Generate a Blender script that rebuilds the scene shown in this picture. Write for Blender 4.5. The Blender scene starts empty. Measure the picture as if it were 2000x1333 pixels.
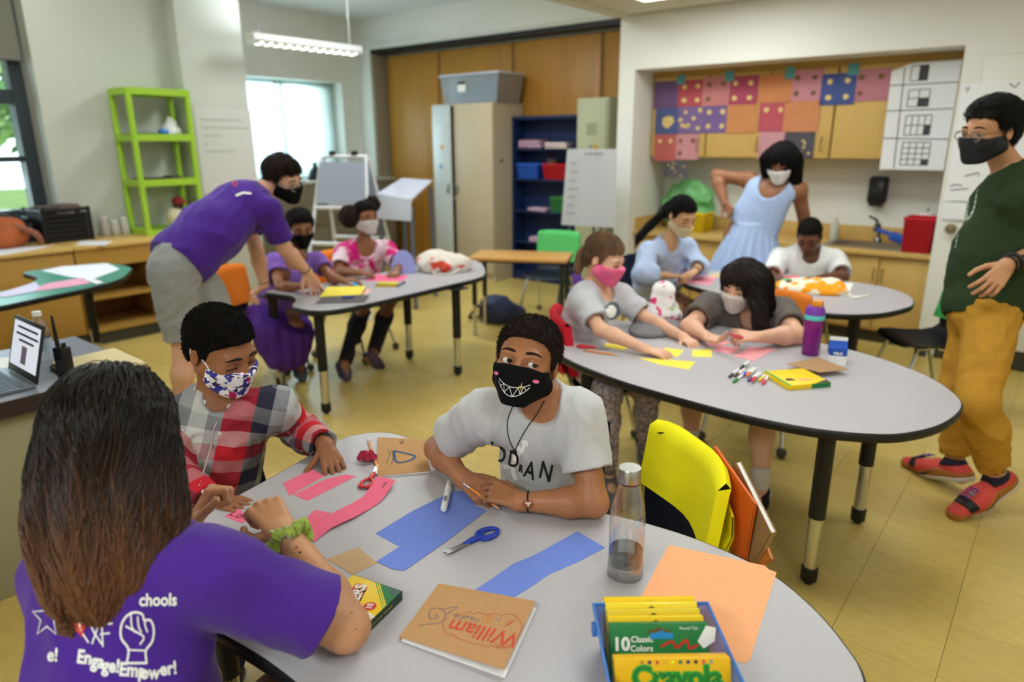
import bpy, bmesh, math, random
import numpy as np
from mathutils import Vector as V, Matrix as MX, Euler
SC = bpy.context.scene
COL = SC.collection
random.seed(7)
PI = math.pi

# ------------------------------------------------------------------ camera, world, light, exposure
cd = bpy.data.cameras.new('camera')
cam = bpy.data.objects.new('camera', cd)
COL.objects.link(cam)
cd.sensor_width = 36.0
cd.lens = 24.1245
cd.clip_start = 0.05
cam.rotation_euler = (math.radians(90 - 16.14), 0, math.radians(38.842))
cam.rotation_euler = (cam.rotation_euler.to_matrix() @ MX.Rotation(math.radians(-0.224), 3, 'Z')).to_euler()
cam.location = (0, 0, 1.548)
cd.dof.use_dof = True
cd.dof.focus_distance = 1.66
cd.dof.aperture_fstop = 2.0
SC.camera = cam
SC.view_settings.view_transform = 'Standard'
SC.view_settings.look = 'None'
SC.view_settings.gamma = 1.0
SC.view_settings.use_curve_mapping = False
SC.view_settings.exposure = 0.0
SC.cycles.max_bounces = 8
SC.cycles.diffuse_bounces = 4
SC.cycles.glossy_bounces = 3
SC.cycles.transmission_bounces = 8
SC.cycles.transparent_max_bounces = 12
SC.cycles.caustics_reflective = False
SC.cycles.caustics_refractive = False
SC.cycles.sample_clamp_indirect = 6.0
wd = bpy.data.worlds.new('sky')
SC.world = wd
wd.use_nodes = True
wd.node_tree.nodes['Background'].inputs[0].default_value = (0.86, 0.93, 1.0, 1)
wd.node_tree.nodes['Background'].inputs[1].default_value = 4.0

def area_light(name, loc, target, sx, sy, power, col):
    ld = bpy.data.lights.new(name, 'AREA')
    ld.shape = 'RECTANGLE'; ld.size = sx; ld.size_y = sy; ld.energy = power; ld.color = col
    o = bpy.data.objects.new(name, ld); COL.objects.link(o)
    o.location = loc
    o.rotation_euler = (V(target) - V(loc)).to_track_quat('-Z', 'Y').to_euler()
    return o
# daylight coming through the two windows in the left wall
area_light('window_daylight', (-6.93, 1.15, 1.55), (-3, 1.4, 0.9), 1.6, 1.5, 45, (0.80, 0.90, 1.0))
area_light('window_daylight', (-8.3, 4.9, 1.85), (-3, 4.6, 1.0), 1.5, 1.0, 140, (0.80, 0.90, 1.0))
# the fluorescent panels in the ceiling
PANELS = [(-0.95, 4.2, 2.585), (-0.95, 2.1, 2.585), (1.0, 3.6, 2.585), (-0.5, -1.5, 2.585), (-3.9, 2.0, 3.05), (-5.6, 2.0, 3.05), (-4.6, 4.3, 3.05), (-3.9, -1.2, 3.05), (1.3, 0.2, 2.585)]
PANEL_W = [13, 17, 3, 54, 17, 1.5, 34, 20, 14]
for q, w in zip(PANELS, PANEL_W):
    area_light('panel_light', (q[0], q[1], q[2] - 0.03), (q[0], q[1], 0), 1.1, 0.5, w, (0.90, 0.965, 1.0))

# ------------------------------------------------------------------ helpers: colour and material
def lin(c):
    o = []
    for v in c[:3]:
        v = v / 255.0
        o.append(v / 12.92 if v <= 0.04045 else ((v + 0.055) / 1.055) ** 2.4)
    return (o[0], o[1], o[2], 1.0)
MATS = {}
def mat(name, c=(200, 200, 200), rough=0.55, spec=0.4, metal=0.0, var=0.0, vs=8.0, bump=0.0, bs=120.0, trans=0.0, alpha=1.0, emit=0.0, c2=None, sheen=0.0, sss=0.0, ior=1.45, stretch=None, cut=None, coat=0.0):
    """procedural material: base colour, a second noise colour c2 (mask sharpness cut), fine bump"""
    if name in MATS: return MATS[name]
    m = bpy.data.materials.new(name); m.use_nodes = True
    nt = m.node_tree; b = nt.nodes['Principled BSDF']
    b.inputs['Base Color'].default_value = lin(c)
    b.inputs['Roughness'].default_value = rough
    b.inputs['Specular IOR Level'].default_value = spec
    b.inputs['Metallic'].default_value = metal
    b.inputs['IOR'].default_value = ior
    b.inputs['Transmission Weight'].default_value = trans
    b.inputs['Alpha'].default_value = alpha
    b.inputs['Coat Weight'].default_value = coat
    if sheen: b.inputs['Sheen Weight'].default_value = sheen
    if sss:
        b.inputs['Subsurface Weight'].default_value = sss
        b.inputs['Subsurface Radius'].default_value = (0.012, 0.005, 0.003)
        b.inputs['Subsurface Scale'].default_value = 1.0
    if emit:
        b.inputs['Emission Color'].default_value = lin(c); b.inputs['Emission Strength'].default_value = emit
    tc = nt.nodes.new('ShaderNodeTexCoord'); vec = tc.outputs['Object']
    if stretch:
        mp = nt.nodes.new('ShaderNodeMapping'); mp.inputs['Scale'].default_value = stretch
        nt.links.new(vec, mp.inputs[0]); vec = mp.outputs[0]
    if var or c2:
        n = nt.nodes.new('ShaderNodeTexNoise'); n.inputs['Scale'].default_value = vs; n.inputs['Detail'].default_value = 4
        nt.links.new(vec, n.inputs['Vector'])
        r = nt.nodes.new('ShaderNodeValToRGB')
        w = cut if cut else 0.22
        r.color_ramp.elements[0].position = 0.5 - w; r.color_ramp.elements[1].position = 0.5 + w
        a = lin(c); e = lin(c2) if c2 else tuple(min(1, v * (1 + var)) for v in a[:3]) + (1,)
        if not c2: a = tuple(v * (1 - var) for v in a[:3]) + (1,)
        r.color_ramp.elements[0].color = a; r.color_ramp.elements[1].color = e
        nt.links.new(n.outputs['Fac'], r.inputs[0]); nt.links.new(r.outputs[0], b.inputs['Base Color'])
    if bump:
        n2 = nt.nodes.new('ShaderNodeTexNoise'); n2.inputs['Scale'].default_value = bs; n2.inputs['Detail'].default_value = 3
        nt.links.new(vec, n2.inputs['Vector'])
        bp = nt.nodes.new('ShaderNodeBump'); bp.inputs['Strength'].default_value = bump; bp.inputs['Distance'].default_value = 0.01
        nt.links.new(n2.outputs['Fac'], bp.inputs['Height']); nt.links.new(bp.outputs[0], b.inputs['Normal'])
    MATS[name] = m
    return m
def glass(name, c=(235, 245, 245), fac=0.12, rough=0.02):
    """thin glazing: mostly clear, a little gloss"""
    if name in MATS: return MATS[name]
    m = bpy.data.materials.new(name); m.use_nodes = True; nt = m.node_tree; nt.nodes.clear()
    o = nt.nodes.new('ShaderNodeOutputMaterial'); t = nt.nodes.new('ShaderNodeBsdfTransparent'); g = nt.nodes.new('ShaderNodeBsdfGlossy')
    x = nt.nodes.new('ShaderNodeMixShader'); f = nt.nodes.new('ShaderNodeFresnel'); f.inputs[0].default_value = 1.45
    t.inputs[0].default_value = lin(c); g.inputs['Roughness'].default_value = rough
    mm = nt.nodes.new('ShaderNodeMath'); mm.operation = 'MAXIMUM'; mm.inputs[1].default_value = fac * 0.3
    nt.links.new(f.outputs[0], mm.inputs[0]); nt.links.new(mm.outputs[0], x.inputs[0])
    nt.links.new(t.outputs[0], x.inputs[1]); nt.links.new(g.outputs[0], x.inputs[2]); nt.links.new(x.outputs[0], o.inputs[0])
    MATS[name] = m
    return m

# ------------------------------------------------------------------ helpers: objects
def thing(name, label, cat, loc=(0, 0, 0), rz=0.0, group=None):
    o = bpy.data.objects.new(name, None); COL.objects.link(o)
    o.location = loc; o.rotation_euler = (0, 0, rz); o.empty_display_size = 0.1
    o['label'] = label; o['category'] = cat
    if group: o['group'] = group
    return o
def tag(o, label, cat, group=None, kind=None):
    o['label'] = label; o['category'] = cat
    if group: o['group'] = group
    if kind: o['kind'] = kind
    return o
def mesh_obj(name, me, m, parent=None, smooth=35, label=None):
    if m is not None:
        for q in (m if isinstance(m, (list, tuple)) else [m]): me.materials.append(q)
    if smooth is not None:
        me.shade_smooth()
        if smooth < 180: me.set_sharp_from_angle(angle=math.radians(smooth))
    o = bpy.data.objects.new(name, me); COL.objects.link(o)
    if parent is not None: o.parent = parent
    if label: o['label'] = label
    return o
def obj(name, bm, m, parent=None, smooth=35, label=None, loc=None, rot=None):
    me = bpy.data.meshes.new(name)
    bmesh.ops.recalc_face_normals(bm, faces=bm.faces)
    bm.to_mesh(me); bm.free()
    o = mesh_obj(name, me, m, parent, smooth, label)
    if loc is not None: o.location = loc
    if rot is not None: o.rotation_euler = rot
    return o
def struct(name, bm, m, parent=None, smooth=35):
    o = obj(name, bm, m, parent, smooth)
    if parent is None: o['kind'] = 'structure'
    return o
def dup(root, loc, rz=0.0, label=None, group=None, scale=None):
    r = root.copy(); COL.objects.link(r); r.location = loc; r.rotation_euler = (root.rotation_euler[0], root.rotation_euler[1], rz)
    if label: r['label'] = label
    if group: r['group'] = group
    if scale: r.scale = scale
    for ch in list(root.children):
        c = ch.copy(); COL.objects.link(c); c.parent = r
        for g in list(ch.children):
            d = g.copy(); COL.objects.link(d); d.parent = c
    return r
def new(): return bmesh.new()
def xf(bm, vs, mtx):
    bmesh.ops.transform(bm, matrix=mtx, verts=vs)
def rotm(e): return Euler(e).to_matrix().to_4x4()
def box(bm, c, s, rot=None, bev=0.0, seg=2):
    """box centred on c with size s"""
    r = bmesh.ops.create_cube(bm, size=1.0); vs = r['verts']
    xf(bm, vs, MX.Diagonal((s[0], s[1], s[2], 1)))
    if bev:
        es = list({e for v in vs for e in v.link_edges})
        rb = bmesh.ops.bevel(bm, geom=es, offset=bev, segments=seg, profile=0.5, affect='EDGES')
        vs = list({v for f in rb['faces'] for v in f.verts} | {v for v in vs if v.is_valid})
    m = MX.Translation(c)
    if rot is not None: m = m @ (rot if isinstance(rot, MX) else rotm(rot))
    xf(bm, vs, m)
    return vs
def b2(bm, lo, hi, bev=0.0):
    return box(bm, [(a + b) / 2 for a, b in zip(lo, hi)], [abs(b - a) for a, b in zip(lo, hi)], None, bev)
def tube(bm, pts, r, seg=10, cap=True, closed=False):
    """tube along points; r a number or a list"""
    pts = [V(p) for p in pts]; n = len(pts); rings = []
    up = None
    for i, p in enumerate(pts):
        if closed: t = pts[(i + 1) % n] - pts[i - 1]
        else: t = (pts[min(i + 1, n - 1)] - pts[max(i - 1, 0)])
        t.normalize()
        if up is None:
            a = V((0, 0, 1)) if abs(t.z) < 0.9 else V((1, 0, 0))
            up = (a - t * a.dot(t)).normalized()
        else:
            up = (up - t * up.dot(t))
            if up.length < 1e-6: up = V((1, 0, 0)) - t * t.x
            up.normalize()
        s = t.cross(up); rr = r[i] if isinstance(r, (list, tuple)) else r
        rings.append([bm.verts.new(p + (up * math.cos(2 * PI * k / seg) + s * math.sin(2 * PI * k / seg)) * rr) for k in range(seg)])
    m = n if closed else n - 1
    for i in range(m):
        A, B = rings[i], rings[(i + 1) % n]
        for k in range(seg):
            bm.faces.new((A[k], A[(k + 1) % seg], B[(k + 1) % seg], B[k]))
    if cap and not closed:
        bm.faces.new(rings[0][::-1]); bm.faces.new(rings[-1])
    return [v for q in rings for v in q]
def lathe(bm, prof, c=(0, 0, 0), seg=24, mtx=None, cap=True):
    """revolve (r, z) profile about z"""
    rings = []
    for r, z in prof:
        rings.append([bm.verts.new((c[0] + r * math.cos(2 * PI * k / seg), c[1] + r * math.sin(2 * PI * k / seg), c[2] + z)) for k in range(seg)])
    for A, B in zip(rings, rings[1:]):
        for k in range(seg): bm.faces.new((A[k], A[(k + 1) % seg], B[(k + 1) % seg], B[k]))
    if cap:
        bm.faces.new(rings[0][::-1]); bm.faces.new(rings[-1])
    vs = [v for q in rings for v in q]
    if mtx is not None: xf(bm, vs, mtx)
    return vs
def prism(bm, poly, z0, z1, bev=0.0, seg=2, mtx=None):
    """extrude the 2D polygon from z0 to z1"""
    b = [bm.verts.new((p[0], p[1], z0)) for p in poly]; t = [bm.verts.new((p[0], p[1], z1)) for p in poly]
    n = len(poly); fs = [bm.faces.new(b[::-1]), bm.faces.new(t)]
    for i in range(n): fs.append(bm.faces.new((b[i], b[(i + 1) % n], t[(i + 1) % n], t[i])))
    vs = b + t
    if bev:
        es = list(set(fs[0].edges) | set(fs[1].edges))
        r = bmesh.ops.bevel(bm, geom=es, offset=bev, segments=seg, profile=0.5, affect='EDGES')
        vs = list({v for f in r['faces'] for v in f.verts} | {v for v in vs if v.is_valid})
    if mtx is not None: xf(bm, vs, mtx)
    return vs
def sphere(bm, c, r, seg=14, rot=None):
    r = (r, r, r) if not isinstance(r, (tuple, list)) else r
    q = bmesh.ops.create_uvsphere(bm, u_segments=seg, v_segments=max(6, seg * 2 // 3), radius=1.0)
    m = MX.Translation(c)
    if rot is not None: m = m @ (rot if isinstance(rot, MX) else rotm(rot))
    xf(bm, q['verts'], m @ MX.Diagonal((r[0], r[1], r[2], 1)))
    return q['verts']
def spline(pts, n=6, closed=False):
    """Catmull-Rom through the points"""
    P = [np.array(p, float) for p in pts]; out = []; N = len(P)
    for i in range(N if closed else N - 1):
        if closed: a, b, c, d = P[i - 1], P[i], P[(i + 1) % N], P[(i + 2) % N]
        else: a, b, c, d = P[max(i - 1, 0)], P[i], P[i + 1], P[min(i + 2, N - 1)]
        for k in range(n):
            t = k / n
            out.append(tuple(0.5 * ((2 * b) + (c - a) * t + (2 * a - 5 * b + 4 * c - d) * t * t + (3 * b - a - 3 * c + d) * t ** 3)))
    if not closed: out.append(tuple(P[-1]))
    return out
def ribbon(bm, pts, w, z=0.0, mtx=None, closed=False):
    """flat pen stroke through 2D points"""
    P = [V((p[0], p[1])) for p in pts]; n = len(P); L, R = [], []
    for i, p in enumerate(P):
        t = (P[(i + 1) % n] - P[i - 1]) if closed else (P[min(i + 1, n - 1)] - P[max(i - 1, 0)])
        if t.length < 1e-9: t = V((1, 0))
        t.normalize(); nn = V((-t.y, t.x)) * w * 0.5
        L.append(bm.verts.new((p.x + nn.x, p.y + nn.y, z))); R.append(bm.verts.new((p.x - nn.x, p.y - nn.y, z)))
    for i in range(n if closed else n - 1):
        j = (i + 1) % n
        bm.faces.new((R[i], R[j], L[j], L[i]))
    if mtx is not None: xf(bm, L + R, mtx)
    return L + R
def text_bm(s, size, bold=0.0, align='CENTER', cuts=0.0, shear=0.0):
    """flat lettering as a bmesh in the xy plane"""
    cu = bpy.data.curves.new('lettering', 'FONT'); cu.body = s; cu.size = size; cu.offset = bold; cu.align_x = align; cu.align_y = 'CENTER'; cu.shear = shear; cu.resolution_u = 3
    o = bpy.data.objects.new('lettering', cu); COL.objects.link(o)
    bpy.context.view_layer.update()
    me = bpy.data.meshes.new_from_object(o.evaluated_get(bpy.context.evaluated_depsgraph_get()))
    bm = new(); bm.from_mesh(me)
    bpy.data.objects.remove(o); bpy.data.curves.remove(cu); bpy.data.meshes.remove(me)
    if cuts: slice_bm(bm, cuts)
    return bm
def slice_bm(bm, step):
    if not bm.verts: return
    for ax in (0, 1):
        lo = min(v.co[ax] for v in bm.verts); hi = max(v.co[ax] for v in bm.verts)
        c = lo + step
        while c < hi:
            n = V((1, 0, 0)) if ax == 0 else V((0, 1, 0))
            bmesh.ops.bisect_plane(bm, geom=bm.verts[:] + bm.edges[:] + bm.faces[:], plane_co=n * c, plane_no=n)
            c += step
def basis(xa, ya, o):
    """4x4 with given x axis, approximate y axis and origin"""
    xa = V(xa).normalized(); ya = V(ya); za = xa.cross(ya).normalized(); ya = za.cross(xa)
    m = MX.Identity(4)
    for i in range(3):
        m[i][0] = xa[i]; m[i][1] = ya[i]; m[i][2] = za[i]; m[i][3] = o[i]
    return m

# ------------------------------------------------------------------ materials
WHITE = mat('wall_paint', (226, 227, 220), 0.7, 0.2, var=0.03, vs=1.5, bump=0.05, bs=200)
LWALL = mat('wall_paint_shaded', (196, 200, 192), 0.7, 0.2, var=0.03, vs=1.5, bump=0.05, bs=200)  # same wall paint, darkened so the left wall's dimness sits in its colour
CEIL = mat('ceiling_tile', (214, 212, 200), 0.9, 0.1, var=0.06, vs=60, bump=0.1, bs=250)
CEILW = mat('ceiling_plaster', (226, 230, 232), 0.9, 0.1)
TILE = [mat('floor_tile_%d' % i, c, 0.3, 0.5, var=0.10, vs=14, stretch=(1, 2.5, 1), bump=0.02, bs=40) for i, c in enumerate([(205, 180, 102), (202, 177, 100), (208, 183, 105), (199, 173, 98)])]
JOINT = mat('floor_joint', (118, 100, 50), 0.7, 0.2)
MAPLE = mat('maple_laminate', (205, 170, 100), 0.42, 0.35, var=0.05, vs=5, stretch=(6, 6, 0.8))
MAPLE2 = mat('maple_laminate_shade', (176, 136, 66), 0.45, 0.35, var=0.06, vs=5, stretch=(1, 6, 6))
OAK = mat('oak_veneer', (172, 122, 48), 0.38, 0.4, var=0.10, vs=3.0, stretch=(7, 7, 0.5))
DARKBASE = mat('vinyl_base', (62, 62, 52), 0.5, 0.3)
BLACK = mat('black_plastic', (22, 21, 22), 0.45, 0.4)
STEEL = mat('brushed_steel', (176, 176, 174), 0.28, 0.5, metal=1.0)
CHROME = mat('chrome_tube', (205, 205, 205), 0.14, 0.5, metal=1.0)
PAPER = mat('white_paper', (238, 238, 238), 0.8, 0.1)
INK = mat('dark_ink', (48, 50, 58), 0.8, 0.1)
GREYINK = mat('grey_marker_ink', (120, 124, 122), 0.8, 0.1)
DKMETAL = mat('window_aluminium', (52, 62, 70), 0.4, 0.5, var=0.05)

# ------------------------------------------------------------------ floor: a slab with individual vinyl tiles on it
bm = new(); b2(bm, (-8.1, -2.6, -0.12), (2.7, 6.9, -0.0015)); floor = struct('floor', bm, JOINT)
T = 0.3048; X0 = -0.0756; Y0 = 2.1222
tm = []
for i in range(4):
    bm = new(); box(bm, (0, 0, -0.002), (T - 0.0014, T - 0.0014, 0.004), None, 0.0007, 1)
    me = bpy.data.meshes.new('tile'); bm.to_mesh(me); bm.free(); me.materials.append(TILE[i]); tm.append(me)
far = [new() for _ in range(4)]
for i in range(-27, 9):
    for j in range(-16, 16):
        x = X0 + (i + 0.5) * T; y = Y0 + (j + 0.5) * T
        k = random.choice((0, 0, 1, 1, 2, 3))
        if -3.05 < x < 0.95 and 0.75 < y < 4.6:
            o = bpy.data.objects.new('tile', tm[k]); COL.objects.link(o); o.parent = floor; o.location = (x, y, 0)
        else:
            box(far[k], (x, y, -0.002), (T - 0.0014, T - 0.0014, 0.004))
for k in range(4):
    o = obj('tile_field', far[k], TILE[k], floor); o['kind'] = 'stuff'

# ------------------------------------------------------------------ walls
bm = new(); b2(bm, (-3.38, 5.75, 0), (-3.22, 6.75, 2.6))                       # column left of the recess
b2(bm, (-3.22, 5.75, 2.163), (-0.735, 6.75, 2.6))                              # header over the recess
b2(bm, (-3.22, 6.45, 0), (-0.735, 6.75, 2.163))                                # back of the recess
b2(bm, (-0.735, 5.75, 0), (-0.62, 6.75, 2.6))
b2(bm, (-0.62, 5.75, 2.09), (0.36, 6.75, 2.6)); b2(bm, (0.36, 5.75, 0), (2.7, 6.75, 2.6)); b2(bm, (-0.62, 5.85, 0), (0.36, 6.75, 2.09))
struct('wall_back', bm, WHITE)
bm = new(); b2(bm, (-7.68, 6.3, 2.705), (-3.40, 6.75, 3.1)); b2(bm, (-7.68, 6.3, 0), (-7.42, 6.75, 2.705)); b2(bm, (-7.42, 6.60, 0), (-3.40, 6.75, 2.705))
b2(bm, (-7.44, 6.27, 2.73), (-3.40, 6.3, 2.765))
wp = struct('wall_back_alcove', bm, WHITE)
# oak sliding panels in the opening, dark track above
bm = new(); b2(bm, (-7.42, 6.32, 2.655), (-3.40, 6.5, 2.705)); struct('trim_1', bm, BLACK)
bm = new(); b2(bm, (-7.42, 6.31, 0), (-7.375, 6.58, 2.64)); struct('trim_2', bm, mat('painted_jamb', (150, 140, 120), 0.6))
edges = [-7.36, -6.37, -5.20, -4.02, -3.40]
for a, b_ in zip(edges, edges[1:]):
    bm = new(); b2(bm, (a + 0.025, 6.5, 0.02), (b_ - 0.025, 6.54, 2.63), 0.006)
    obj('oak_panel', bm, OAK, wp)
    bm = new(); b2(bm, (b_ - 0.02, 6.515, 0.02), (b_ + 0.02, 6.545, 2.63)); obj('panel_stile', bm, mat('panel_stile', (128, 92, 40) if b_ > -4.5 or b_ < -6 else (60, 58, 60), 0.5), wp)
# left wall with the window opening and the pillar, the alcove wall with the blind window
WX = -6.5
bm = new()
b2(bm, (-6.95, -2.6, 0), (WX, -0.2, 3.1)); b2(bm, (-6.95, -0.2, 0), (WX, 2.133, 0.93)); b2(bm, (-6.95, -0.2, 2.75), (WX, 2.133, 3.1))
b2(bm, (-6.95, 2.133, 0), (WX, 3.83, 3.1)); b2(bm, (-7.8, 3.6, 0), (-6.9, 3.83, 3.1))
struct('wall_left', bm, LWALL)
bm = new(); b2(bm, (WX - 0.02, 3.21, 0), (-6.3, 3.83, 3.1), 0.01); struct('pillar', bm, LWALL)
bm = new()
b2(bm, (-8.0, 3.83, 0), (-7.68, 4.45, 3.1)); b2(bm, (-8.0, 6.02, 0), (-7.68, 6.75, 3.1)); b2(bm, (-8.0, 4.45, 0), (-7.68, 6.02, 1.05)); b2(bm, (-8.0, 4.45, 2.30), (-7.68, 6.02, 3.1))
struct('wall_left_alcove', bm, WHITE)
bm = new(); b2(bm, (2.6, -2.6, 0), (2.75, 6.75, 3.1)); struct('wall_right', bm, WHITE)
bm = new(); b2(bm, (-8.0, -2.75, 0), (2.75, -2.6, 3.1)); struct('wall_front', bm, WHITE)
# ceiling: plaster on the window side, a lower tiled soffit on the right
bm = new(); b2(bm, (-8.1, -2.7, 3.08), (-3.2, 6.75, 3.2)); struct('ceiling', bm, CEILW)
bm = new(); b2(bm, (-3.42, -2.7, 2.645), (2.75, 6.75, 3.2)); b2(bm, (-3.42, -2.7, 2.6), (-3.28, 5.75, 2.66)); sof = struct('ceiling_soffit', bm, CEIL)
bm = new(); b2(bm, (-3.28, 5.70, 2.6), (2.6, 5.75, 2.65)); obj('grid_rail', bm, mat('grid_rail', (190, 186, 172), 0.6), sof)
for i in range(10):
    for j in range(10):
        x = -2.98 + i * 0.61; y = 5.40 - j * 0.61
        if any(abs(x - q[0]) < 0.62 and abs(y - q[1]) < 0.33 for q in PANELS): continue
        if j < 4 or i < 2:
            bm = new(); b2(bm, (x - 0.298, y - 0.298, 2.61), (x + 0.298, y + 0.298, 2.64), 0.004); obj('ceiling_panel', bm, CEIL, sof)
LAMP = mat('lit_diffuser', (255, 255, 246), 0.5, emit=5.0)
for i, q in enumerate(PANELS):
    bm = new(); b2(bm, (q[0] - 0.6, q[1] - 0.29, q[2] + 0.0), (q[0] + 0.6, q[1] + 0.29, q[2] + 0.06))
    t = thing('ceiling_light', 'lit fluorescent ceiling panel in the ceiling above the ' + ['back table', 'pink masked girl', 'man in green', 'blue crayon bin', 'bending man', 'green table', 'white easel', 'laptop desk', 'wall opposite the windows'][i], 'ceiling light', (q[0], q[1], q[2]), 0, 'fluorescent ceiling panels')
    fr = obj('frame', bm, mat('lamp_frame', (200, 200, 196), 0.5), t, loc=(-q[0], -q[1], -q[2]))
    bm = new(); b2(bm, (-0.56, -0.25, -0.006), (0.56, 0.25, 0.002)); obj('diffuser', bm, LAMP, t)
# visible corner of the nearest panel at the top of the photograph
t = thing('ceiling_light', 'bright troffer lamp set in the tiled soffit beside the white column', 'ceiling light', (-2.25, 4.9, 2.6))
bm = new(); b2(bm, (-0.62, -0.31, -0.004), (0.62, 0.31, 0.03)); obj('frame', bm, mat('lamp_frame'), t)
bm = new(); b2(bm, (-0.59, -0.28, -0.012), (0.59, 0.28, -0.003)); obj('diffuser', bm, LAMP, t)
area_light('panel_light', (-2.25, 4.9, 2.57), (-2.25, 4.9, 0), 1.1, 0.5, 10, (0.90, 0.965, 1.0))

# baseboards
bm = new(); b2(bm, (-0.74, 5.735, 0), (-0.66, 5.75, 0.13)); b2(bm, (0.37, 5.735, 0), (2.6, 5.75, 0.13)); struct('baseboard_back', bm, DARKBASE)
bm = new(); b2(bm, (-3.41, 5.735, 0), (-3.215, 5.75, 0.11)); struct('baseboard_column', bm, DARKBASE)
# door leaf in the right part of the back wall
dt = bm = new(); b2(bm, (-0.6192, 5.751, 0.01), (0.3592, 5.80, 2.0892), 0.002); dr = struct('door_1', bm, mat('door_paint', (224, 224, 214), 0.55, 0.3))
bm = new(); b2(bm, (-0.612, 5.746, 0.012), (0.352, 5.752, 0.14)); obj('kick_plate', bm, DARKBASE, dr)
kx = (-0.6404, 5.75, 0.9532)
bm = new(); lathe(bm, [(0.0, 0), (0.034, 0), (0.034, 0.008), (0.014, 0.012), (0.012, 0.035), (0.028, 0.045), (0.031, 0.058), (0.024, 0.070), (0.0, 0.072)], seg=20, mtx=MX.Translation(kx) @ MX.Rotation(PI / 2, 4, 'X'), cap=False)
obj('door_knob', bm, mat('aged_brass', (140, 128, 96), 0.35, metal=0.8), dr)

# ------------------------------------------------------------------ window 1 (left), dark aluminium
def frame_rect(bm, x, y0, y1, z0, z1, w, d):
    b2(bm, (x - d / 2, y0, z0), (x + d / 2, y0 + w, z1)); b2(bm, (x - d / 2, y1 - w, z0), (x + d / 2, y1, z1))
    b2(bm, (x - d / 2, y0 + w, z0), (x + d / 2, y1 - w, z0 + w)); b2(bm, (x - d / 2, y0 + w, z1 - w), (x + d / 2, y1 - w, z1))
bm = new(); frame_rect(bm, -6.82, -0.2, 2.133, 0.93, 2.75, 0.10, 0.14); b2(bm, (-6.88, -0.1, 1.86), (-6.76, 2.04, 1.97)); b2(bm, (-6.87, 0.95, 0.93), (-6.76, 1.03, 2.75)); b2(bm, (-6.86, -0.1, 1.41), (-6.78, 2.04, 1.455))
w1 = struct('window_1', bm, DKMETAL)
GL = glass('window_glass')
for y0, y1 in ((-0.1, 0.95), (1.03, 2.03)):
    for z0, z1 in ((1.03, 1.41), (1.455, 1.86), (1.97, 2.65)):
        bm = new(); b2(bm, (-6.825, y0, z0), (-6.819, y1, z1)); obj('pane', bm, GL, w1)
bm = new(); b2(bm, (-6.9, -0.2, 0.915), (-6.48, 2.133, 0.94)); obj('sill', bm, WHITE, w1)
bm = new(); b2(bm, (-6.66, -0.15, 2.19), (-6.65, 2.11, 2.72)); tube(bm, [(-6.655, -0.15, 2.19), (-6.655, 2.11, 2.19)], 0.012)
sh = obj('roller_shade', bm, mat('grey_shade_cloth', (128, 128, 118), 0.9, 0.1), w1)
# window 2 (alcove): frame, panes, two translucent roller shades
bm = new(); frame_rect(bm, -7.93, 4.45, 6.02, 1.10, 2.30, 0.05, 0.08); b2(bm, (-7.96, 5.20, 1.10), (-7.90, 5.26, 2.30))
w2 = struct('window_2', bm, mat('pale_window_frame', (150, 166, 168), 0.4))
for y0, y1 in ((4.5, 5.20), (5.26, 5.97)):
    bm = new(); b2(bm, (-7.94, y0, 1.15), (-7.935, y1, 2.25)); obj('pane', bm, GL, w2)
SHADE = bpy.data.materials.new('sheer_shade_cloth'); SHADE.use_nodes = True
nt = SHADE.node_tree; nt.nodes.clear()
o_ = nt.nodes.new('ShaderNodeOutputMaterial'); d_ = nt.nodes.new('ShaderNodeBsdfDiffuse'); tl = nt.nodes.new('ShaderNodeBsdfTranslucent'); tp = nt.nodes.new('ShaderNodeBsdfTransparent'); m1 = nt.nodes.new('ShaderNodeMixShader'); m2 = nt.nodes.new('ShaderNodeMixShader')
d_.inputs[0].default_value = (0.75, 0.8, 0.78, 1); tl.inputs[0].default_value = (0.85, 0.92, 0.9, 1); m1.inputs[0].default_value = 0.7; m2.inputs[0].default_value = 0.22
nt.links.new(d_.outputs[0], m1.inputs[1]); nt.links.new(tl.outputs[0], m1.inputs[2]); nt.links.new(m1.outputs[0], m2.inputs[1]); nt.links.new(tp.outputs[0], m2.inputs[2]); nt.links.new(m2.outputs[0], o_.inputs[0])
for y0, y1 in ((4.46, 5.12), (5.17, 6.0)):
    bm = new(); b2(bm, (-7.86, y0, 1.13), (-7.855, y1, 2.27)); tube(bm, [(-7.857, y0, 2.27), (-7.857, y1, 2.27)], 0.02); obj('roller_shade', bm, SHADE, w2)
bm = new(); b2(bm, (-7.9, 4.45, 1.05), (-7.6, 6.02, 1.075)); obj('sill', bm, WHITE, w2)

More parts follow.
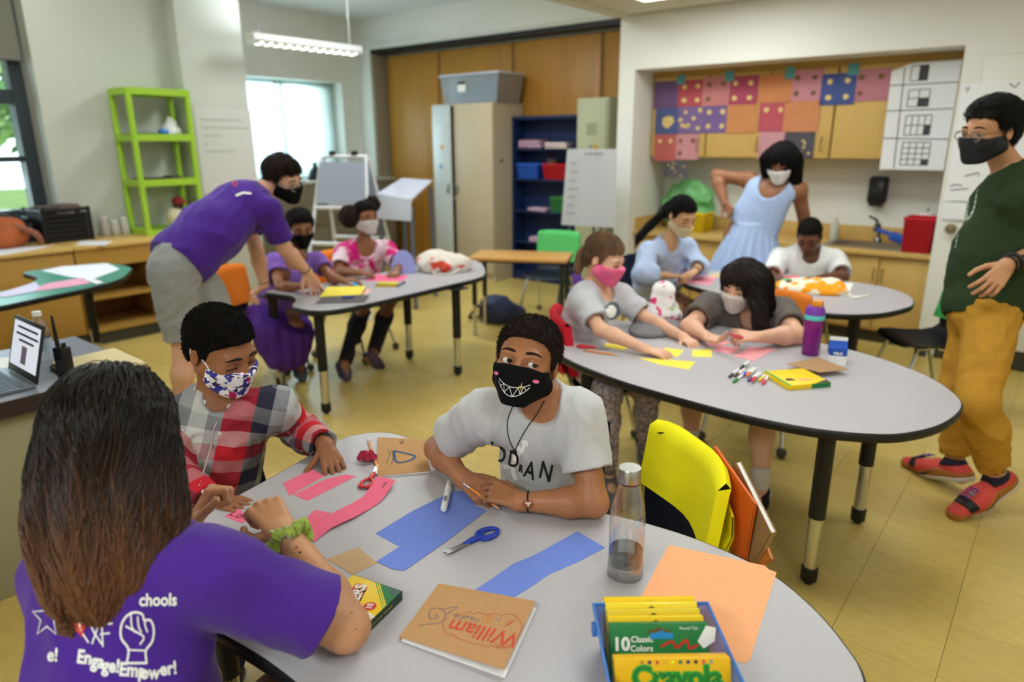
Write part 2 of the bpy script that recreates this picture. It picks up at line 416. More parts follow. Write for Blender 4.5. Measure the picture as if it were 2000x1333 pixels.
# outside: ground and trees seen through the left window
bm = new(); b2(bm, (-40, -20, -0.6), (-8.6, 30, -0.5)); struct('ground', bm, mat('lawn_outside', (110, 130, 70), 0.9, 0.1, var=0.2, vs=2))
LEAF = [mat('leaf_%d' % i, c, 0.6, 0.3, var=0.25, vs=3) for i, c in enumerate([(140, 170, 96), (176, 200, 130), (104, 140, 84)])]
BARK = mat('bark', (92, 78, 62), 0.9, 0.1, var=0.2)
def tree(x, y, h, r, n, lab):
    t = thing('tree', lab, 'tree', (x, y, -0.5))
    bm = new(); tube(bm, [(0, 0, 0), (0.05, 0.05, h * 0.4), (0.0, 0.1, h * 0.75)], [0.16, 0.12, 0.05]); 
    for k in range(5):
        a = k * 1.3; tube(bm, [(0, 0.05, h * (0.35 + 0.07 * k)), (r * 0.6 * math.cos(a), r * 0.6 * math.sin(a), h * (0.55 + 0.07 * k))], [0.05, 0.015], 6)
    obj('trunk', bm, BARK, t)
    bm = new()
    for k in range(n):
        a, b_, q = random.uniform(0, 2 * PI), random.uniform(-1, 1), random.uniform(0.3, 1) ** 0.5
        s = math.sqrt(1 - b_ * b_)
        c = V((r * q * s * math.cos(a), r * q * s * math.sin(a), h * 0.68 + r * q * b_))
        u = V((random.gauss(0, 1), random.gauss(0, 1), random.gauss(0, 1))).normalized(); w = u.orthogonal().normalized(); z = u.cross(w); l = random.uniform(0.10, 0.22)
        f = bm.faces.new([bm.verts.new(c + w * l), bm.verts.new(c + z * l * 0.5), bm.verts.new(c - w * l), bm.verts.new(c - z * l * 0.5)])
        f.material_index = random.randrange(3)
    o = obj('foliage', bm, LEAF, t, None); o['kind'] = 'stuff'
tree(-12.0, 1.2, 4.6, 1.7, 1500, 'leafy green tree nearest to the dark framed window')
tree(-15.5, 4.9, 5.2, 1.7, 1500, 'tall pale green tree seen to the right through the dark framed window')
tree(-16.5, -0.6, 4.8, 1.8, 1200, 'bushy tree seen at the left edge of the dark framed window')

# ------------------------------------------------------------------ kitchenette in the recess: base cabinets, worktop, sink, upper cabinets
def cabinet_handle(bm, x, y, z0, z1):
    tube(bm, [(x, y, z0), (x, y - 0.03, z0 + 0.01), (x, y - 0.03, z1 - 0.01), (x, y, z1)], 0.005, 8)
bx = [-3.21, -2.62, -2.02, -1.42, -0.745]
BASEL = ['base cabinet below the green cloth at the recess left end', 'base cabinet behind the seated girl in pale blue', 'base cabinet hidden behind the standing woman in blue', 'base cabinet below the steel sink next to the white door']
for i, (a, b_) in enumerate(zip(bx, bx[1:])):
    t = thing('base_cabinet', 'maple ' + BASEL[i], 'cabinet', ((a + b_) / 2, 6.16, 0))
    w = b_ - a
    bm = new(); b2(bm, (-w / 2 + .002, -0.26, 0.1), (w / 2 - .002, 0.285, 0.695)); obj('body', bm, MAPLE, t)
    bm = new(); b2(bm, (-w / 2 + .002, -0.22, 0), (w / 2 - .002, 0.2, 0.1)); obj('toe_kick', bm, DARKBASE, t)
    for s in (-1, 1):
        bm = new(); b2(bm, (s * w / 4 - w / 4 + .006, -0.282, 0.12), (s * w / 4 + w / 4 - .006, -0.262, 0.685), 0.003); d = obj('door', bm, MAPLE, t)
        bm = new(); cabinet_handle(bm, -s * 0.03, -0.283, 0.5, 0.6); obj('handle', bm, mat('wire_pull', (150, 132, 90), 0.4, metal=0.7), d)
t = thing('worktop', 'maple laminate worktop with upstand running the length of the recess', 'worktop', (-1.98, 6.13, 0.7))
bm = new(); b2(bm, (-1.235, -0.29, 0), (-0.15, 0.31, 0.04), 0.004); b2(bm, (-0.15, -0.29, 0), (1.235, -0.20, 0.04), 0.004); b2(bm, (-0.15, 0.17, 0), (1.235, 0.31, 0.04)); b2(bm, (-0.15, -0.20, 0), (0.45, 0.17, 0.04)); b2(bm, (1.10, -0.20, 0), (1.235, 0.17, 0.04)); obj('top', bm, MAPLE, t)
bm = new(); b2(bm, (-1.235, 0.295, 0.04), (1.235, 0.315, 0.16), 0.003); b2(bm, (-1.238, -0.27, 0.04), (-1.222, 0.295, 0.16)); obj('upstand', bm, MAPLE, t)
t = thing('sink', 'stainless steel sink set in the worktop beside the red bin', 'sink', (-1.20, 6.1, 0.74))
bm = new(); b2(bm, (-0.34, -0.2, 0.0), (0.34, -0.165, 0.008)); b2(bm, (-0.34, 0.165, 0.0), (0.34, 0.24, 0.008)); b2(bm, (-0.34, -0.165, 0), (-0.29, 0.165, 0.008)); b2(bm, (0.29, -0.165, 0), (0.34, 0.165, 0.008)); obj('rim', bm, STEEL, t)
bm = new(); b2(bm, (-0.29, -0.165, -0.16), (0.29, 0.165, -0.155)); b2(bm, (-0.29, -0.165, -0.16), (-0.285, 0.165, 0)); b2(bm, (0.285, -0.165, -0.16), (0.29, 0.165, 0)); b2(bm, (-0.29, 0.16, -0.16), (0.29, 0.165, 0)); b2(bm, (-0.29, -0.165, -0.16), (0.29, -0.16, 0)); obj('basin', bm, STEEL, t)
bm = new(); lathe(bm, [(0.032, 0.008), (0.03, 0.03), (0.016, 0.05)], (0.0, 0.2, 0)); tube(bm, spline([(0, 0.2, 0.05), (0, 0.19, 0.14), (0, 0.12, 0.17), (0, 0.03, 0.15), (0, 0.02, 0.12)]), 0.012); f = obj('faucet', bm, mat('dull_chrome', (120, 120, 118), 0.25, metal=1.0), t)
bm = new(); tube(bm, [(0, 0.2, 0.12), (-0.03, 0.19, 0.19), (-0.08, 0.15, 0.22)], [0.014, 0.012, 0.008]); obj('lever', bm, mat('dull_chrome'), f)
ux = [-3.21, -2.66, -2.12, -1.60, -1.09, -0.745]
UPL = ['upper cabinet under the first column of posters', 'upper cabinet with posters and a bare lower strip with a wire handle', 'upper cabinet with orange and pink posters above the standing woman', 'upper cabinet with one blue and one pink poster over a bare door', 'upper cabinet covered by the white grid chart']
for i, (a, b_) in enumerate(zip(ux, ux[1:])):
    t = thing('wall_cabinet', 'maple ' + UPL[i], 'cabinet', ((a + b_) / 2, 6.28, 1.41))
    w = b_ - a
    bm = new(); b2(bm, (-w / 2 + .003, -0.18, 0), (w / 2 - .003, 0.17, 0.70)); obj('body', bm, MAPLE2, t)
    bm = new(); b2(bm, (-w / 2 + .008, -0.2, 0.006), (w / 2 - .008, -0.182, 0.70), 0.003); d = obj('door', bm, MAPLE, t)
    bm = new(); cabinet_handle(bm, w / 2 - .07, -0.2, 0.06, 0.17); obj('handle', bm, mat('wire_pull'), d)
bm = new(); b2(bm, (-3.22, 6.10, 2.112), (-0.735, 6.45, 2.163)); struct('trim_3', bm, MAPLE2)

# ------------------------------------------------------------------ activity tables
TOPM = mat('grey_speckle_laminate', (178, 175, 180), 0.38, 0.35, var=0.05, vs=400)
def catm(p, n=8): return [q[:2] for q in spline([(a, b, 0) for a, b in p], n, True)]
def activity_table(label, pts, legs, h=0.65, topm=TOPM, edgem=BLACK, group='grey activity tables', smoothn=8, split=0.27, leg_r=0.029):
    cx = sum(p[0] for p in pts) / len(pts); cy = sum(p[1] for p in pts) / len(pts)
    t = thing('activity_table', label, 'table', (cx, cy, 0), 0, group)
    P = catm([(a - cx, b - cy) for a, b in pts], smoothn) if smoothn else [(a - cx, b - cy) for a, b in pts]
    bm = new(); prism(bm, P, h - 0.004, h); obj('tabletop', bm, topm, t)
    n = len(P); c = []
    for i in range(n):                                                # rounded rim just outside the top
        d = V((P[(i + 1) % n][0] - P[i - 1][0], P[(i + 1) % n][1] - P[i - 1][1])).normalized(); c.append((P[i][0], P[i][1], d))
    area = sum(P[i][0] * P[(i + 1) % n][1] - P[(i + 1) % n][0] * P[i][1] for i in range(n)); sg = 1 if area > 0 else -1
    bm = new(); rings = []
    for x, y, d in c:
        nx, ny = d.y * sg, -d.x * sg; r = []
        for (o, z) in ((-0.003, 0.0), (0.003, -0.0008), (0.0065, -0.006), (0.0075, -0.016), (0.0065, -0.026), (0.002, -0.032), (-0.02, -0.032)):
            r.append(bm.verts.new((x + nx * o, y + ny * o, h + z)))
        rings.append(r)
    for i in range(n):
        A, B = rings[i], rings[(i + 1) % n]
        for k in range(6): bm.faces.new((A[k], A[k + 1], B[k + 1], B[k]))
    obj('edge_band', bm, edgem, t, 60)
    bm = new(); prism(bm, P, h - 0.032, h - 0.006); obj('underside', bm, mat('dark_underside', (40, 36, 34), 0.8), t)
    for lx, ly in legs:
        x, y = lx - cx, ly - cy
        bm = new(); lathe(bm, [(leg_r, split), (leg_r, h - 0.03)], (x, y, 0), 20); b2(bm, (x - .06, y - .06, h - 0.04), (x + .06, y + .06, h - 0.032)); l = obj('leg', bm, BLACK, t)
        bm = new(); lathe(bm, [(leg_r * 0.84, 0.05), (leg_r * 0.84, split)], (x, y, 0), 20); obj('leg_tube', bm, CHROME, l)
        bm = new(); lathe(bm, [(leg_r * 0.5, 0.0), (leg_r * 0.55, 0.012), (leg_r * 0.98, 0.016), (leg_r * 1.02, 0.066), (leg_r * 0.9, 0.07)], (x, y, 0), 20); obj('leg_foot', bm, BLACK, l)
    return t
activity_table('grey activity table in front where the boy in the black grinning mask leans', [(-1.665, 1.255), (-1.60, 1.335), (-1.48, 1.35), (-1.375, 1.30), (-1.23, 1.245), (-1.06, 1.235), (-0.92, 1.28), (-0.77, 1.345), (-0.62, 1.372), (-0.498, 1.372), (-0.373, 1.349), (-0.271, 1.29), (-0.195, 1.22), (-0.142, 1.144), (-0.10, 0.98), (-0.13, 0.80), (-0.25, 0.66), (-0.45, 0.57), (-0.75, 0.53), (-1.0, 0.525), (-1.25, 0.50), (-1.45, 0.52), (-1.56, 0.62), (-1.585, 0.77), (-1.625, 0.98), (-1.665, 1.15)],
               [(-1.52, 1.18), (-1.45, 0.66), (-0.3, 1.18), (-0.35, 0.75)], group=None)
activity_table('grey egg shaped activity table where the girl in the pink mask works', [(-1.80, 2.62), (-1.70, 2.43), (-1.55, 2.335), (-1.35, 2.27), (-1.169, 2.233), (-0.85, 2.204), (-0.673, 2.205), (-0.514, 2.232), (-0.376, 2.294), (-0.288, 2.376), (-0.211, 2.536), (-0.184, 2.75), (-0.237, 2.907), (-0.354, 3.06), (-0.573, 3.205), (-0.804, 3.269), (-1.05, 3.294), (-1.35, 3.28), (-1.60, 3.19), (-1.75, 3.03), (-1.82, 2.82)],
               [(-0.516, 2.358), (-0.479, 2.915), (-1.57, 2.49), (-1.55, 3.0)], group=None)
activity_table('grey activity table at the left with cut corner gripped by the man in purple', [(-3.20, 2.215), (-3.30, 2.195), (-3.40, 2.21), (-3.50, 2.30), (-3.62, 2.36), (-3.76, 2.34), (-3.86, 2.33), (-3.89, 2.40), (-3.84, 2.52), (-3.80, 2.9), (-3.80, 3.4), (-3.84, 3.8), (-3.80, 4.0), (-3.62, 4.03), (-3.39, 3.868), (-3.177, 3.635), (-3.115, 3.48), (-3.11, 3.237), (-3.105, 2.852), (-3.105, 2.523), (-3.13, 2.31)],
               [(-3.253, 2.275), (-3.118, 3.275), (-3.654, 3.321), (-3.878, 2.378, 0)[:2]], group=None)
activity_table('grey egg shaped activity table in front of the sink cabinets at the back', [(-2.0, 4.5), (-1.93, 4.22), (-1.76, 4.10), (-1.594, 4.03), (-1.35, 3.95), (-1.126, 3.905), (-0.883, 3.92), (-0.718, 4.07), (-0.63, 4.30), (-0.617, 4.431), (-0.65, 4.6), (-0.74, 4.76), (-0.874, 4.869), (-1.071, 4.921), (-1.3, 4.925), (-1.6, 4.92), (-1.85, 4.83), (-1.98, 4.68)],
               [(-0.8469, 4.154, 0.6)[:2], (-0.98, 4.75), (-1.75, 4.25), (-1.7, 4.75)], group=None)
activity_table('green kidney shaped table strewn with papers below the window', [(-4.335, 0.803), (-4.371, 1.069), (-4.442, 1.293), (-4.531, 1.57), (-4.656, 1.784), (-4.836, 1.918), (-5.013, 2.016), (-5.218, 2.034), (-5.405, 1.98), (-5.459, 1.829), (-5.468, 1.606), (-5.423, 1.499), (-5.263, 1.499), (-5.102, 1.481), (-4.96, 1.392), (-4.835, 1.267), (-4.781, 1.07), (-4.781, 0.803), (-4.835, 0.446), (-4.96, 0.268), (-5.174, 0.134), (-5.441, 0.089), (-5.441, -0.268), (-4.995, -0.312), (-4.549, 0.0), (-4.371, 0.401)],
               [(-4.82, 1.66), (-5.22, 1.78), (-4.6, 0.3)], h=0.72, topm=mat('green_laminate', (58, 142, 122), 0.35, 0.4), group=None, split=0.3, leg_r=0.022)
# rectangular oak topped table
wt = thing('student_table', 'rectangular oak topped table with black legs in front of the lockers', 'table', (-3.47, 4.44, 0), math.radians(27.5))
bm = new(); box(bm, (0, 0, 0.645), (0.80, 0.44, 0.026), None, 0.004); obj('tabletop', bm, mat('oak_laminate', (200, 150, 84), 0.35, 0.4, var=0.08, vs=4, stretch=(0.7, 8, 1)), wt)
bm = new(); box(bm, (0, 0, 0.628), (0.806, 0.446, 0.012), None, 0.003); obj('edge_band', bm, BLACK, wt)
for sx in (-1, 1):
    for sy in (-1, 1):
        bm = new(); lathe(bm, [(0.02, 0.26), (0.02, 0.63)], (sx * .36, sy * .18, 0), 14); l = obj('leg', bm, mat('dark_green_leg', (38, 48, 42), 0.4), wt)
        bm = new(); lathe(bm, [(0.022, 0), (0.02, 0.03), (0.0155, 0.035), (0.0155, 0.26)], (sx * .36, sy * .18, 0), 14); obj('leg_tube', bm, CHROME, l)

# ------------------------------------------------------------------ stacking chairs (shell, tube legs, glides) and cloth seat sacks over their backs
NAVY = mat('navy_shell', (36, 40, 62), 0.42, 0.4, var=0.08, vs=60)
BLK2 = mat('black_shell', (26, 28, 34), 0.42, 0.4)
GLIDE = mat('grey_glide', (88, 88, 84), 0.8, 0.2)
SEATP = [(0.205, 0.385), (0.19, 0.405), (0.12, 0.405), (0.02, 0.396), (-0.08, 0.398), (-0.14, 0.412), (-0.175, 0.445), (-0.195, 0.50), (-0.21, 0.57), (-0.222, 0.65), (-0.232, 0.72), (-0.236, 0.755)]
SEATW = [0.18, 0.195, 0.205, 0.205, 0.20, 0.195, 0.175, 0.17, 0.185, 0.195, 0.19, 0.165]
def chair(label, x, y, rz, shell=NAVY, h=1.0, group='stacking school chairs'):
    """origin on the floor under the seat, sitter looks along local +y"""
    t = thing('school_chair', label, 'chair', (x, y, 0), rz, group)
    bm = new(); n = 11; A = []
    for (py, pz), w in zip(SEATP, SEATW):
        row = []
        for k in range(n):
            u = -1 + 2 * k / (n - 1); back = max(0, min(1, (pz - 0.42) / 0.1))
            row.append(bm.verts.new((u * w, py + back * 0.045 * u * u, pz * h + (1 - back) * 0.018 * abs(u) ** 3 - (0.02 * u ** 4 if pz > 0.74 else 0))))
        A.append(row)
    for a, b_ in zip(A, A[1:]):
        for k in range(n - 1): bm.faces.new((a[k], a[k + 1], b_[k + 1], b_[k]))
    bmesh.ops.solidify(bm, geom=bm.faces[:], thickness=0.007)
    obj('shell', bm, shell, t, 60)
    for s in (-1, 1):
        for (y0, z0, y1) in ((0.13, 0.39, 0.235), (-0.10, 0.385, -0.215)):
            bm = new(); tube(bm, [(s * 0.14, y0 - (0.1 if y0 > 0 else -0.1), z0 * h), (s * 0.155, y0, z0 * h - 0.004), (s * 0.168, y0 + (y1 - y0) * 0.12, z0 * h - 0.05), (s * 0.205, y1, 0.03)], 0.011, 10); l = obj('leg', bm, CHROME, t)
            bm = new(); sphere(bm, (s * 0.207, y1, 0.027), 0.027, 12); obj('glide', bm, GLIDE, l)
    return t
def sack(label, ch, c, z0=0.5, name='seat_sack', pocket=True, tilt=0.0):
    """cloth cover pulled over the chair back with a pocket at the rear"""
    M_ = mat('sack_%d_%d_%d' % c, c, 0.75, 0.2, var=0.04, vs=15, bump=0.15, bs=30)
    lx, ly, lz = ch.location; rz = ch.rotation_euler[2]
    t = thing(name, label, 'chair pocket', (lx, ly, 0), rz, 'cloth chair pockets')
    bm = new(); prof = [(a, b_) for a, b_ in SEATP if b_ > z0]; rows = []
    n = 11
    prof = [(np.interp(z0, [q[1] for q in SEATP[4:]], [q[0] for q in SEATP[4:]]), z0)] + prof
    def row(py, pz, w, off):
        r = []
        for k in range(n):
            u = -1 + 2 * k / (n - 1)
            r.append(bm.verts.new((u * w, py + off + 0.045 * u * u + 0.004 * math.sin(5 * u + 9 * pz), pz - (0.012 * u ** 4 if pz > 0.74 else 0) + tilt * u)))
        return r
    for py, pz in prof: rows.append(row(py, pz, 0.207, 0.014))
    rows.append(row(prof[-1][0] - 0.008, prof[-1][1] + 0.016, 0.204, 0.0))
    for py, pz in prof[::-1]: rows.append(row(py, pz, 0.207, -0.022))
    for a, b_ in zip(rows, rows[1:]):
        for k in range(n - 1): bm.faces.new((a[k], a[k + 1], b_[k + 1], b_[k]))
    for i in range(len(rows) // 2):
        a, b_ = rows[i], rows[len(rows) - 1 - i]; a2, b2_ = rows[i + 1], rows[len(rows) - 2 - i]
        if a2 is b_: break
        for k in (0, n - 1): 
            try: bm.faces.new((a[k], a2[k], b2_[k], b_[k]))
            except ValueError: pass
    obj('cover', bm, M_, t, 60)
    if pocket:
        bm = new(); rows = []
        for py, pz, off in [(prof[0][0], z0 - 0.02, -0.03), (prof[0][0], z0, -0.055), (-0.21, 0.6, -0.07), (-0.215, 0.66, -0.062), (-0.215, 0.662, -0.056), (-0.21, 0.6, -0.062), (prof[0][0], z0 + .01, -0.047)]:
            rows.append(row(py, pz, 0.20, off))
        for a, b_ in zip(rows, rows[1:]):
            for k in range(n - 1): bm.faces.new((a[k], a[k + 1], b_[k + 1], b_[k]))
        obj('pocket', bm, M_, t, 60)
    return t
def face(x, y, tx, ty): return math.atan2(ty - y, tx - x) - PI / 2

# ------------------------------------------------------------------ teacher desk at the left edge
t = thing('desk', 'grey topped desk with dark brown edge holding the open laptop', 'desk', (-3.03, 0.35, 0))
bm = new(); b2(bm, (-0.36, -0.95, 0.70), (0.36, 0.73, 0.72), 0.002); obj('desk_top', bm, mat('blue_grey_laminate', (128, 134, 150), 0.35, 0.4), t)
bm = new(); b2(bm, (-0.365, -0.955, 0.665), (0.365, 0.735, 0.70), 0.003); b2(bm, (0.355, -0.955, 0.665), (0.366, 0.735, 0.721)); obj('edge_band', bm, mat('dark_brown_edge', (54, 40, 38), 0.5), t)
bm = new(); b2(bm, (0.30, -0.93, 0.0), (0.325, 0.70, 0.665), 0.002); b2(bm, (-0.33, 0.67, 0.0), (0.30, 0.70, 0.665)); b2(bm, (-0.33, -0.93, 0.0), (0.30, -0.90, 0.665)); obj('panel', bm, mat('putty_panel', (150, 146, 116), 0.6), t)

# ------------------------------------------------------------------ low maple units below the left windows with a continuous counter
t = thing('counter', 'long maple counter along the window wall carrying the black crate', 'worktop', (-6.18, 1.2, 0.765))
for y0, y1 in ((-1.4, 1.965), (1.972, 3.2)):
    bm = new(); b2(bm, (-0.31, y0 - 1.2, 0), (0.33, y1 - 1.2, 0.028), 0.004); obj('slab', bm, MAPLE, t)
for i, (y0, y1, lab) in enumerate([(-1.4, 0.28, 'low maple cabinet with plain panels under the counter left end'), (0.29, 1.965, 'low maple cabinet with plain panels behind the green table'), (1.972, 3.2, 'low open maple bookshelf with two shelves behind the man in grey shorts')]):
    t = thing('low_cabinet' if i < 2 else 'low_bookshelf', lab, 'cabinet' if i < 2 else 'bookshelf', (-6.18, (y0 + y1) / 2, 0)); w = (y1 - y0) / 2
    if i < 2:
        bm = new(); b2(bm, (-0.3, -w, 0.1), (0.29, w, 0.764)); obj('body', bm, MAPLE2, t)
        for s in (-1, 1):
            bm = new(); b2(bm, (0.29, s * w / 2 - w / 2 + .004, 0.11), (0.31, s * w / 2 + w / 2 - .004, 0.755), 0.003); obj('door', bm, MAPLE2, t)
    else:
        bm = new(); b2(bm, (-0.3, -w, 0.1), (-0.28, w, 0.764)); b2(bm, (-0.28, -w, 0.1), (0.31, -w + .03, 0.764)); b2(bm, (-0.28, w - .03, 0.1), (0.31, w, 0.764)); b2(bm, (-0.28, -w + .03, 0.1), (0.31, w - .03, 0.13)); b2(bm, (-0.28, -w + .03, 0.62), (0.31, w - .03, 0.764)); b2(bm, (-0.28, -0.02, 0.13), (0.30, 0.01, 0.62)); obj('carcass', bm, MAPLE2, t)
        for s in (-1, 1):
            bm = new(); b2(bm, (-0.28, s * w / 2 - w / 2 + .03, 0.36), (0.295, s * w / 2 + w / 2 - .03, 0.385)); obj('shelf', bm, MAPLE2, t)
    bm = new(); b2(bm, (-0.28, -w, 0), (0.30, w, 0.1)); obj('toe_kick', bm, DARKBASE, t)
# low unit under the alcove window
t = thing('low_cabinet', 'grey topped low cabinet under the alcove window behind the white easel', 'cabinet', (-7.3, 5.1, 0))
bm = new(); b2(bm, (-0.36, -1.1, 0.05), (0.34, 1.1, 1.09)); obj('body', bm, mat('olive_cabinet', (112, 104, 84), 0.6), t)
bm = new(); b2(bm, (-0.37, -1.12, 1.09), (0.36, 1.12, 1.12), 0.003); obj('top', bm, mat('grey_top', (170, 168, 160), 0.5), t)
bm = new(); b2(bm, (0.34, -1.08, 0.6), (0.352, 1.08, 1.05), 0.002); b2(bm, (0.34, -1.08, 0.1), (0.352, 1.08, 0.58), 0.002); obj('door', bm, mat('olive_cabinet'), t)

# ------------------------------------------------------------------ lockers and bookcase against the oak panels
BEIGE = mat('beige_steel', (190, 176, 150), 0.4, 0.4, var=0.03)
t = thing('steel_locker', 'tall beige double door steel locker with left door ajar', 'locker', (-5.507, 6.225, 0))
bm = new(); b2(bm, (-0.458, -0.262, 0.0), (-0.44, 0.262, 1.97)); b2(bm, (0.44, -0.262, 0.0), (0.458, 0.262, 1.97)); b2(bm, (-0.44, 0.25, 0), (0.44, 0.262, 1.97)); b2(bm, (-0.44, -0.262, 1.95), (0.44, 0.25, 1.97)); b2(bm, (-0.44, -0.25, 0), (0.44, 0.25, 0.09)); b2(bm, (-0.44, -0.24, 0.9), (0.44, 0.25, 0.915)); obj('body', bm, BEIGE, t)
bm = new(); b2(bm, (-0.115, -0.28, 0.08), (0.456, -0.262, 1.96), 0.003); d = obj('door', bm, BEIGE, t)
bm = new(); b2(bm, (-0.09, -0.30, 0.98), (-0.07, -0.28, 1.08), 0.004); obj('handle', bm, STEEL, d)
bm = new(); b2(bm, (0.0, -0.018, 0.08), (0.315, 0, 1.96), 0.003); d = obj('door', bm, mat('pale_steel_door', (196, 204, 206), 0.3, 0.5), t, loc=(-0.458, -0.264, 0), rot=(0, 0, math.radians(-6)))
bm = new(); b2(bm, (0.26, -0.04, 0.98), (0.285, -0.018, 1.1), 0.004); obj('handle', bm, STEEL, d)
for (x, z, c) in ((0.12, 1.72, (225, 225, 225)), (0.17, 1.5, (205, 150, 110)), (0.14, 1.28, (120, 160, 205))):
    bm = new(); b2(bm, (x - 0.03, -0.0205, z - 0.025), (x + 0.03, -0.018, z + 0.025)); obj('sticker', bm, mat('sticker_%d' % c[0], c), d)
bm = new(); b2(bm, (0.4585, -0.16, 1.34), (0.461, -0.10, 1.365)); obj('magnet', bm, mat('slate_blue', (90, 100, 120)), t)
NB = mat('navy_laminate', (24, 42, 84), 0.45, 0.4)
NBI = mat('navy_laminate_inside', (20, 32, 62), 0.5, 0.3)
t = thing('bookcase', 'navy blue open bookcase between the beige locker and the flip chart', 'bookcase', (-4.605, 6.41, 0))
bm = new(); b2(bm, (-0.44, -0.13, 0), (-0.415, 0.09, 1.825)); b2(bm, (0.415, -0.13, 0), (0.44, 0.09, 1.825)); b2(bm, (-0.415, 0.075, 0), (0.415, 0.09, 1.825)); b2(bm, (-0.44, -0.135, 1.79), (0.44, 0.09, 1.826), 0.002); b2(bm, (-0.415, -0.125, 0), (0.415, 0.08, 0.10)); obj('carcass', bm, NB, t)
for z in (0.45, 0.80, 1.155, 1.485):
    bm = new(); b2(bm, (-0.414, -0.125, z - 0.02), (0.414, 0.074, z)); obj('shelf', bm, NB, t)
t = thing('steel_locker', 'narrow pale green steel locker squeezed next to the white column', 'locker', (-3.875, 6.28, 0))
bm = new(); b2(bm, (-0.185, -0.17, 0.0), (0.185, 0.2, 1.97), 0.004); obj('body', bm, mat('pale_green_steel', (176, 178, 146), 0.4), t)
bm = new(); b2(bm, (-0.165, -0.185, 0.05), (0.165, -0.171, 1.94), 0.003); d = obj('door', bm, mat('pale_green_steel'), t)
bm = new()
for k in range(6): b2(bm, (-0.06, -0.188, 1.72 - k * 0.02), (0.06, -0.185, 1.728 - k * 0.02))
obj('vent_slots', bm, mat('slot_shadow_grey', (120, 122, 98)), d)
bm = new(); b2(bm, (-0.02, -0.19, 1.49), (0.01, -0.185, 1.52)); obj('magnet', bm, mat('teal_magnet', (90, 140, 140)), d)
bm = new(); b2(bm, (0.03, -0.19, 1.46), (0.065, -0.185, 1.53)); obj('sticker', bm, mat('amber_sticker', (206, 150, 50)), d)

# ------------------------------------------------------------------ figures: bodies and clothes grown from distance fields
F32 = np.float32
def A3(p): return np.array(p, F32)
def nrm(v): v = np.asarray(v, float); return v / (np.linalg.norm(v) + 1e-12)
def smin(a, b, k):
    if k <= 0: return np.minimum(a, b)
    h = np.maximum(k - np.abs(a - b), 0) / k
    return np.minimum(a, b) - h * h * k * 0.25
def smax(a, b, k): return -smin(-a, -b, k)
def cone(a, b, ra, rb, n=None, fl=1.0):
    """tapered capsule; fl < 1 flattens it along n"""
    a, b = A3(a), A3(b); ab = b - a; L2 = max(float(ab @ ab), 1e-9)
    if n is not None: n = A3(nrm(n))
    def f(p):
        q = p - a
        if n is not None: q = q + (q @ n)[:, None] * n * F32(1.0 / fl - 1.0)
        t = np.clip((q @ ab) / L2, 0, 1)
        d = np.sqrt(((q - t[:, None] * ab) ** 2).sum(1)) - (ra + t * (rb - ra))
        return d * F32(1.0 if n is None else 0.5 + 0.5 * fl)
    return f
def ell(c, r, R=None):
    c = A3(c); r = A3(r); R = None if R is None else np.asarray(R, F32)
    def f(p):
        q = p - c
        if R is not None: q = q @ R
        k0 = np.sqrt(((q / r) ** 2).sum(1)); k1 = np.sqrt(((q / (r * r)) ** 2).sum(1)) + 1e-9
        return k0 * (k0 - 1) / k1
    return f
def plane(o, n):
    o = A3(o); n = A3(nrm(n))
    return lambda p: (p - o) @ n
def union(prims):
    """prims: list of (f, k)"""
    def f(p):
        d = None
        for g, k in prims:
            e = g(p); d = e if d is None else smin(d, e, k)
        return d
    return f
def bounded(f, c, R, m=0.05):
    """evaluate f only near the ball (c, R)"""
    c = A3(c)
    def g(p):
        r = np.sqrt(((p - c) ** 2).sum(1)) - R
        o = r + F32(m * 0.5); k = r < m
        if k.any(): o[k] = f(p[k])
        return o
    return g
def vnoise(p, s, seed=0):
    """cheap smooth noise from rotated sines, about -1..1"""
    rs = np.random.RandomState(seed); o = 0
    for i in range(4):
        w = rs.normal(size=3); w /= np.linalg.norm(w); w2 = rs.normal(size=3); w2 /= np.linalg.norm(w2)
        o = o + np.sin(p @ (w * s * (1 + 0.45 * i)).astype(F32) + 1.7 * np.sin(p @ (w2 * s * 0.6).astype(F32) + rs.uniform(0, 6)) + rs.uniform(0, 6)) / (1 + 0.5 * i)
    return o / 2.2
def folds(p, s, seed=0):
    n = vnoise(p, s, seed); return 1 - np.abs(n) * 2.0
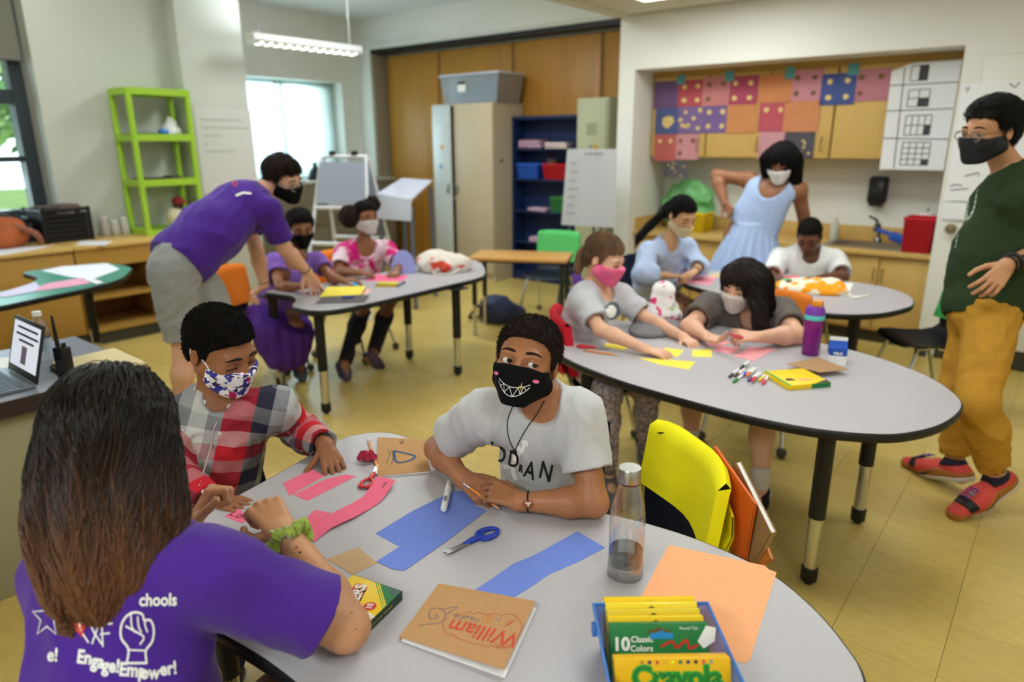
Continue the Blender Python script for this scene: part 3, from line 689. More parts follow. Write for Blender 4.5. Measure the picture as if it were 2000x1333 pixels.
def nets(f, lo, hi, h, keep=None, proj=1):
    """surface nets over the box, skipping empty blocks; returns verts, quads"""
    lo = np.array(lo, F32); B = 8; nb = np.maximum(np.ceil((np.array(hi) - lo) / (h * B)).astype(int), 1); n = nb * B + 1
    g = np.stack(np.meshgrid(*[np.arange(k) for k in nb], indexing='ij'), -1).reshape(-1, 3)
    cc = (lo + (g * B + B / 2) * h).astype(F32); dc = f(cc); act = np.abs(dc) < h * B * 0.87 * 1.45
    S = np.where(dc < 0, F32(-1), F32(1)).reshape(nb); D = np.ones(n, F32)
    D[:-1, :-1, :-1] = S.repeat(B, 0).repeat(B, 1).repeat(B, 2)
    ga = g[act]
    if len(ga) == 0: return np.zeros((0, 3)), np.zeros((0, 4), int)
    k = np.stack(np.meshgrid(*[np.arange(B + 1)] * 3, indexing='ij'), -1).reshape(-1, 3)
    idx = (ga[:, None, :] * B + k[None]).reshape(-1, 3)
    lin_ = np.unique((idx[:, 0] * n[1] + idx[:, 1]) * n[2] + idx[:, 2])
    ii = np.stack([lin_ // (n[1] * n[2]), (lin_ // n[2]) % n[1], lin_ % n[2]], -1)
    vals = np.empty(len(ii), F32)
    for s in range(0, len(ii), 400000): vals[s:s + 400000] = f((lo + ii[s:s + 400000] * h).astype(F32))
    D[ii[:, 0], ii[:, 1], ii[:, 2]] = vals
    s = (D < 0); cnt = np.zeros(n - 1, np.int8); off = [(i, j, l) for i in (0, 1) for j in (0, 1) for l in (0, 1)]
    for i, j, l in off: cnt += s[i:n[0] - 1 + i, j:n[1] - 1 + j, l:n[2] - 1 + l]
    cell = np.argwhere((cnt > 0) & (cnt < 8))
    cv = np.stack([D[cell[:, 0] + i, cell[:, 1] + j, cell[:, 2] + l] for i, j, l in off], 1)
    acc = np.zeros((len(cell), 3)); num = np.zeros(len(cell))
    for a in range(8):
        for b in range(a + 1, 8):
            if sum(abs(off[a][q] - off[b][q]) for q in range(3)) != 1: continue
            da, db = cv[:, a], cv[:, b]; m = (da < 0) != (db < 0); t = np.where(m, da / np.where(m, da - db, 1), 0)[:, None]
            acc += np.where(m[:, None], np.array(off[a]) + t * (np.array(off[b]) - np.array(off[a])), 0); num += m
    v = lo + (cell + acc / num[:, None]) * h
    vi = -np.ones(n - 1, np.int32); vi[cell[:, 0], cell[:, 1], cell[:, 2]] = np.arange(len(cell))
    Q = []
    for ax in range(3):
        u, w = (ax + 1) % 3, (ax + 2) % 3
        sl0 = [slice(1, -1)] * 3; sl1 = [slice(1, -1)] * 3; sl0[ax] = slice(0, -1); sl1[ax] = slice(1, None)
        a, b = s[tuple(sl0)], s[tuple(sl1)]; e = np.argwhere(a != b)
        if not len(e): continue
        o = np.array([1, 1, 1]); o[ax] = 0; base = e + o; inside = a[e[:, 0], e[:, 1], e[:, 2]]
        def at_(du, dw):
            c = base.copy(); c[:, u] += du; c[:, w] += dw; return vi[c[:, 0], c[:, 1], c[:, 2]]
        q = np.stack([at_(-1, -1), at_(0, -1), at_(0, 0), at_(-1, 0)], 1)
        q[~inside] = q[~inside][:, ::-1]; Q.append(q)
    Q = np.concatenate(Q); Q = Q[(Q >= 0).all(1)]
    for _ in range(proj):
        p = v.astype(F32); e = F32(h * 0.3); d0 = f(p); gr = np.stack([f(p + np.eye(3, dtype=F32)[i] * e) - d0 for i in range(3)], 1) / e
        g2 = (gr ** 2).sum(1) + 1e-4; st = np.clip(-d0 / g2, -0.6 * h, 0.6 * h); v = v + gr * st[:, None]
    if keep is not None:
        c = v[Q].mean(1).astype(F32); Q = Q[keep(c)]
    return compact(v, Q)
def compact(v, Q):
    used = np.zeros(len(v), bool); used[Q.reshape(-1)] = True; m = np.cumsum(used) - 1
    return v[used], m[Q]
def np_mesh(name, v, Q):
    me = bpy.data.meshes.new(name); v = np.asarray(v, F32); Q = np.asarray(Q, np.int32); k = Q.shape[1]
    me.vertices.add(len(v)); me.vertices.foreach_set('co', v.reshape(-1))
    me.loops.add(len(Q) * k); me.loops.foreach_set('vertex_index', Q.reshape(-1))
    me.polygons.add(len(Q)); me.polygons.foreach_set('loop_start', np.arange(0, len(Q) * k, k, dtype=np.int32))
    me.update(); me.validate()
    return me
def sdf_obj(name, f, lo, hi, h, m, parent, base, keep=None, label=None, uvw=None):
    v, Q = nets(f, lo, hi, h, keep)
    me = np_mesh(name, v - np.array(base), Q)
    o = mesh_obj(name, me, m, parent, 180, label)
    if uvw is not None: set_attr(me, uvw(v.astype(F32)))
    return o
def set_attr(me, val, name='cloth'):
    a = me.attributes.new(name, 'FLOAT_VECTOR', 'POINT'); a.data.foreach_set('vector', np.asarray(val, F32).reshape(-1))
def march(f, pts, d, n=40, off=0.0):
    """walk the points along d until the surface f = off"""
    p = np.asarray(pts, F32).copy(); d = np.asarray(d, F32)
    for _ in range(n):
        p = p + d * np.clip((f(p) - F32(off)) * F32(0.8), -0.3, 0.3)[:, None]
    return p
def project_bm(name, bm, mtx, f, d, m, parent, base, off=0.0012, label=None):
    """throw a flat drawing (in mtx's xy plane) on to the surface f along d"""
    vs = bm.verts[:]; P = np.array([mtx @ v.co for v in vs], F32); q = march(f, P, A3(nrm(d)), off=off); bad = []
    for v, c, e in zip(vs, q, f(q)):
        v.co = V(c.tolist()) - V(base)
        if abs(e - off) > 0.004: bad.append(v)
    bmesh.ops.delete(bm, geom=bad, context='VERTS')
    me = bpy.data.meshes.new(name); bm.to_mesh(me); bm.free()
    return mesh_obj(name, me, m, parent, 180, label)
def surf_tube(name, pts, f, d, r, m, parent, base, off=0.0, seg=6):
    q = march(f, np.array(pts, F32), A3(nrm(d)), off=off) - A3(base)
    bm = new(); tube(bm, [tuple(x) for x in q.tolist()], r, seg); return obj(name, bm, m, parent, 180)

def frame(face, up):
    """columns right, front, up"""
    y = nrm(face); x = nrm(np.cross(y, up)); z = np.cross(x, y); return np.stack([x, y, z], 1)
def bend(v, ax, deg):
    a = math.radians(deg); ax = nrm(ax); v = np.asarray(v, float)
    return v * math.cos(a) + np.cross(ax, v) * math.sin(a) + ax * (ax @ v) * (1 - math.cos(a))

def hand_prims(w, d, n, L, side, curl=(20, 25, 15), curls=None, spread=1.0, thumb=(0, 20, 15)):
    """w wrist, d towards the fingers, n out of the back of the hand, side = +1 when the thumb lies along cross(d, n)"""
    w = np.array(w, float); d = nrm(d); n = np.array(n, float); n = nrm(n - d * (n @ d)); t = np.cross(d, n) * side
    P = []; tips = []
    for i, (o, kf, fl) in enumerate([(0.165, 0.50, 0.43), (0.055, 0.525, 0.48), (-0.055, 0.50, 0.445), (-0.155, 0.455, 0.35)]):
        k0 = w + t * o * 0.45 * L + d * 0.03 * L; k1 = w + d * kf * L + t * o * L + n * (0.02 - 0.1 * o * o) * L
        P.append((cone(k0, k1, 0.078 * L, 0.062 * L, n, 0.8), 0.05 * L))
        c = curls[i] if curls else curl; a = bend(d, n, -spread * o * 55 * side); ax = np.cross(n, a); p = k1
        for j, (fr, r0, r1) in enumerate([(0.46, 0.053, 0.047), (0.30, 0.047, 0.043), (0.24, 0.043, 0.036)]):
            a = bend(a, ax, c[j]); q = p + a * fr * fl * L
            P.append((cone(p, q, r0 * L, r1 * L), 0.012 * L if j == 0 else 0.006 * L)); p = q
        tips.append((p, a, bend(a, ax, -90)))
    b = w + d * 0.10 * L + t * 0.10 * L - n * 0.03 * L
    a = nrm(d * 0.62 + t * 0.68 - n * (0.25 + thumb[0] * 0.01)); ax = nrm(np.cross(n, a) * 0.4 + np.cross(a, -t) * 0.6); p = b
    for j, (fr, r0, r1) in enumerate([(0.26, 0.085, 0.062), (0.19, 0.058, 0.052), (0.16, 0.052, 0.04)]):
        if j: a = bend(a, n, thumb[j] * side)
        q = p + a * fr * L; P.append((cone(p, q, r0 * L, r1 * L), 0.03 * L if j == 0 else 0.01 * L)); p = q
    tips.append((p, a, n))
    return P, tips

SKIN = {}
def skin(name, c, rough=0.42):
    m = mat(name, c, rough, 0.35, var=0.06, vs=9, bump=0.04, bs=320, sss=0.12); return m
def zl(pairs):
    xs = [a for a, b in pairs]; ys = [b for a, b in pairs]
    return lambda y: np.interp(y, xs, ys).astype(F32)

class Person:
    """J: joints in world space. L / R are the person's own left and right."""
    def __init__(s, label, J, dims, skinm, base, face, up=(0, 0, 1), hs=0.215, hands=None, group=None):
        s.J = {k: np.array(v, float) for k, v in J.items()}; s.D = dims; s.skin = skinm; s.base = np.array(base, float)
        s.root = thing('person', label, 'person', tuple(base)); s.hs = hs
        J = s.J; s.up = nrm(J['neck'] - J['pel']); r = J['shR'] - J['shL']; r = r - s.up * (r @ s.up); s.rt = nrm(r); s.fr = np.cross(s.up, s.rt)
        s.sw = np.linalg.norm(J['shR'] - J['shL']) / 2; s.HF = frame(face, up); s.hands = hands or {}; s.tips = {}
        s.Hc = J['head']; s.body_prims()
    def lp(s, t): return s.J['pel'] + (s.J['neck'] - s.J['pel']) * t
    def H(s, x, y, z): return s.Hc + s.HF @ (np.array([x, y, z]) * s.hs)
    def torso(s, e=0.0, loose=0.0):
        D, J = s.D, s.J; sw = s.sw; fl = D['chd'] / (sw * 0.86); P = []
        P.append((cone(s.lp(0.34), s.lp(0.70), sw * 0.80 + e + loose, sw * 0.86 + e + loose * 0.5, s.fr, fl), 0.05))
        P.append((cone(s.lp(0.02) + s.fr * D.get('belly', 0) * 0.5, s.lp(0.36) + s.fr * D.get('belly', 0), D['hip'] + e + loose, sw * 0.82 + e + loose, s.fr, min(1.0, D['chd'] * 1.08 / D['hip'])), 0.06))
        for a in ('shL', 'shR'):
            P.append((cone(s.lp(0.80), J[a], 0.062 * D['s'] + e, D['ua'] * 1.18 + e, None), 0.05))
            P.append((cone(J['neck'] - s.up * 0.01, s.lp(0.92) + (J[a] - s.lp(0.92)) * 0.75, D['neck'] * 0.8 + e, D['ua'] * 0.75 + e), 0.05))
        return P
    def arm(s, q, e=0.0, frac=2.0, loose=0.0):
        """frac up to 1 covers the upper arm, up to 2 the forearm"""
        D, J = s.D, s.J; a, b, c = J['sh' + q], J['el' + q], J['wr' + q]; P = []
        f1 = min(frac, 1.0); m = a + (b - a) * f1
        P.append((cone(a, m, D['ua'] + e + loose * 0.6, D['ua'] + (D['el'] - D['ua']) * f1 + e + loose), 0.035))
        if frac > 1.0:
            g = min(frac - 1.0, 1.0); mid = b + (c - b) * 0.32
            P.append((cone(b, mid, D['el'] * 0.98 + e + loose, D['el'] * 1.08 + e + loose), 0.02))
            P.append((cone(mid, b + (c - b) * max(g, 0.34), D['el'] * 1.08 + e + loose, D['el'] * 1.08 + (D['wr'] - D['el'] * 1.08) * g + e + loose * 0.8), 0.02))
        return P
    def leg(s, q, e=0.0, frac=2.0, loose=0.0):
        D, J = s.D, s.J; a, b, c = J['hip' + q], J['kn' + q], J['an' + q]; P = []; f1 = min(frac, 1.0)
        P.append((cone(a, a + (b - a) * f1, D['th'] + e + loose * 0.7, D['th'] + (D['kn'] - D['th']) * f1 + e + loose), 0.05))
        if frac > 1.0:
            g = min(frac - 1.0, 1.0); mid = b + (c - b) * 0.33; back = nrm(np.cross(np.cross(c - b, s.fr), c - b)) * -0.008
            P.append((cone(b, mid + back, D['kn'] + e + loose, D['ca'] + e + loose), 0.03))
            P.append((cone(mid + back, b + (c - b) * max(g, 0.35), D['ca'] + e + loose, D['ca'] + (D['an'] - D['ca']) * g + e + loose * 0.9), 0.03))
        return P
    def foot(s, q, e=0.0):
        J = s.J; a, t = J['an' + q], J['toe' + q]; d = t - a; D = s.D; an = D['an']
        h = np.array([a[0], a[1], a[2]]) - nrm(np.array([d[0], d[1], 0])) * an * 0.7; u = nrm(np.cross(np.cross(d, (0, 0, 1)), d))
        h = h - u * (an * 0.9)
        return [(cone(h, h + (t - h) * 0.6, an * 0.98 + e, an * 1.05 + e), 0.02), (cone(h + (t - h) * 0.55, t, an * 1.08 + e, an * 0.78 + e, u, 0.8), 0.03), (cone(h, a, an * 0.9 + e, an + e), 0.02)]
    def head_prims(s):
        h = s.hs; H = s.H; R = s.HF; P = []
        def E(c, r, k, rot=None): P.append((ell(H(*c), np.array(r) * h, R), k * h))
        E((0, -0.07, 0.14), (0.335, 0.42, 0.365), 0.1)
        E((0, 0.13, -0.10), (0.285, 0.29, 0.34), 0.12)
        for x in (-1, 1):
            P.append((cone(H(x * 0.24, -0.0, -0.20), H(x * 0.07, 0.27, -0.39), 0.10 * h, 0.085 * h), 0.10 * h))
            E((x * 0.165, 0.27, -0.09), (0.11, 0.10, 0.10), 0.08)
        P.append((cone(H(-0.17, 0.33, 0.085), H(0.17, 0.33, 0.085), 0.065 * h, 0.065 * h), 0.08 * h))
        P.append((cone(H(0, 0.385, 0.045), H(0, 0.455, -0.10), 0.032 * h, 0.058 * h), 0.05 * h))
        for x in (-1, 1): E((x * 0.055, 0.415, -0.112), (0.04, 0.05, 0.035), 0.03)
        E((0, 0.385, -0.205), (0.115, 0.05, 0.028), 0.03); E((0, 0.38, -0.25), (0.095, 0.048, 0.032), 0.03)
        return P
    def head_f(s):
        h = s.hs; H = s.H; R = s.HF; u = union(s.head_prims())
        so = [bounded(ell(H(x * 0.152, 0.42, 0.005), np.array((0.088, 0.075, 0.05)) * h, R), H(x * .152, .4, 0), 0.1 * h) for x in (-1, 1)]
        op = s.eye_open
        lids = [(sphere_f(H(x * 0.150, 0.315, 0.005), 0.078 * h), ell(H(x * 0.150, 0.40, 0.0 - 0.004), np.array((0.074, 0.08, max(op, 0.0001))) * h, R)) for x in (-1, 1)]
        ears = []
        for x in (-1, 1):
            ears.append((ell(H(x * 0.345, -0.055, -0.02), np.array((0.035, 0.085, 0.125)) * h, R @ rot3('z', -x * 18)), ell(H(x * 0.385, -0.03, -0.01), np.array((0.028, 0.05, 0.075)) * h, R @ rot3('z', -x * 18))))
        def f(p):
            d = u(p)
            for g in so: d = smax(d, -g(p), 0.05 * h)
            for lid, o in lids:
                e = lid(p); e = smax(e, -o(p), 0.008 * h) if op > 0 else e
                d = smin(d, e, 0.02 * h)
                if op > 0: d = smax(d, -o(p), 0.01 * h)
            for e, c in ears: d = smin(d, smax(e(p), -c(p), 0.02 * h), 0.02 * h)
            return d
        return bounded(f, s.Hc, 0.64 * h, 0.06)
    eye_open = 0.030
    def body_prims(s):
        J, D = s.J, s.D; P = s.torso()
        P.append((cone(J['neck'] - s.up * 0.03, s.H(0, -0.12, -0.22), D['neck'], D['neck'] * 0.92), 0.04))
        for q in 'LR': P += s.arm(q); P += s.leg(q); P += s.foot(q)
        s.lims = union(P); s.hf = {}
        for q in 'LR':
            hd = s.hands.get(q, {}); w = J['wr' + q]; d = J['ha' + q] - w; L = D['hand']
            pr_, tips = hand_prims(w, d, hd.get('n', (0, 0, 1)), L, hd.get('side', -1 if q == 'R' else 1), **{k: v for k, v in hd.items() if k not in ('n', 'side')})
            s.tips[q] = tips; s.hf[q] = bounded(union(pr_), w + nrm(d) * 0.5 * L, 0.75 * L, 0.05)
    def body_f(s):
        hf = s.head_f(); s._hf = hf
        def f(p):
            d = s.lims(p); d = smin(d, hf(p), 0.03)
            for q in 'LR': d = smin(d, s.hf[q](p), 0.02)
            return d
        return f
    def build_body(s, h=0.009, hh=0.004, hn=0.003):
        f = s.body_f(); J = s.J; L = s.D['hand']
        pts = np.array([J[k] for k in J]); lo = pts.min(0) - 0.18; hi = pts.max(0) + 0.18
        Hr = 0.66 * s.hs; hc = {q: J['wr' + q] + nrm(J['ha' + q] - J['wr' + q]) * 0.45 * L for q in 'LR'}; R = 0.72 * L
        def away(c):
            k = ((c - A3(s.Hc)) ** 2).sum(1) > (Hr - h) ** 2
            for q in 'LR': k &= ((c - A3(hc[q])) ** 2).sum(1) > (R - h) ** 2
            return k
        V_, Q_ = nets(f, lo, hi, h, away); VV = [V_]; QQ = [Q_]; n = len(V_)
        for c, r, hh_ in [(s.Hc, Hr, hh)] + [(hc[q], R, hn) for q in 'LR']:
            v, q = nets(f, np.array(c) - r - 2 * hh_, np.array(c) + r + 2 * hh_, hh_, lambda x, c=c, r=r: ((x - A3(c)) ** 2).sum(1) < r * r)
            VV.append(v); QQ.append(q + n); n += len(v)
        me = np_mesh('body', np.concatenate(VV) - s.base, np.concatenate(QQ))
        s.f = f; s.body = mesh_obj('body', me, s.skin, s.root, 180)
        return s
    def box_of(s, keys, m):
        p = np.array([s.J[k] for k in keys]); return p.min(0) - m, p.max(0) + m
    # ---- face
    def eyes(s, look=(0, 0), iris=(52, 34, 24), scl=(232, 228, 224)):
        h = s.hs
        for x in (-1, 1):
            c = s.H(x * 0.150, 0.315, 0.005) - s.base
            bm = new(); sphere(bm, c, 0.071 * h, 18); e = obj('eye', bm, mat('sclera', scl, 0.2, 0.5), s.root, 180)
            d = s.HF @ nrm((math.sin(math.radians(look[0])), 1, math.sin(math.radians(look[1])))); a = c + d * 0.0565 * h
            m = basis(np.cross(d, (0.1, 0.2, 1)), np.cross(d, np.cross(d, (0.1, 0.2, 1))) * -1, c)
            bm = new(); r = 0.0725 * h
            lathe(bm, [(0.0005, r)] + [(r * math.sin(t), r * math.cos(t)) for t in (0.1, 0.2, 0.3, 0.4, 0.46)], mtx=MX.Translation(c.tolist()) @ V(d.tolist()).to_track_quat('Z', 'Y').to_matrix().to_4x4(), seg=20, cap=False)
            obj('iris', bm, mat('iris_%d' % iris[0], iris, 0.15, 0.5), e, 180)
            bm = new(); r = 0.0732 * h
            lathe(bm, [(0.0005, r)] + [(r * math.sin(t), r * math.cos(t)) for t in (0.07, 0.14, 0.2)], mtx=MX.Translation(c.tolist()) @ V(d.tolist()).to_track_quat('Z', 'Y').to_matrix().to_4x4(), seg=16, cap=False)
            obj('pupil', bm, mat('pupil', (8, 8, 8), 0.1, 0.6), e, 180)
    def brows(s, m, w=0.010, z=0.105, lift=0.02):
        for x in (-1, 1):
            pts = [s.H(x * a, 0.6, z + b * lift / 0.02) for a, b in ((0.06, 0.008), (0.10, 0.018), (0.155, 0.022), (0.205, 0.012), (0.24, -0.012))]
            surf_tube('eyebrow', spline(pts, 4), s._hf, -s.HF[:, 1], [w * s.hs * q for q in np.interp(np.linspace(0, 1, 17), [0, .3, .8, 1], [1.5, 2.1, 1.5, 0.5])], m, s.root, s.base, off=-0.0012)
    def lashes(s, m, z=0.0, r=0.006):
        """upper lid line"""
        for x in (-1, 1):
            pts = [s.H(x * a, 0.6, z + b) for a, b in ((0.083, -0.002), (0.115, 0.018), (0.15, 0.026), (0.19, 0.018), (0.222, -0.006))]
            surf_tube('eyelash', spline(pts, 4), s._hf, -s.HF[:, 1], r * s.hs, m, s.root, s.base, off=0.0002)
    # ---- mask
    def mask_f(s, puff=0.02, top=-0.045, bot=-0.50, back=-0.02, side_top=-0.06, side_bot=-0.30):
        h = s.hs; H = s.H; R = s.HF
        u = union([(ell(H(0, 0.13, -0.10), np.array((0.295, 0.29, 0.35)) * h, R), 0.05), (cone(H(0, 0.40, -0.05), H(0, 0.325, -0.38), 0.105 * h, 0.13 * h), 0.16 * h), (cone(H(-0.16, 0.25, -0.1), H(0.16, 0.25, -0.1), 0.12 * h, 0.12 * h), 0.12 * h), (cone(H(-0.23, 0.02, -0.24), H(0, 0.27, -0.37), 0.12 * h, 0.13 * h), 0.08 * h), (cone(H(0.23, 0.02, -0.24), H(0, 0.27, -0.37), 0.12 * h, 0.13 * h), 0.08 * h)])
        c = A3(s.Hc); Rf = R.astype(F32)
        def f(p):
            q = ((p - c) @ Rf) / F32(h); d = u(p) - F32(puff * h)
            y = q[:, 1]; zt = np.interp(y, [back, 0.2, 0.33, 0.45, 0.55], [side_top, side_top + 0.0, top - 0.02, top + 0.012, top + 0.015]); zb = np.interp(y, [back, 0.12, 0.25], [side_bot, bot + 0.08, bot])
            return np.maximum(np.maximum(d, ((q[:, 2] - zt) * h).astype(F32)), np.maximum(((zb - q[:, 2]) * h).astype(F32), ((back - y) * h).astype(F32)))
        s.mu = lambda p: u(p) - F32(puff * h)
        return bounded(f, H(0, 0.15, -0.2), 0.52 * h, 0.05)
    def mask(s, m, h=0.0035, loops=(20, 20, 20), name='face_mask', loop_r=0.0016, **kw):
        f = s.mask_f(**kw); c = s.H(0, 0.2, -0.24); r = 0.44 * s.hs
        s.mk = sdf_obj(name, f, c - r, c + r, h, m, s.root, s.base)
        top = kw.get('side_top', -0.06); b = kw.get('side_bot', -0.30); bk = kw.get('back', -0.02)
        for x in (-1, 1):
            P = [s.H(x * 0.285, bk + 0.03, top - 0.02), s.H(x * 0.345, -0.02, 0.06), s.H(x * 0.36, -0.10, 0.09), s.H(x * 0.335, -0.135, -0.01), s.H(x * 0.31, -0.10, -0.12), s.H(x * 0.275, bk + 0.02, b + 0.02)]
            bm = new(); tube(bm, [tuple(np.array(p) - s.base) for p in spline(P, 6)], loop_r, 6); obj('ear_loop', bm, mat('loop_%d_%d' % (loops[0], loops[2]), loops, 0.8), s.mk)
        return s.mk
    # ---- hair
    def cap_f(s, t=0.02, line=None, noise=0.0, ns=60, seed=1, curl=0.0, zoff=0.0):
        """scalp cap of thickness t (in head units); line maps front-back position to lowest height"""
        h = s.hs; c = A3(s.Hc); R = s.HF.astype(F32); u = union([(ell(s.H(0, -0.07, 0.14 + zoff), np.array((0.335, 0.42, 0.365)) * h, s.HF), 0.05 * h), (ell(s.H(0, -0.18, -0.08), np.array((0.27, 0.27, 0.26)) * h, s.HF), 0.1 * h)])
        L_ = line or zl([(-0.6, -0.34), (-0.30, -0.32), (-0.16, -0.10), (-0.13, 0.04), (-0.02, 0.08), (0.03, -0.06), (0.10, -0.04), (0.14, 0.16), (0.22, 0.25), (0.36, 0.285), (0.6, 0.29)])
        def f(p):
            q = ((p - c) @ R) / F32(h); d = u(p) - (F32(t * h) * (F32(0.55) + F32(0.45) * np.clip(q[:, 2] * 2.2, 0, 1)))
            if noise: d = d - F32(noise) * vnoise(p, ns, seed)
            if curl: d = d - F32(curl) * np.abs(vnoise(p, ns * 3, seed + 5))
            return smax(d, ((L_(q[:, 1]) - q[:, 2]) * h).astype(F32) * F32(0.8), 0.035 * h)
        return f
    def cap(s, m, h=0.005, name='hair', **kw):
        f = s.cap_f(**kw); r = (0.55 + kw.get('t', 0.02)) * s.hs + 0.02; s.capf = f
        return sdf_obj(name, bounded(f, s.Hc, 0.62 * s.hs + kw.get('t', 0.02) * s.hs, 0.06), s.Hc - r, s.Hc + r, h, m, s.root, s.base)
    # ---- clothes
    def shirt(s, m, sleeve=0.6, e=0.010, loose=0.012, sl_loose=0.014, hem=-0.12, neck=(0.075, 0.0), h=0.006, wr=0.004, ws=26, seed=3, name='tshirt', uvw=False, vneck=0.0, cuff=None):
        J = s.J; P = s.torso(e, loose); arms = union(sum([s.arm(q, e, sleeve, sl_loose) for q in 'LR'], []))
        tor = union(P); hp = plane(s.lp(hem), -s.up); cuts = []
        for q in 'LR':
            a, b, c = J['sh' + q], J['el' + q], J['wr' + q]
            if sleeve <= 1: o = a + (b - a) * sleeve; n = b - a
            else: o = b + (c - b) * (sleeve - 1); n = c - b
            cuts.append((A3(o), A3(nrm(n)), A3((o + (a if sleeve <= 1 else b)) / 2), float(np.linalg.norm(o - (a if sleeve <= 1 else b))) / 2 + 0.10))
        nc = J['neck'] + s.up * (0.055 + neck[1]) + s.fr * 0.022; nr = neck[0]
        inner = union(s.torso(0.003) + sum([s.arm(q, 0.004, min(2.0, sleeve + 0.5), sl_loose * 0.55) for q in 'LR'], []))
        ne = cone(nc - s.fr * 0.03, nc + s.fr * (0.05 + vneck) - s.up * (0.045 + vneck), nr, nr * 0.9)
        def arm_cut(p):
            d = arms(p)
            for o, n, c, R in cuts:
                near = ((p - c) ** 2).sum(1) < R * R if sleeve > 1 else np.ones(len(p), bool)
                g = (p - o) @ n
                closeb = ((p - o) ** 2).sum(1) < 0.14 ** 2
                d = np.where(closeb, np.maximum(d, g), d)
            return d
        def f(p):
            d = smin(tor(p), arm_cut(p), 0.045)
            if wr: d = d - F32(wr) * folds(p, ws, seed) - F32(wr * 0.6) * folds(p, ws * 2.1, seed + 9)
            d = np.maximum(d, hp(p))
            for o, n, c, R in cuts:                                   # hollow sleeve mouths
                closeb = ((p - o) ** 2).sum(1) < 0.085 ** 2
                if closeb.any():
                    e2 = d[closeb]; g = ((p[closeb] - o) @ n); d[closeb] = np.maximum(np.maximum(e2, g - 0.0), np.where(g > -0.03, -inner(p[closeb]), -1))
            return smax(d, -ne(p), 0.006)
        s.sf = f
        keys = ['neck', 'pel', 'shL', 'shR', 'elL', 'elR'] + (['wrL', 'wrR'] if sleeve > 1 else [])
        lo, hi = s.box_of(keys, 0.20)
        v, Q = nets(f, lo, hi, h); me = np_mesh(name, v - s.base, Q)
        if uvw: set_attr(me, s.cloth_uv(v))
        s.sh = mesh_obj(name, me, m, s.root, 180); return s.sh
    def cloth_uv(s, v):
        """cloth coordinates: x across, y along, z = 1 on the sleeves"""
        J = s.J; q = v - s.lp(0.5); x = q @ s.rt; y = q @ s.up; fz = q @ s.fr
        X = np.sign(x) * 0 + x * 1.0; side = np.where(fz < 0, 1, 0); out = np.stack([x, y, np.zeros(len(v))], 1)
        dt = np.full(len(v), 9.0)
        tor = union(s.torso(0.012))(v.astype(F32)); best = tor.astype(float).copy()
        for k in 'LR':
            for a, b, L0 in ((J['sh' + k], J['el' + k], 0.0), (J['el' + k], J['wr' + k], np.linalg.norm(J['el' + k] - J['sh' + k]))):
                ab = b - a; L = np.linalg.norm(ab); u = ab / L; t = np.clip((v - a) @ u, -0.02 if L0 == 0 else 0, L); c = a + t[:, None] * u; r = v - c; d = np.linalg.norm(r, axis=1) - s.D['el'] * 1.5
                ex = nrm(np.cross(u, s.fr)); ey = np.cross(u, ex); an = np.arctan2(r @ ex, r @ ey)
                m = (d < best - 0.004) & ((v - a) @ u > (0.05 if L0 == 0 else -9)); best = np.where(m, d, best)
                out[m] = np.stack([an * s.D['el'] * 1.4, t + L0, np.ones(len(v))], 1)[m]
        return out
    def bottoms(s, m, frac=1.9, e=0.008, loose=0.012, h=0.008, wr=0.004, ws=24, seed=5, name='trousers', top=0.10):
        P = [(cone(s.lp(-0.02), s.lp(top + 0.05), s.D['hip'] + e, s.D['hip'] + e, s.fr, min(1.0, s.D['chd'] * 1.1 / s.D['hip'])), 0.03)]
        for q in 'LR': P += s.leg(q, e, frac, loose)
        u = union(P); J = s.J; cuts = []
        for q in 'LR':
            a, b, c = J['hip' + q], J['kn' + q], J['an' + q]
            if frac <= 1: o = a + (b - a) * frac; n = b - a
            else: o = b + (c - b) * (frac - 1); n = c - b
            cuts.append((A3(o), A3(nrm(n))))
        tp = plane(s.lp(top), s.up); inner = union(sum([s.leg(q, 0.003, min(2.0, frac + 0.4), loose * 0.5) for q in 'LR'], []))
        def f(p):
            d = u(p)
            if wr: d = d - F32(wr) * folds(p, ws, seed) - F32(wr * 0.5) * folds(p, ws * 2.3, seed + 3)
            d = np.maximum(d, tp(p))
            for o, n in cuts:
                k = ((p - o) ** 2).sum(1) < 0.15 ** 2
                if k.any():
                    g = (p[k] - o) @ n; d[k] = np.maximum(np.maximum(d[k], g), np.where(g > -0.03, -inner(p[k]), -1))
            return d
        lo, hi = s.box_of(['pel', 'hipL', 'hipR', 'knL', 'knR', 'anL', 'anR'], 0.19)
        s.bf = f
        return sdf_obj(name, f, lo, hi, h, m, s.root, s.base)
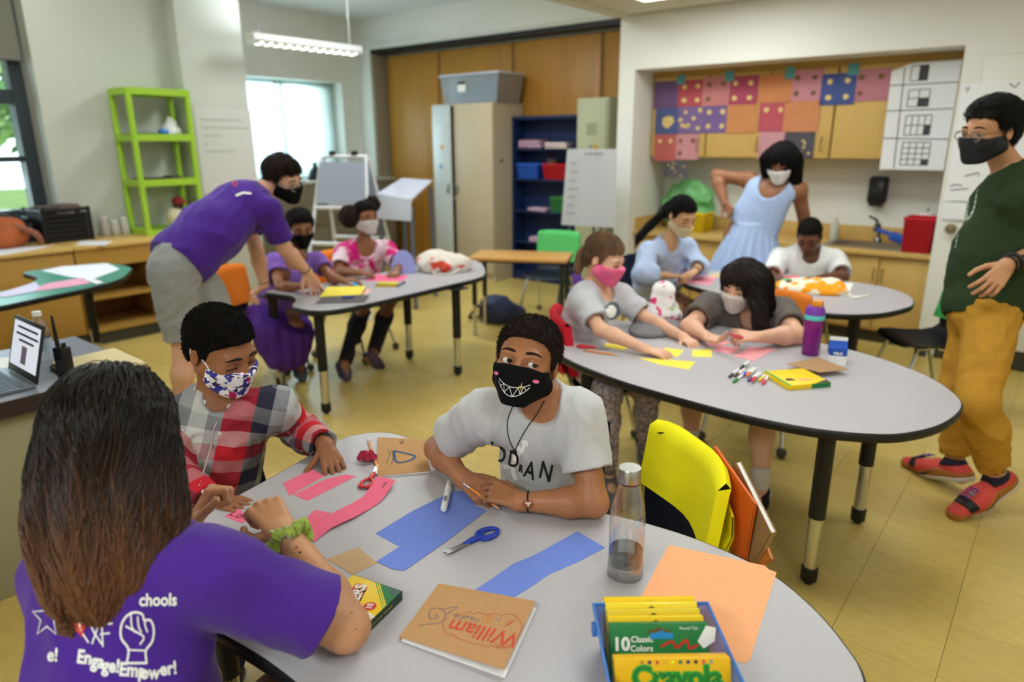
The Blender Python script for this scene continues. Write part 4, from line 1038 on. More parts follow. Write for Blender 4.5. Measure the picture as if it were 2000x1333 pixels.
    def shoes(s, m, sole=None, h=0.006, e=0.007, name='shoe', sock=None, sockfrac=0.25):
        for q in 'LR':
            J = s.J; a, t = J['an' + q], J['toe' + q]; d = t - a; u = nrm(np.cross(np.cross(d, (0, 0, 1)), d)); an = s.D['an']
            P = union(s.foot(q, e)); ap = a + u * an * 0.55; cut = plane(ap, u); h0 = a - u * an * 0.9; bot = plane(h0 - u * (an * 0.80), -u)
            topcut = cone(a + u * 0.01, a + u * 0.12, an * 0.92, an * 0.9)
            f = lambda p: np.maximum(smax(np.maximum(P(p), cut(p)), -topcut(p), 0.004), bot(p))
            lo, hi = np.minimum(a, t) - 0.09, np.maximum(a, t) + 0.09
            o = sdf_obj(name, f, lo, hi, h, m, s.root, s.base)
            if sole is not None:
                sp = union(s.foot(q, e + 0.006)); tp = plane(h0 - u * (an * 0.42), u); bt = plane(h0 - u * (an * 0.98), -u)
                sdf_obj('sole', lambda p: np.maximum(np.maximum(sp(p), tp(p)), bt(p)), lo, hi, h, sole, o, s.base)
            if sock is not None:
                b = J['kn' + q]; c = a + (b - a) * sockfrac; r1 = s.D['an'] + 0.004; f2 = cone(a, c, r1, r1 + (s.D['ca'] - s.D['an']) * sockfrac * 1.4)
                cp = plane(c, b - a); sdf_obj('sock', lambda p: np.maximum(f2(p), cp(p)), np.minimum(a, c) - 0.09, np.maximum(a, c) + 0.09, h, sock, s.root, s.base)
    def band(s, q, t, r, w, m, name='wristband', along='fore'):
        a, b = (s.J['el' + q], s.J['wr' + q]); c = a + (b - a) * t; u = nrm(b - a); x = nrm(np.cross(u, (0.3, 0.2, 1))); y = np.cross(u, x)
        bm = new(); tube(bm, [tuple(c + (x * math.cos(k * PI / 12) + y * math.sin(k * PI / 12)) * r - s.base) for k in range(24)], w, 8, closed=True)
        return obj(name, bm, m, s.root, 180)
def comb(p, ho, f, N, K, L, flow, m, r=0.0006, wav=0.16, lift=0.004, seed=4, rnd=0.0, cloth=None):
    """grow single strands over the hair object ho, following flow along its surface"""
    rs = np.random.RandomState(seed); me = ho.data; n = len(me.vertices); co = np.zeros(n * 3, F32); me.vertices.foreach_get('co', co); co = co.reshape(-1, 3) + A3(p.base)
    q = co[rs.randint(0, n, N)]; pts = np.zeros((N, K, 3), F32); ph = rs.uniform(0, 6.28, N); Ls = L * rs.uniform(0.6, 1.2, N); e = F32(0.004); li = (rs.uniform(0, 1, N) ** 3 * lift).astype(F32); rv = rs.normal(size=(N, 3))
    for k in range(K):
        pts[:, k] = q; d0 = f(q); g = np.stack([f(q + np.eye(3, dtype=F32)[i] * e) - d0 for i in range(3)], 1); g /= (np.linalg.norm(g, axis=1, keepdims=True) + 1e-6)
        v = flow(q) + rv * rnd; v = v - g * (v * g).sum(1)[:, None] * (1 - rnd); v /= (np.linalg.norm(v, axis=1, keepdims=True) + 1e-6)
        v = v + np.cross(v, g) * (wav * np.sin(ph + k * 0.75))[:, None]
        q = (q + v * (Ls / (K - 1))[:, None]).astype(F32)
        if not rnd: q = q - g * (f(q) - li - F32(0.0006))[:, None]
    hc = bpy.data.hair_curves.new('hair_strands'); hc.add_curves([K] * N); hc.attributes['position'].data.foreach_set('vector', (pts.reshape(-1, 3) - A3(p.base)).reshape(-1))
    hc.attributes.new('radius', 'FLOAT', 'POINT').data.foreach_set('value', np.tile(np.linspace(r, r * 0.5, K), N).astype(F32))
    if cloth is not None:
        uu = cloth(pts.reshape(-1, 3).astype(float)); uu[:, 1] = np.repeat(rs.uniform(-0.8, 1.0, N) ** 3, K); hc.attributes.new('cloth', 'FLOAT_VECTOR', 'POINT').data.foreach_set('vector', uu.astype(F32).reshape(-1))
    hc.materials.append(m); o = bpy.data.objects.new('hair_strands', hc); COL.objects.link(o); o.parent = ho; o['kind'] = 'stuff'
def sphere_f(c, r):
    c = A3(c); return lambda p: np.sqrt(((p - c) ** 2).sum(1)) - F32(r)
def rot3(ax, deg):
    a = math.radians(deg); c, s = math.cos(a), math.sin(a)
    return np.array({'z': [[c, -s, 0], [s, c, 0], [0, 0, 1]], 'x': [[1, 0, 0], [0, c, -s], [0, s, c]], 'y': [[c, 0, s], [0, 1, 0], [-s, 0, c]]}[ax])
CHILD = dict(s=0.85, ua=0.037, el=0.031, wr=0.022, hand=0.150, th=0.062, kn=0.043, ca=0.043, an=0.030, neck=0.043, chd=0.092, hip=0.125)
WOMAN = dict(s=1.0, ua=0.045, el=0.037, wr=0.025, hand=0.172, th=0.080, kn=0.053, ca=0.052, an=0.034, neck=0.048, chd=0.110, hip=0.165)
MAN = dict(s=1.1, ua=0.049, el=0.041, wr=0.029, hand=0.190, th=0.083, kn=0.057, ca=0.055, an=0.038, neck=0.058, chd=0.118, hip=0.158)

# ------------------------------------------------------------------ people
CAMP = np.array([0, 0, 1.548]); CR = np.array([0.779, 0.627, 0.0])                  # the photographer's place and right-hand side
def to_cam(p, turn=0.0, pitch=None):
    """horizontal direction towards the photographer turned by degrees to his right, with a vertical part"""
    d = CAMP - np.array(p); e = d * [1, 1, 0]; e = nrm(e); a = math.radians(turn); r = np.array([e[0] * math.cos(a) - e[1] * math.sin(a), e[0] * math.sin(a) + e[1] * math.cos(a), 0])
    z = d[2] / np.linalg.norm(d[:2]) if pitch is None else pitch
    return nrm(r + np.array([0, 0, z]))
def legs_seated(J, fr, rt, w=0.085, th=0.36, kz=0.43, sh=0.36, an=0.085, back=0.06, toe=0.14, spread=0.0):
    fr = nrm(np.array([fr[0], fr[1], 0])); rt = nrm(np.array([rt[0], rt[1], 0])); p = np.array(J['pel'])
    for q, s_ in (('L', -1), ('R', 1)):
        if 'kn' + q in J: continue
        J['hip' + q] = p + rt * s_ * w; k = J['hip' + q] + fr * th + rt * s_ * spread; k = np.array([k[0], k[1], kz]); J['kn' + q] = k
        a = k - fr * back; J['an' + q] = np.array([a[0], a[1], an]); J['toe' + q] = np.array([a[0], a[1], 0.03]) + fr * toe
    return J
SK_DK = skin('skin_deep_brown', (104, 66, 46)); SK_BR = skin('skin_brown', (172, 116, 82)); SK_MB = skin('skin_medium_brown', (146, 96, 66)); SK_TN = skin('skin_tan', (196, 144, 108)); SK_PK = skin('skin_fair', (222, 172, 144)); SK_OL = skin('skin_olive', (206, 158, 120))
HAIRK = mat('hair_black', (20, 17, 16), 0.6, 0.15, var=0.2, vs=40, bump=0.35, bs=90); HAIRC = mat('hair_dark_curls', (40, 30, 25), 0.75, 0.15, var=0.35, vs=160, bump=0.8, bs=150)
HAIRB = mat('hair_brown_black', (40, 29, 24), 0.6, 0.15, var=0.25, vs=30, stretch=(1, 1, .2))
DENIM = mat('dark_blue_denim', (44, 52, 74), 0.8, 0.1, var=0.15, vs=60)
BLKCL = mat('black_cloth', (20, 20, 22), 0.85, 0.1, bump=0.1, bs=400)
BROWM = mat('brow_hair', (50, 33, 25), 0.8, 0.1)

# --- boy in grey T-shirt and black grinning mask (in focus)
J = dict(head=(-0.9872, 1.283, 1.025), neck=(-0.976, 1.335, 0.925), shR=(-1.113, 1.254, 0.8596), elR=(-1.3, 1.27, 0.705), wrR=(-1.132, 1.192, 0.7), haR=(-1.068, 1.197, 0.675),
         shL=(-0.8845, 1.365, 0.8785), elL=(-0.7962, 1.31, 0.69), wrL=(-0.9512, 1.208, 0.685), haL=(-1.036, 1.185, 0.7), pel=(-1.05, 1.50, 0.49))
legs_seated(J, (0.55, -0.83), (-0.83, -0.55), kz=0.46)
hf = to_cam(J['head'], -13, 0.30)
p = Person('boy in grey T-shirt and black mask with a grinning white zigzag mouth', J, dict(CHILD, neck=0.045, ua=0.040, el=0.034), SK_BR, (-1.05, 1.50, 0), hf, (0.10, 0.08, 1), hs=0.209,
           hands=dict(R=dict(n=(0.35, -0.5, 0.75), curls=[(30, 45, 25), (42, 50, 30), (46, 50, 30), (50, 50, 30)], thumb=(10, 15, 20)), L=dict(n=(0.15, -0.45, 0.85), curls=[(30, 40, 20), (38, 45, 25), (44, 45, 25), (48, 45, 25)], thumb=(20, 20, 20))))
p.build_body(0.008, 0.0022, 0.0022)
PB = p
p.eyes(look=(-34, 0), iris=(48, 30, 20)); p.brows(BROWM); p.lashes(BROWM)
hp_ = p.cap(HAIRC, 0.0035, t=0.058, noise=0.002, ns=90, curl=0.002, line=zl([(-0.6, -0.34), (-0.30, -0.32), (-0.16, -0.10), (-0.13, 0.04), (-0.02, 0.08), (0.03, -0.04), (0.09, -0.02), (0.13, 0.14), (0.20, 0.22), (0.27, 0.27), (0.36, 0.305), (0.6, 0.31)])); comb(p, hp_, p.capf, 9000, 6, 0.008, lambda q: (q - A3(p.Hc)) * 6, HAIRC, r=0.0007, wav=1.2, rnd=0.55)
mk = p.mask(BLKCL, 0.0025, loops=(18, 18, 18), loop_r=0.0022)
gs = p.shirt(mat('heather_grey_jersey', (196, 196, 199), 0.85, 0.1, var=0.07, vs=220, bump=0.12, bs=300, sheen=0.2), sleeve=0.62, h=0.0045, hem=-0.10, wr=0.0035, ws=24, seed=11, sl_loose=0.016, neck=(0.058, 0.008))
p.bottoms(mat('black_shorts', (30, 30, 34), 0.8), frac=1.0); p.shoes(mat('dark_trainers', (40, 40, 46), 0.6), sole=mat('sole_white', (210, 210, 205), 0.6), h=0.008)

# drawings on the mask and shirt of the boy in grey
def decal(p, name, bm, frame_c, xax, yax, f, d, m, parent, off=0.0012):
    return project_bm(name, bm, basis(xax, yax, frame_c), f, d, m, parent, p.base, off)
WPR = mat('white_print', (238, 238, 236), 0.7, 0.1)
h = p.hs; mx, my = -p.HF[:, 0], p.HF[:, 2]; fc = p.H(0, 0.75, -0.255)
def mouth_pts():
    up = [(x, 0.030 + 2.6 * x * x) for x in np.linspace(-0.185, 0.185, 13)]
    lo = [(x, -0.118 + 5.6 * x * x) for x in np.linspace(-0.185, 0.185, 17)]
    g = lambda P: [(a, b * 0.70 - 0.045) for a, b in P]
    return g(up), g(lo)
bm = new()
up_, lo_ = mouth_pts(); U = lambda x: np.interp(x, [a for a, b in up_], [b for a, b in up_]); Lo = lambda x: np.interp(x, [a for a, b in lo_], [b for a, b in lo_])
S = lambda P: [(a * h, b * h) for a, b in P]
ribbon(bm, S(up_), 0.0017); ribbon(bm, S(lo_), 0.0017)
zz = [(-0.15, Lo(-0.15)), (-0.105, U(-0.105)), (-0.085, Lo(-0.085)), (-0.03, U(-0.03) - .004), (0.02, Lo(0.02)), (0.07, U(0.07)), (0.10, Lo(0.10)), (0.125, U(0.125)), (0.155, Lo(0.155))]
for a, b in zip(zz, zz[1:]): ribbon(bm, S([(a[0] + (b[0] - a[0]) * t, a[1] + (b[1] - a[1]) * t) for t in np.linspace(0, 1, 7)]), 0.0014)
decal(p, 'grin_print', bm, fc, mx, my, p.mu, -p.HF[:, 1], WPR, mk, 0.0022)
bm = new()
for x in (-0.235, 0.235):
    ring = [((x + 0.034 * math.cos(k * PI / 8)) * h, (0.085 + 0.022 * math.sin(k * PI / 8)) * h, 0) for k in range(16)]; bm.faces.new([bm.verts.new(q) for q in ring])
decal(p, 'pink_cheek_print', bm, fc, mx, my, p.mu, -p.HF[:, 1], mat('pink_print', (240, 130, 165), 0.7), mk, 0.0024)
bm = new()
st = [((0.10 + r * math.cos(k * PI / 4)) * h, (0.0 + 1.25 * r * math.sin(k * PI / 4)) * h, 0) for k, r in enumerate([0.03, 0.010, 0.042, 0.010, 0.03, 0.010, 0.042, 0.010])]; bm.faces.new([bm.verts.new(q) for q in st])
decal(p, 'gold_star_print', bm, fc, mx, my, p.mu, -p.HF[:, 1], mat('gold_print', (214, 178, 96), 0.6), mk, 0.0034)
# shirt lettering across the chest
fr = p.fr; c0 = (-0.9722, 1.234, 0.7882)
rx = nrm(np.array((-0.9189, 1.284, 0.736)) - np.array((-1.073, 1.253, 0.772))); ux = nrm(np.array([0, 0, 1.0]) + 0.1 * fr)
dk = mat('charcoal_print', (44, 48, 52), 0.8, 0.1)
LET = [('J', (-0.9702, 1.124, 0.8473), 0.078), ('O', (-0.9525, 1.135, 0.838), 0.068), ('D', (-0.925, 1.152, 0.8266), 0.070), ('R', (-0.9082, 1.159, 0.8069), 0.032), ('A', (-0.8904, 1.171, 0.8023), 0.076), ('N', (-0.8606, 1.194, 0.799), 0.078)]
for ch, c, sz in LET:
    bm = text_bm(ch, sz, 0.0012, cuts=0.008); xf(bm, bm.verts[:], MX.Diagonal((0.62, 1, 1, 1)))
    v = nrm(np.array(c) - CAMP); decal(p, 'lettering', bm, c, rx, ux, p.sf, v, dk, gs, 0.0015)
bm = new()                                                              # white leaping figure print
for pts, w in [([(0.0, 0.047), (0.004, 0.02), (-0.006, 0.0)], 0.014), ([(-0.006, 0.0), (-0.03, -0.016), (-0.052, -0.014)], 0.013), ([(-0.006, 0.0), (0.0, -0.022), (0.012, -0.04)], 0.014), ([(0.002, 0.035), (0.012, 0.055), (0.014, 0.075)], 0.009), ([(0.0, 0.04), (-0.016, 0.03), (-0.03, 0.036)], 0.008)]:
    ribbon(bm, [q[:2] for q in spline([(a, b, 0) for a, b in pts], 5)], w)
for cx, cy, r in ((0.003, 0.058, 0.009), (0.016, 0.082, 0.010)): bm.faces.new([bm.verts.new((cx + r * math.cos(k * PI / 6), cy + r * math.sin(k * PI / 6), 0)) for k in range(12)])
decal(p, 'white_figure_print', bm, (-0.9205, 1.151, 0.8126), rx, ux, p.sf, nrm(np.array((-0.9205, 1.151, 0.8126)) - CAMP), WPR, gs, 0.0012)
# cord necklace with dark bead and pendant
cp = [(-0.9378, 1.165, 0.9616), (-0.9421, 1.15, 0.9294), (-0.9373, 1.143, 0.8985), (-0.9268, 1.141, 0.8721), (-0.9144, 1.143, 0.8504)]; cq = [(-0.9144, 1.143, 0.8504), (-0.9095, 1.158, 0.8791), (-0.9004, 1.177, 0.9101), (-0.8875, 1.198, 0.9412), (-0.8786, 1.218, 0.9734)]
q = march(lambda x: np.minimum(p.sf(x), p.f(x)), np.array(spline(cp, 5) + spline(cq, 5), F32), A3(nrm(np.array((-0.9179, 1.16, 0.9043)) - CAMP)), off=0.0015) - A3(p.base)
bm = new(); tube(bm, [tuple(x) for x in q.tolist()], 0.0013, 6); nk = obj('necklace', bm, mat('dark_green_cord', (24, 44, 40), 0.7), p.root, 180)
e = q[len(spline(cp, 5))]; bm = new(); sphere(bm, tuple(e), (0.006, 0.006, 0.009)); obj('bead', bm, BLACK, nk, 180)
bm = new(); sphere(bm, tuple(e + np.array([0.0, -0.002, -0.022])), (0.007, 0.004, 0.013)); obj('pendant', bm, mat('bone_pendant', (222, 218, 205), 0.4), nk, 180)
# wrist strap with oval charm
t_ = 0.88; w = p.J['elL'] + (p.J['wrL'] - p.J['elL']) * t_
bd = p.band('L', t_, 0.0265, 0.0022, BLACK, 'bracelet')
cc = w + nrm(CAMP - w) * 0.027 + np.array([0, 0, -0.006]) - p.base; m_ = V(nrm(CAMP - w).tolist()).to_track_quat('Z', 'Y').to_matrix().to_4x4()
bm = new(); lathe(bm, [(0.0005, 0.006), (0.007, 0.0055), (0.011, 0.003), (0.0115, 0), (0.0, 0)], mtx=MX.Translation(cc.tolist()) @ m_ @ MX.Diagonal((1.25, 0.9, 1, 1)), cap=False); ch = obj('charm', bm, mat('rust_enamel', (150, 84, 54), 0.35), bd, 60)
bm = new()
for pts, w_ in [([(-0.007, 0.004), (-0.003, 0.001), (0, 0.001), (0.003, 0.001), (0.007, 0.004)], 0.0026), ([(0, 0.002), (0, -0.006)], 0.0036)]: ribbon(bm, pts, w_, 0.0066, MX.Translation(cc.tolist()) @ m_)
obj('charm_emblem', bm, WPR, ch, None)
PB = p

# --- boy in plaid shirt looking down
J = dict(head=(-1.797, 0.9259, 0.9925), neck=(-1.859, 0.9346, 0.8247), shL=(-1.737, 1.036, 0.7985), elL=(-1.789, 1.145, 0.6652), wrL=(-1.585, 1.095, 0.6998), haL=(-1.505, 1.064, 0.6567),
         shR=(-1.917, 0.8006, 0.7714), elR=(-1.75, 0.727, 0.679), wrR=(-1.624, 0.752, 0.6516), haR=(-1.562, 0.7817, 0.653), pel=(-1.93, 0.86, 0.49))
legs_seated(J, (0.78, -0.62), (-0.62, -0.78), kz=0.46, th=0.34)
hf = to_cam(J['head'], 40, -0.42)
p = Person('boy in a red grey and navy plaid shirt with blue blotched mask, eyes lowered', J, dict(CHILD, neck=0.047, chd=0.10, hand=0.152), SK_MB, (-1.93, 0.86, 0), hf, (-0.08, -0.05, 1), hs=0.225,
           hands=dict(L=dict(n=(0.25, -0.15, 0.95), curls=[(12, 30, 22), (12, 30, 22), (15, 32, 22), (20, 34, 25)], thumb=(-5, -8, 10)), R=dict(n=(0, 0, 1))))
p.eye_open = 0.0
p.build_body(0.008, 0.0025, 0.0022); p.lashes(BROWM, z=-0.035, r=0.007); p.brows(mat('brow_black', (16, 13, 12), 0.8), z=0.10)
HCR = mat('hair_black_cropped', (22, 19, 18), 0.85, 0.08, var=0.3, vs=170, bump=0.7, bs=190); hp_ = p.cap(HCR, 0.0035, t=0.055, noise=0.001, ns=80, curl=0.0012, line=zl([(-0.6, -0.34), (-0.30, -0.32), (-0.16, -0.10), (-0.13, 0.04), (-0.02, 0.08), (0.03, -0.04), (0.09, -0.02), (0.13, 0.14), (0.20, 0.20), (0.27, 0.25), (0.36, 0.29), (0.6, 0.30)])); comb(p, hp_, p.capf, 8000, 5, 0.006, lambda q: (q - A3(p.Hc)) * 6, HCR, r=0.0006, wav=1.0, rnd=0.6)
def plaid():
    m = bpy.data.materials.new('plaid_cotton'); m.use_nodes = True; nt = m.node_tree; b = nt.nodes['Principled BSDF']; b.inputs['Roughness'].default_value = 0.85; b.inputs['Specular IOR Level'].default_value = 0.15
    at = nt.nodes.new('ShaderNodeAttribute'); at.attribute_name = 'cloth'; sx = nt.nodes.new('ShaderNodeSeparateXYZ'); nt.links.new(at.outputs['Vector'], sx.inputs[0])
    def stripes(sock, period, cols, off=0.0):
        a = nt.nodes.new('ShaderNodeMath'); a.operation = 'MULTIPLY_ADD'; a.inputs[1].default_value = 1 / period; a.inputs[2].default_value = off + 50; nt.links.new(sock, a.inputs[0])
        f = nt.nodes.new('ShaderNodeMath'); f.operation = 'FRACT'; nt.links.new(a.outputs[0], f.inputs[0])
        r = nt.nodes.new('ShaderNodeValToRGB'); r.color_ramp.interpolation = 'CONSTANT'
        while len(r.color_ramp.elements) < len(cols): r.color_ramp.elements.new(0.5)
        for e, (pos, c) in zip(r.color_ramp.elements, cols): e.position = pos; e.color = lin(c)
        nt.links.new(f.outputs[0], r.inputs[0]); return r.outputs[0]
    R_, G_, N_, W_ = (186, 36, 46), (150, 152, 156), (44, 44, 62), (206, 208, 206)
    warp = stripes(sx.outputs[0], 0.25, [(0, G_), (0.16, W_), (0.34, G_), (0.50, N_), (0.68, R_), (0.86, R_)], 0.10)
    weft = stripes(sx.outputs[1], 0.25, [(0, G_), (0.2, N_), (0.38, G_), (0.52, R_), (0.68, W_), (0.85, N_)], 0.35)
    mx = nt.nodes.new('ShaderNodeMix'); mx.data_type = 'RGBA'; mx.inputs['Factor'].default_value = 0.36
    nt.links.new(warp, mx.inputs[6]); nt.links.new(weft, mx.inputs[7]); nt.links.new(mx.outputs[2], b.inputs['Base Color'])
    n = nt.nodes.new('ShaderNodeTexNoise'); n.inputs['Scale'].default_value = 400; bp = nt.nodes.new('ShaderNodeBump'); bp.inputs['Strength'].default_value = 0.15; nt.links.new(n.outputs['Fac'], bp.inputs['Height']); nt.links.new(bp.outputs[0], b.inputs['Normal'])
    return m
PLAID = plaid()
ps = p.shirt(PLAID, sleeve=1.93, h=0.0045, hem=-0.08, wr=0.005, ws=22, seed=21, sl_loose=0.011, loose=0.016, neck=(0.046, 0.024), name='plaid_shirt', uvw=True, vneck=0.0)
# collar, placket, buttons
for sgn in (-1, 1):
    rows = []
    for k in range(9):
        a = math.radians(-10 + 165 * k / 8); r0 = 0.060; c = p.J['neck'] + p.up * 0.012 + p.fr * 0.006
        d = p.rt * sgn * math.sin(a) - p.fr * math.cos(a) * 1.0
        dr = max(0, (k - 4) / 4) ** 1.5
        rows.append([c + d * r0 + p.up * (0.030 - 0.012 * k / 8 - 0.018 * dr), c + d * (r0 + 0.008) + p.up * (0.034 - 0.012 * k / 8 - 0.018 * dr), c + d * (r0 + 0.022 + 0.014 * dr) + p.up * (0.004 - 0.046 * dr), c + d * (r0 + 0.016 + 0.014 * dr) + p.up * (0.002 - 0.046 * dr)])
    bm = new(); vs = [[bm.verts.new(tuple(np.array(q) - p.base)) for q in r] for r in rows]
    for a, b in zip(vs, vs[1:]):
        for k in range(4): bm.faces.new((a[k], a[(k + 1) % 4], b[(k + 1) % 4], b[k]))
    bm.faces.new(vs[0]); bm.faces.new(vs[-1][::-1])
    o = obj('collar', bm, PLAID, ps, 60); n = len(o.data.vertices); co = np.zeros(n * 3, F32); o.data.vertices.foreach_get('co', co); set_attr(o.data, np.stack([0.03 + 0.02 * np.sin(np.arange(n)), np.full(n, 0.10), np.zeros(n)], 1))
fpts = [p.lp(0.93 - 0.9 * k / 14) + p.rt * (-0.012 + 0.004 * math.sin(k)) + p.fr * 0.3 for k in range(15)]
surf_tube('placket_edge', fpts, p.sf, -p.fr, 0.0022, mat('placket_edge', (196, 170, 170), 0.8), ps, p.base, off=0.001)
bpts = [p.lp(t) + p.rt * -0.026 + p.fr * 0.3 for t in (0.84, 0.64, 0.44, 0.24, 0.05)]
for q in march(p.sf, np.array(bpts, F32), A3(-p.fr), off=0.0012):
    bm = new(); lathe(bm, [(0.0, 0.002), (0.003, 0.0014), (0.0048, 0.0022), (0.0055, 0.001), (0.005, 0)], mtx=MX.Translation((q - A3(p.base)).tolist()) @ V(p.fr.tolist()).to_track_quat('Z', 'Y').to_matrix().to_4x4(), seg=14, cap=False); obj('button', bm, mat('shell_button', (226, 218, 210), 0.3), ps, 60)
p.bottoms(DENIM, h=0.01); p.shoes(mat('dark_trainers'), sole=mat('sole_white'), h=0.009)
BLOT = bpy.data.materials.new('blotched_mask_cloth'); BLOT.use_nodes = True; nt = BLOT.node_tree; b = nt.nodes['Principled BSDF']; b.inputs['Roughness'].default_value = 0.8
tc = nt.nodes.new('ShaderNodeTexCoord'); col = None
def blot(prev, sc, thr, c, off):
    mp = nt.nodes.new('ShaderNodeMapping'); mp.inputs['Location'].default_value = (off, off * 2, off * 3); nt.links.new(tc.outputs['Object'], mp.inputs[0])
    n = nt.nodes.new('ShaderNodeTexNoise'); n.inputs['Scale'].default_value = sc; n.inputs['Detail'].default_value = 2.5; nt.links.new(mp.outputs[0], n.inputs['Vector'])
    r = nt.nodes.new('ShaderNodeValToRGB'); r.color_ramp.elements[0].position = thr; r.color_ramp.elements[1].position = thr + 0.012; nt.links.new(n.outputs['Fac'], r.inputs[0])
    mx = nt.nodes.new('ShaderNodeMix'); mx.data_type = 'RGBA'; nt.links.new(r.outputs[0], mx.inputs[0]); mx.inputs[7].default_value = lin(c)
    if prev is None: mx.inputs[6].default_value = lin((236, 236, 246))
    else: nt.links.new(prev, mx.inputs[6])
    return mx.outputs[2]
col = blot(None, 34, 0.53, (52, 52, 160), 0.0); col = blot(col, 48, 0.585, (30, 28, 92), 1.3); col = blot(col, 30, 0.635, (168, 24, 90), 4.1)
nt.links.new(col, b.inputs['Base Color'])
p.mask(BLOT, 0.0025, loops=(240, 240, 244), loop_r=0.0022, puff=0.03, top=-0.075, side_top=-0.10, back=0.14, side_bot=-0.38, bot=-0.46)
# finger nails
def nails(p, q, c, sz=0.034):
    for k, (t, a, n) in enumerate(p.tips[q][:4]):
        L = p.D['hand']; r = 0.036 * L; n = nrm(n - a * (n @ a)); cc = t + n * r * 0.80 + a * r * 0.1 - p.base
        bm = new(); sphere(bm, (0, 0, 0), (0.030 * L, 0.040 * L, 0.010 * L), 10); xf(bm, bm.verts[:], basis(np.cross(a, n), a, cc)); obj('finger_nail', bm, c, p.body, 180)
nails(p, 'L', mat('nail_pink', (196, 150, 136), 0.3))
nails(PB, 'R', mat('nail_brown', (160, 112, 88), 0.3))
PP = p

# --- woman in the purple shirt seen from behind, long dark hair with lighter ends
PURP = mat('purple_jersey', (74, 40, 142), 0.85, 0.1, var=0.06, vs=160, bump=0.12, bs=260, sheen=0.15)
J = dict(head=(-1.205, 0.4145, 1.066), neck=(-1.198, 0.4046, 0.9164), shR=(-1.012, 0.4635, 0.8527), elR=(-0.8924, 0.6271, 0.705), wrR=(-1.111, 0.6578, 0.7968), haR=(-1.211, 0.6613, 0.8444),
         shL=(-1.276, 0.3332, 0.8216), elL=(-1.482, 0.4866, 0.6725), wrL=(-1.356, 0.581, 0.7622), haL=(-1.343, 0.6269, 0.8207), pel=(-1.04, 0.27, 0.50))
fr_ = np.cross((0, 0, 1), np.array(J['shR']) - np.array(J['shL']))
legs_seated(J, fr_, np.array(J['shR']) - np.array(J['shL']), kz=0.46, th=0.30, w=0.10)
p = Person('person with long dark hair seen from behind in printed purple T-shirt, fists raised', J, dict(WOMAN, ua=0.044, el=0.040, wr=0.026), SK_TN, (-1.04, 0.27, 0), nrm((-0.80, 0.60, -0.15)), (0, 0, 1), hs=0.228,
           hands=dict(R=dict(n=(0.30, -0.25, 0.9), curls=[(62, 85, 60), (68, 88, 60), (72, 88, 60), (75, 88, 60)], thumb=(25, 35, 30)), L=dict(n=(-0.55, -0.35, 0.6), curls=[(55, 85, 60), (65, 88, 60), (70, 88, 60), (75, 88, 60)], thumb=(-5, 0, 25))))
p.build_body(0.009, 0.004, 0.0022)
MOLE = mat('mole', (88, 54, 44), 0.6)
def mole(p, u, r):
    o = CAMP; d = np.array(u) - o; q = march(p.f, np.array([np.array(u)], F32), A3(nrm(d)), off=0.0002)[0] - p.base
    bm = new(); sphere(bm, tuple(float(x) for x in q), (r, r, r * 0.6), 8); obj('mole', bm, MOLE, p.body, 180)
for u, r in [((-0.9549, 0.5828, 0.8694), 0.0022), ((-0.9485, 0.5849, 0.8608), 0.0026), ((-0.9587, 0.5762, 0.8599), 0.0015), ((-0.9573, 0.5745, 0.8522), 0.0011), ((-0.9155, 0.6082, 0.8524), 0.0012), ((-0.8976, 0.6147, 0.8309), 0.0013), ((-0.9755, 0.5726, 0.8865), 0.0012), ((-1.07, 0.5749, 0.917), 0.0013), ((-1.045, 0.5893, 0.9028), 0.0013), ((-0.9296, 0.5943, 0.8454), 0.001), ((-0.9164, 0.5967, 0.8231), 0.001), ((-0.8241, 0.5925, 0.7917), 0.0017), ((-0.8145, 0.5904, 0.7653), 0.0014), ((-0.8383, 0.5586, 0.7314), 0.0014), ((-0.8526, 0.5557, 0.7544), 0.0012), ((-1.057, 0.5765, 0.8928), 0.001)]: mole(p, u, r)
ts = p.shirt(PURP, sleeve=0.78, h=0.0055, hem=-0.12, wr=0.0045, ws=17, seed=31, sl_loose=0.020, loose=0.014, neck=(0.07, 0.0))
p.bottoms(BLKCL, h=0.012); p.shoes(mat('dark_trainers'), h=0.01)
# printed words and emblems on the back of the shirt
yb = p.up; xb = nrm(np.array((-1.098, 0.4244, 0.7534)) - np.array((-1.304, 0.3133, 0.7195)))
def back(name, bm, c, m, off=0.0015, xax=None): return project_bm(name, bm, basis(xb if xax is None else xax, yb, c), p.sf, nrm(np.array(c) - CAMP), m, ts, p.base, off)
for s_, c, sz in [('chools', (-0.9396, 0.3424, 0.9086), 0.026), ('hello!', (-1.046, 0.2285, 0.8321), 0.027)]:
    if s_ == 'hello!': s_ = 'e!'
    back('lettering', text_bm(s_, sz, 0.0007, cuts=0.012), c, WPR)
for s_, c, sz, tilt in [('En', (-1.009, 0.2567, 0.8287), 0.027, -0.10), ('ga', (-0.993, 0.2676, 0.823), 0.027, -0.10), ('ge!', (-0.9767, 0.2784, 0.8166), 0.027, -0.05), ('Emp', (-0.9511, 0.2966, 0.8103), 0.027, -0.06), ('ow', (-0.9307, 0.3118, 0.8068), 0.027, 0.0), ('er!', (-0.9108, 0.3299, 0.8126), 0.027, 0.12)]:
    back('lettering', text_bm(s_, sz, 0.0009, cuts=0.012), c, WPR, xax=nrm(xb + yb * tilt))
bm = new()                                                             # raised fist outline
FO = [(-0.016, -0.030), (-0.014, -0.012), (-0.026, 0.002), (-0.027, 0.018), (-0.020, 0.030), (-0.008, 0.036), (0.006, 0.034), (0.010, 0.026), (0.020, 0.026), (0.026, 0.014), (0.024, -0.002), (0.014, -0.014), (0.016, -0.030)]
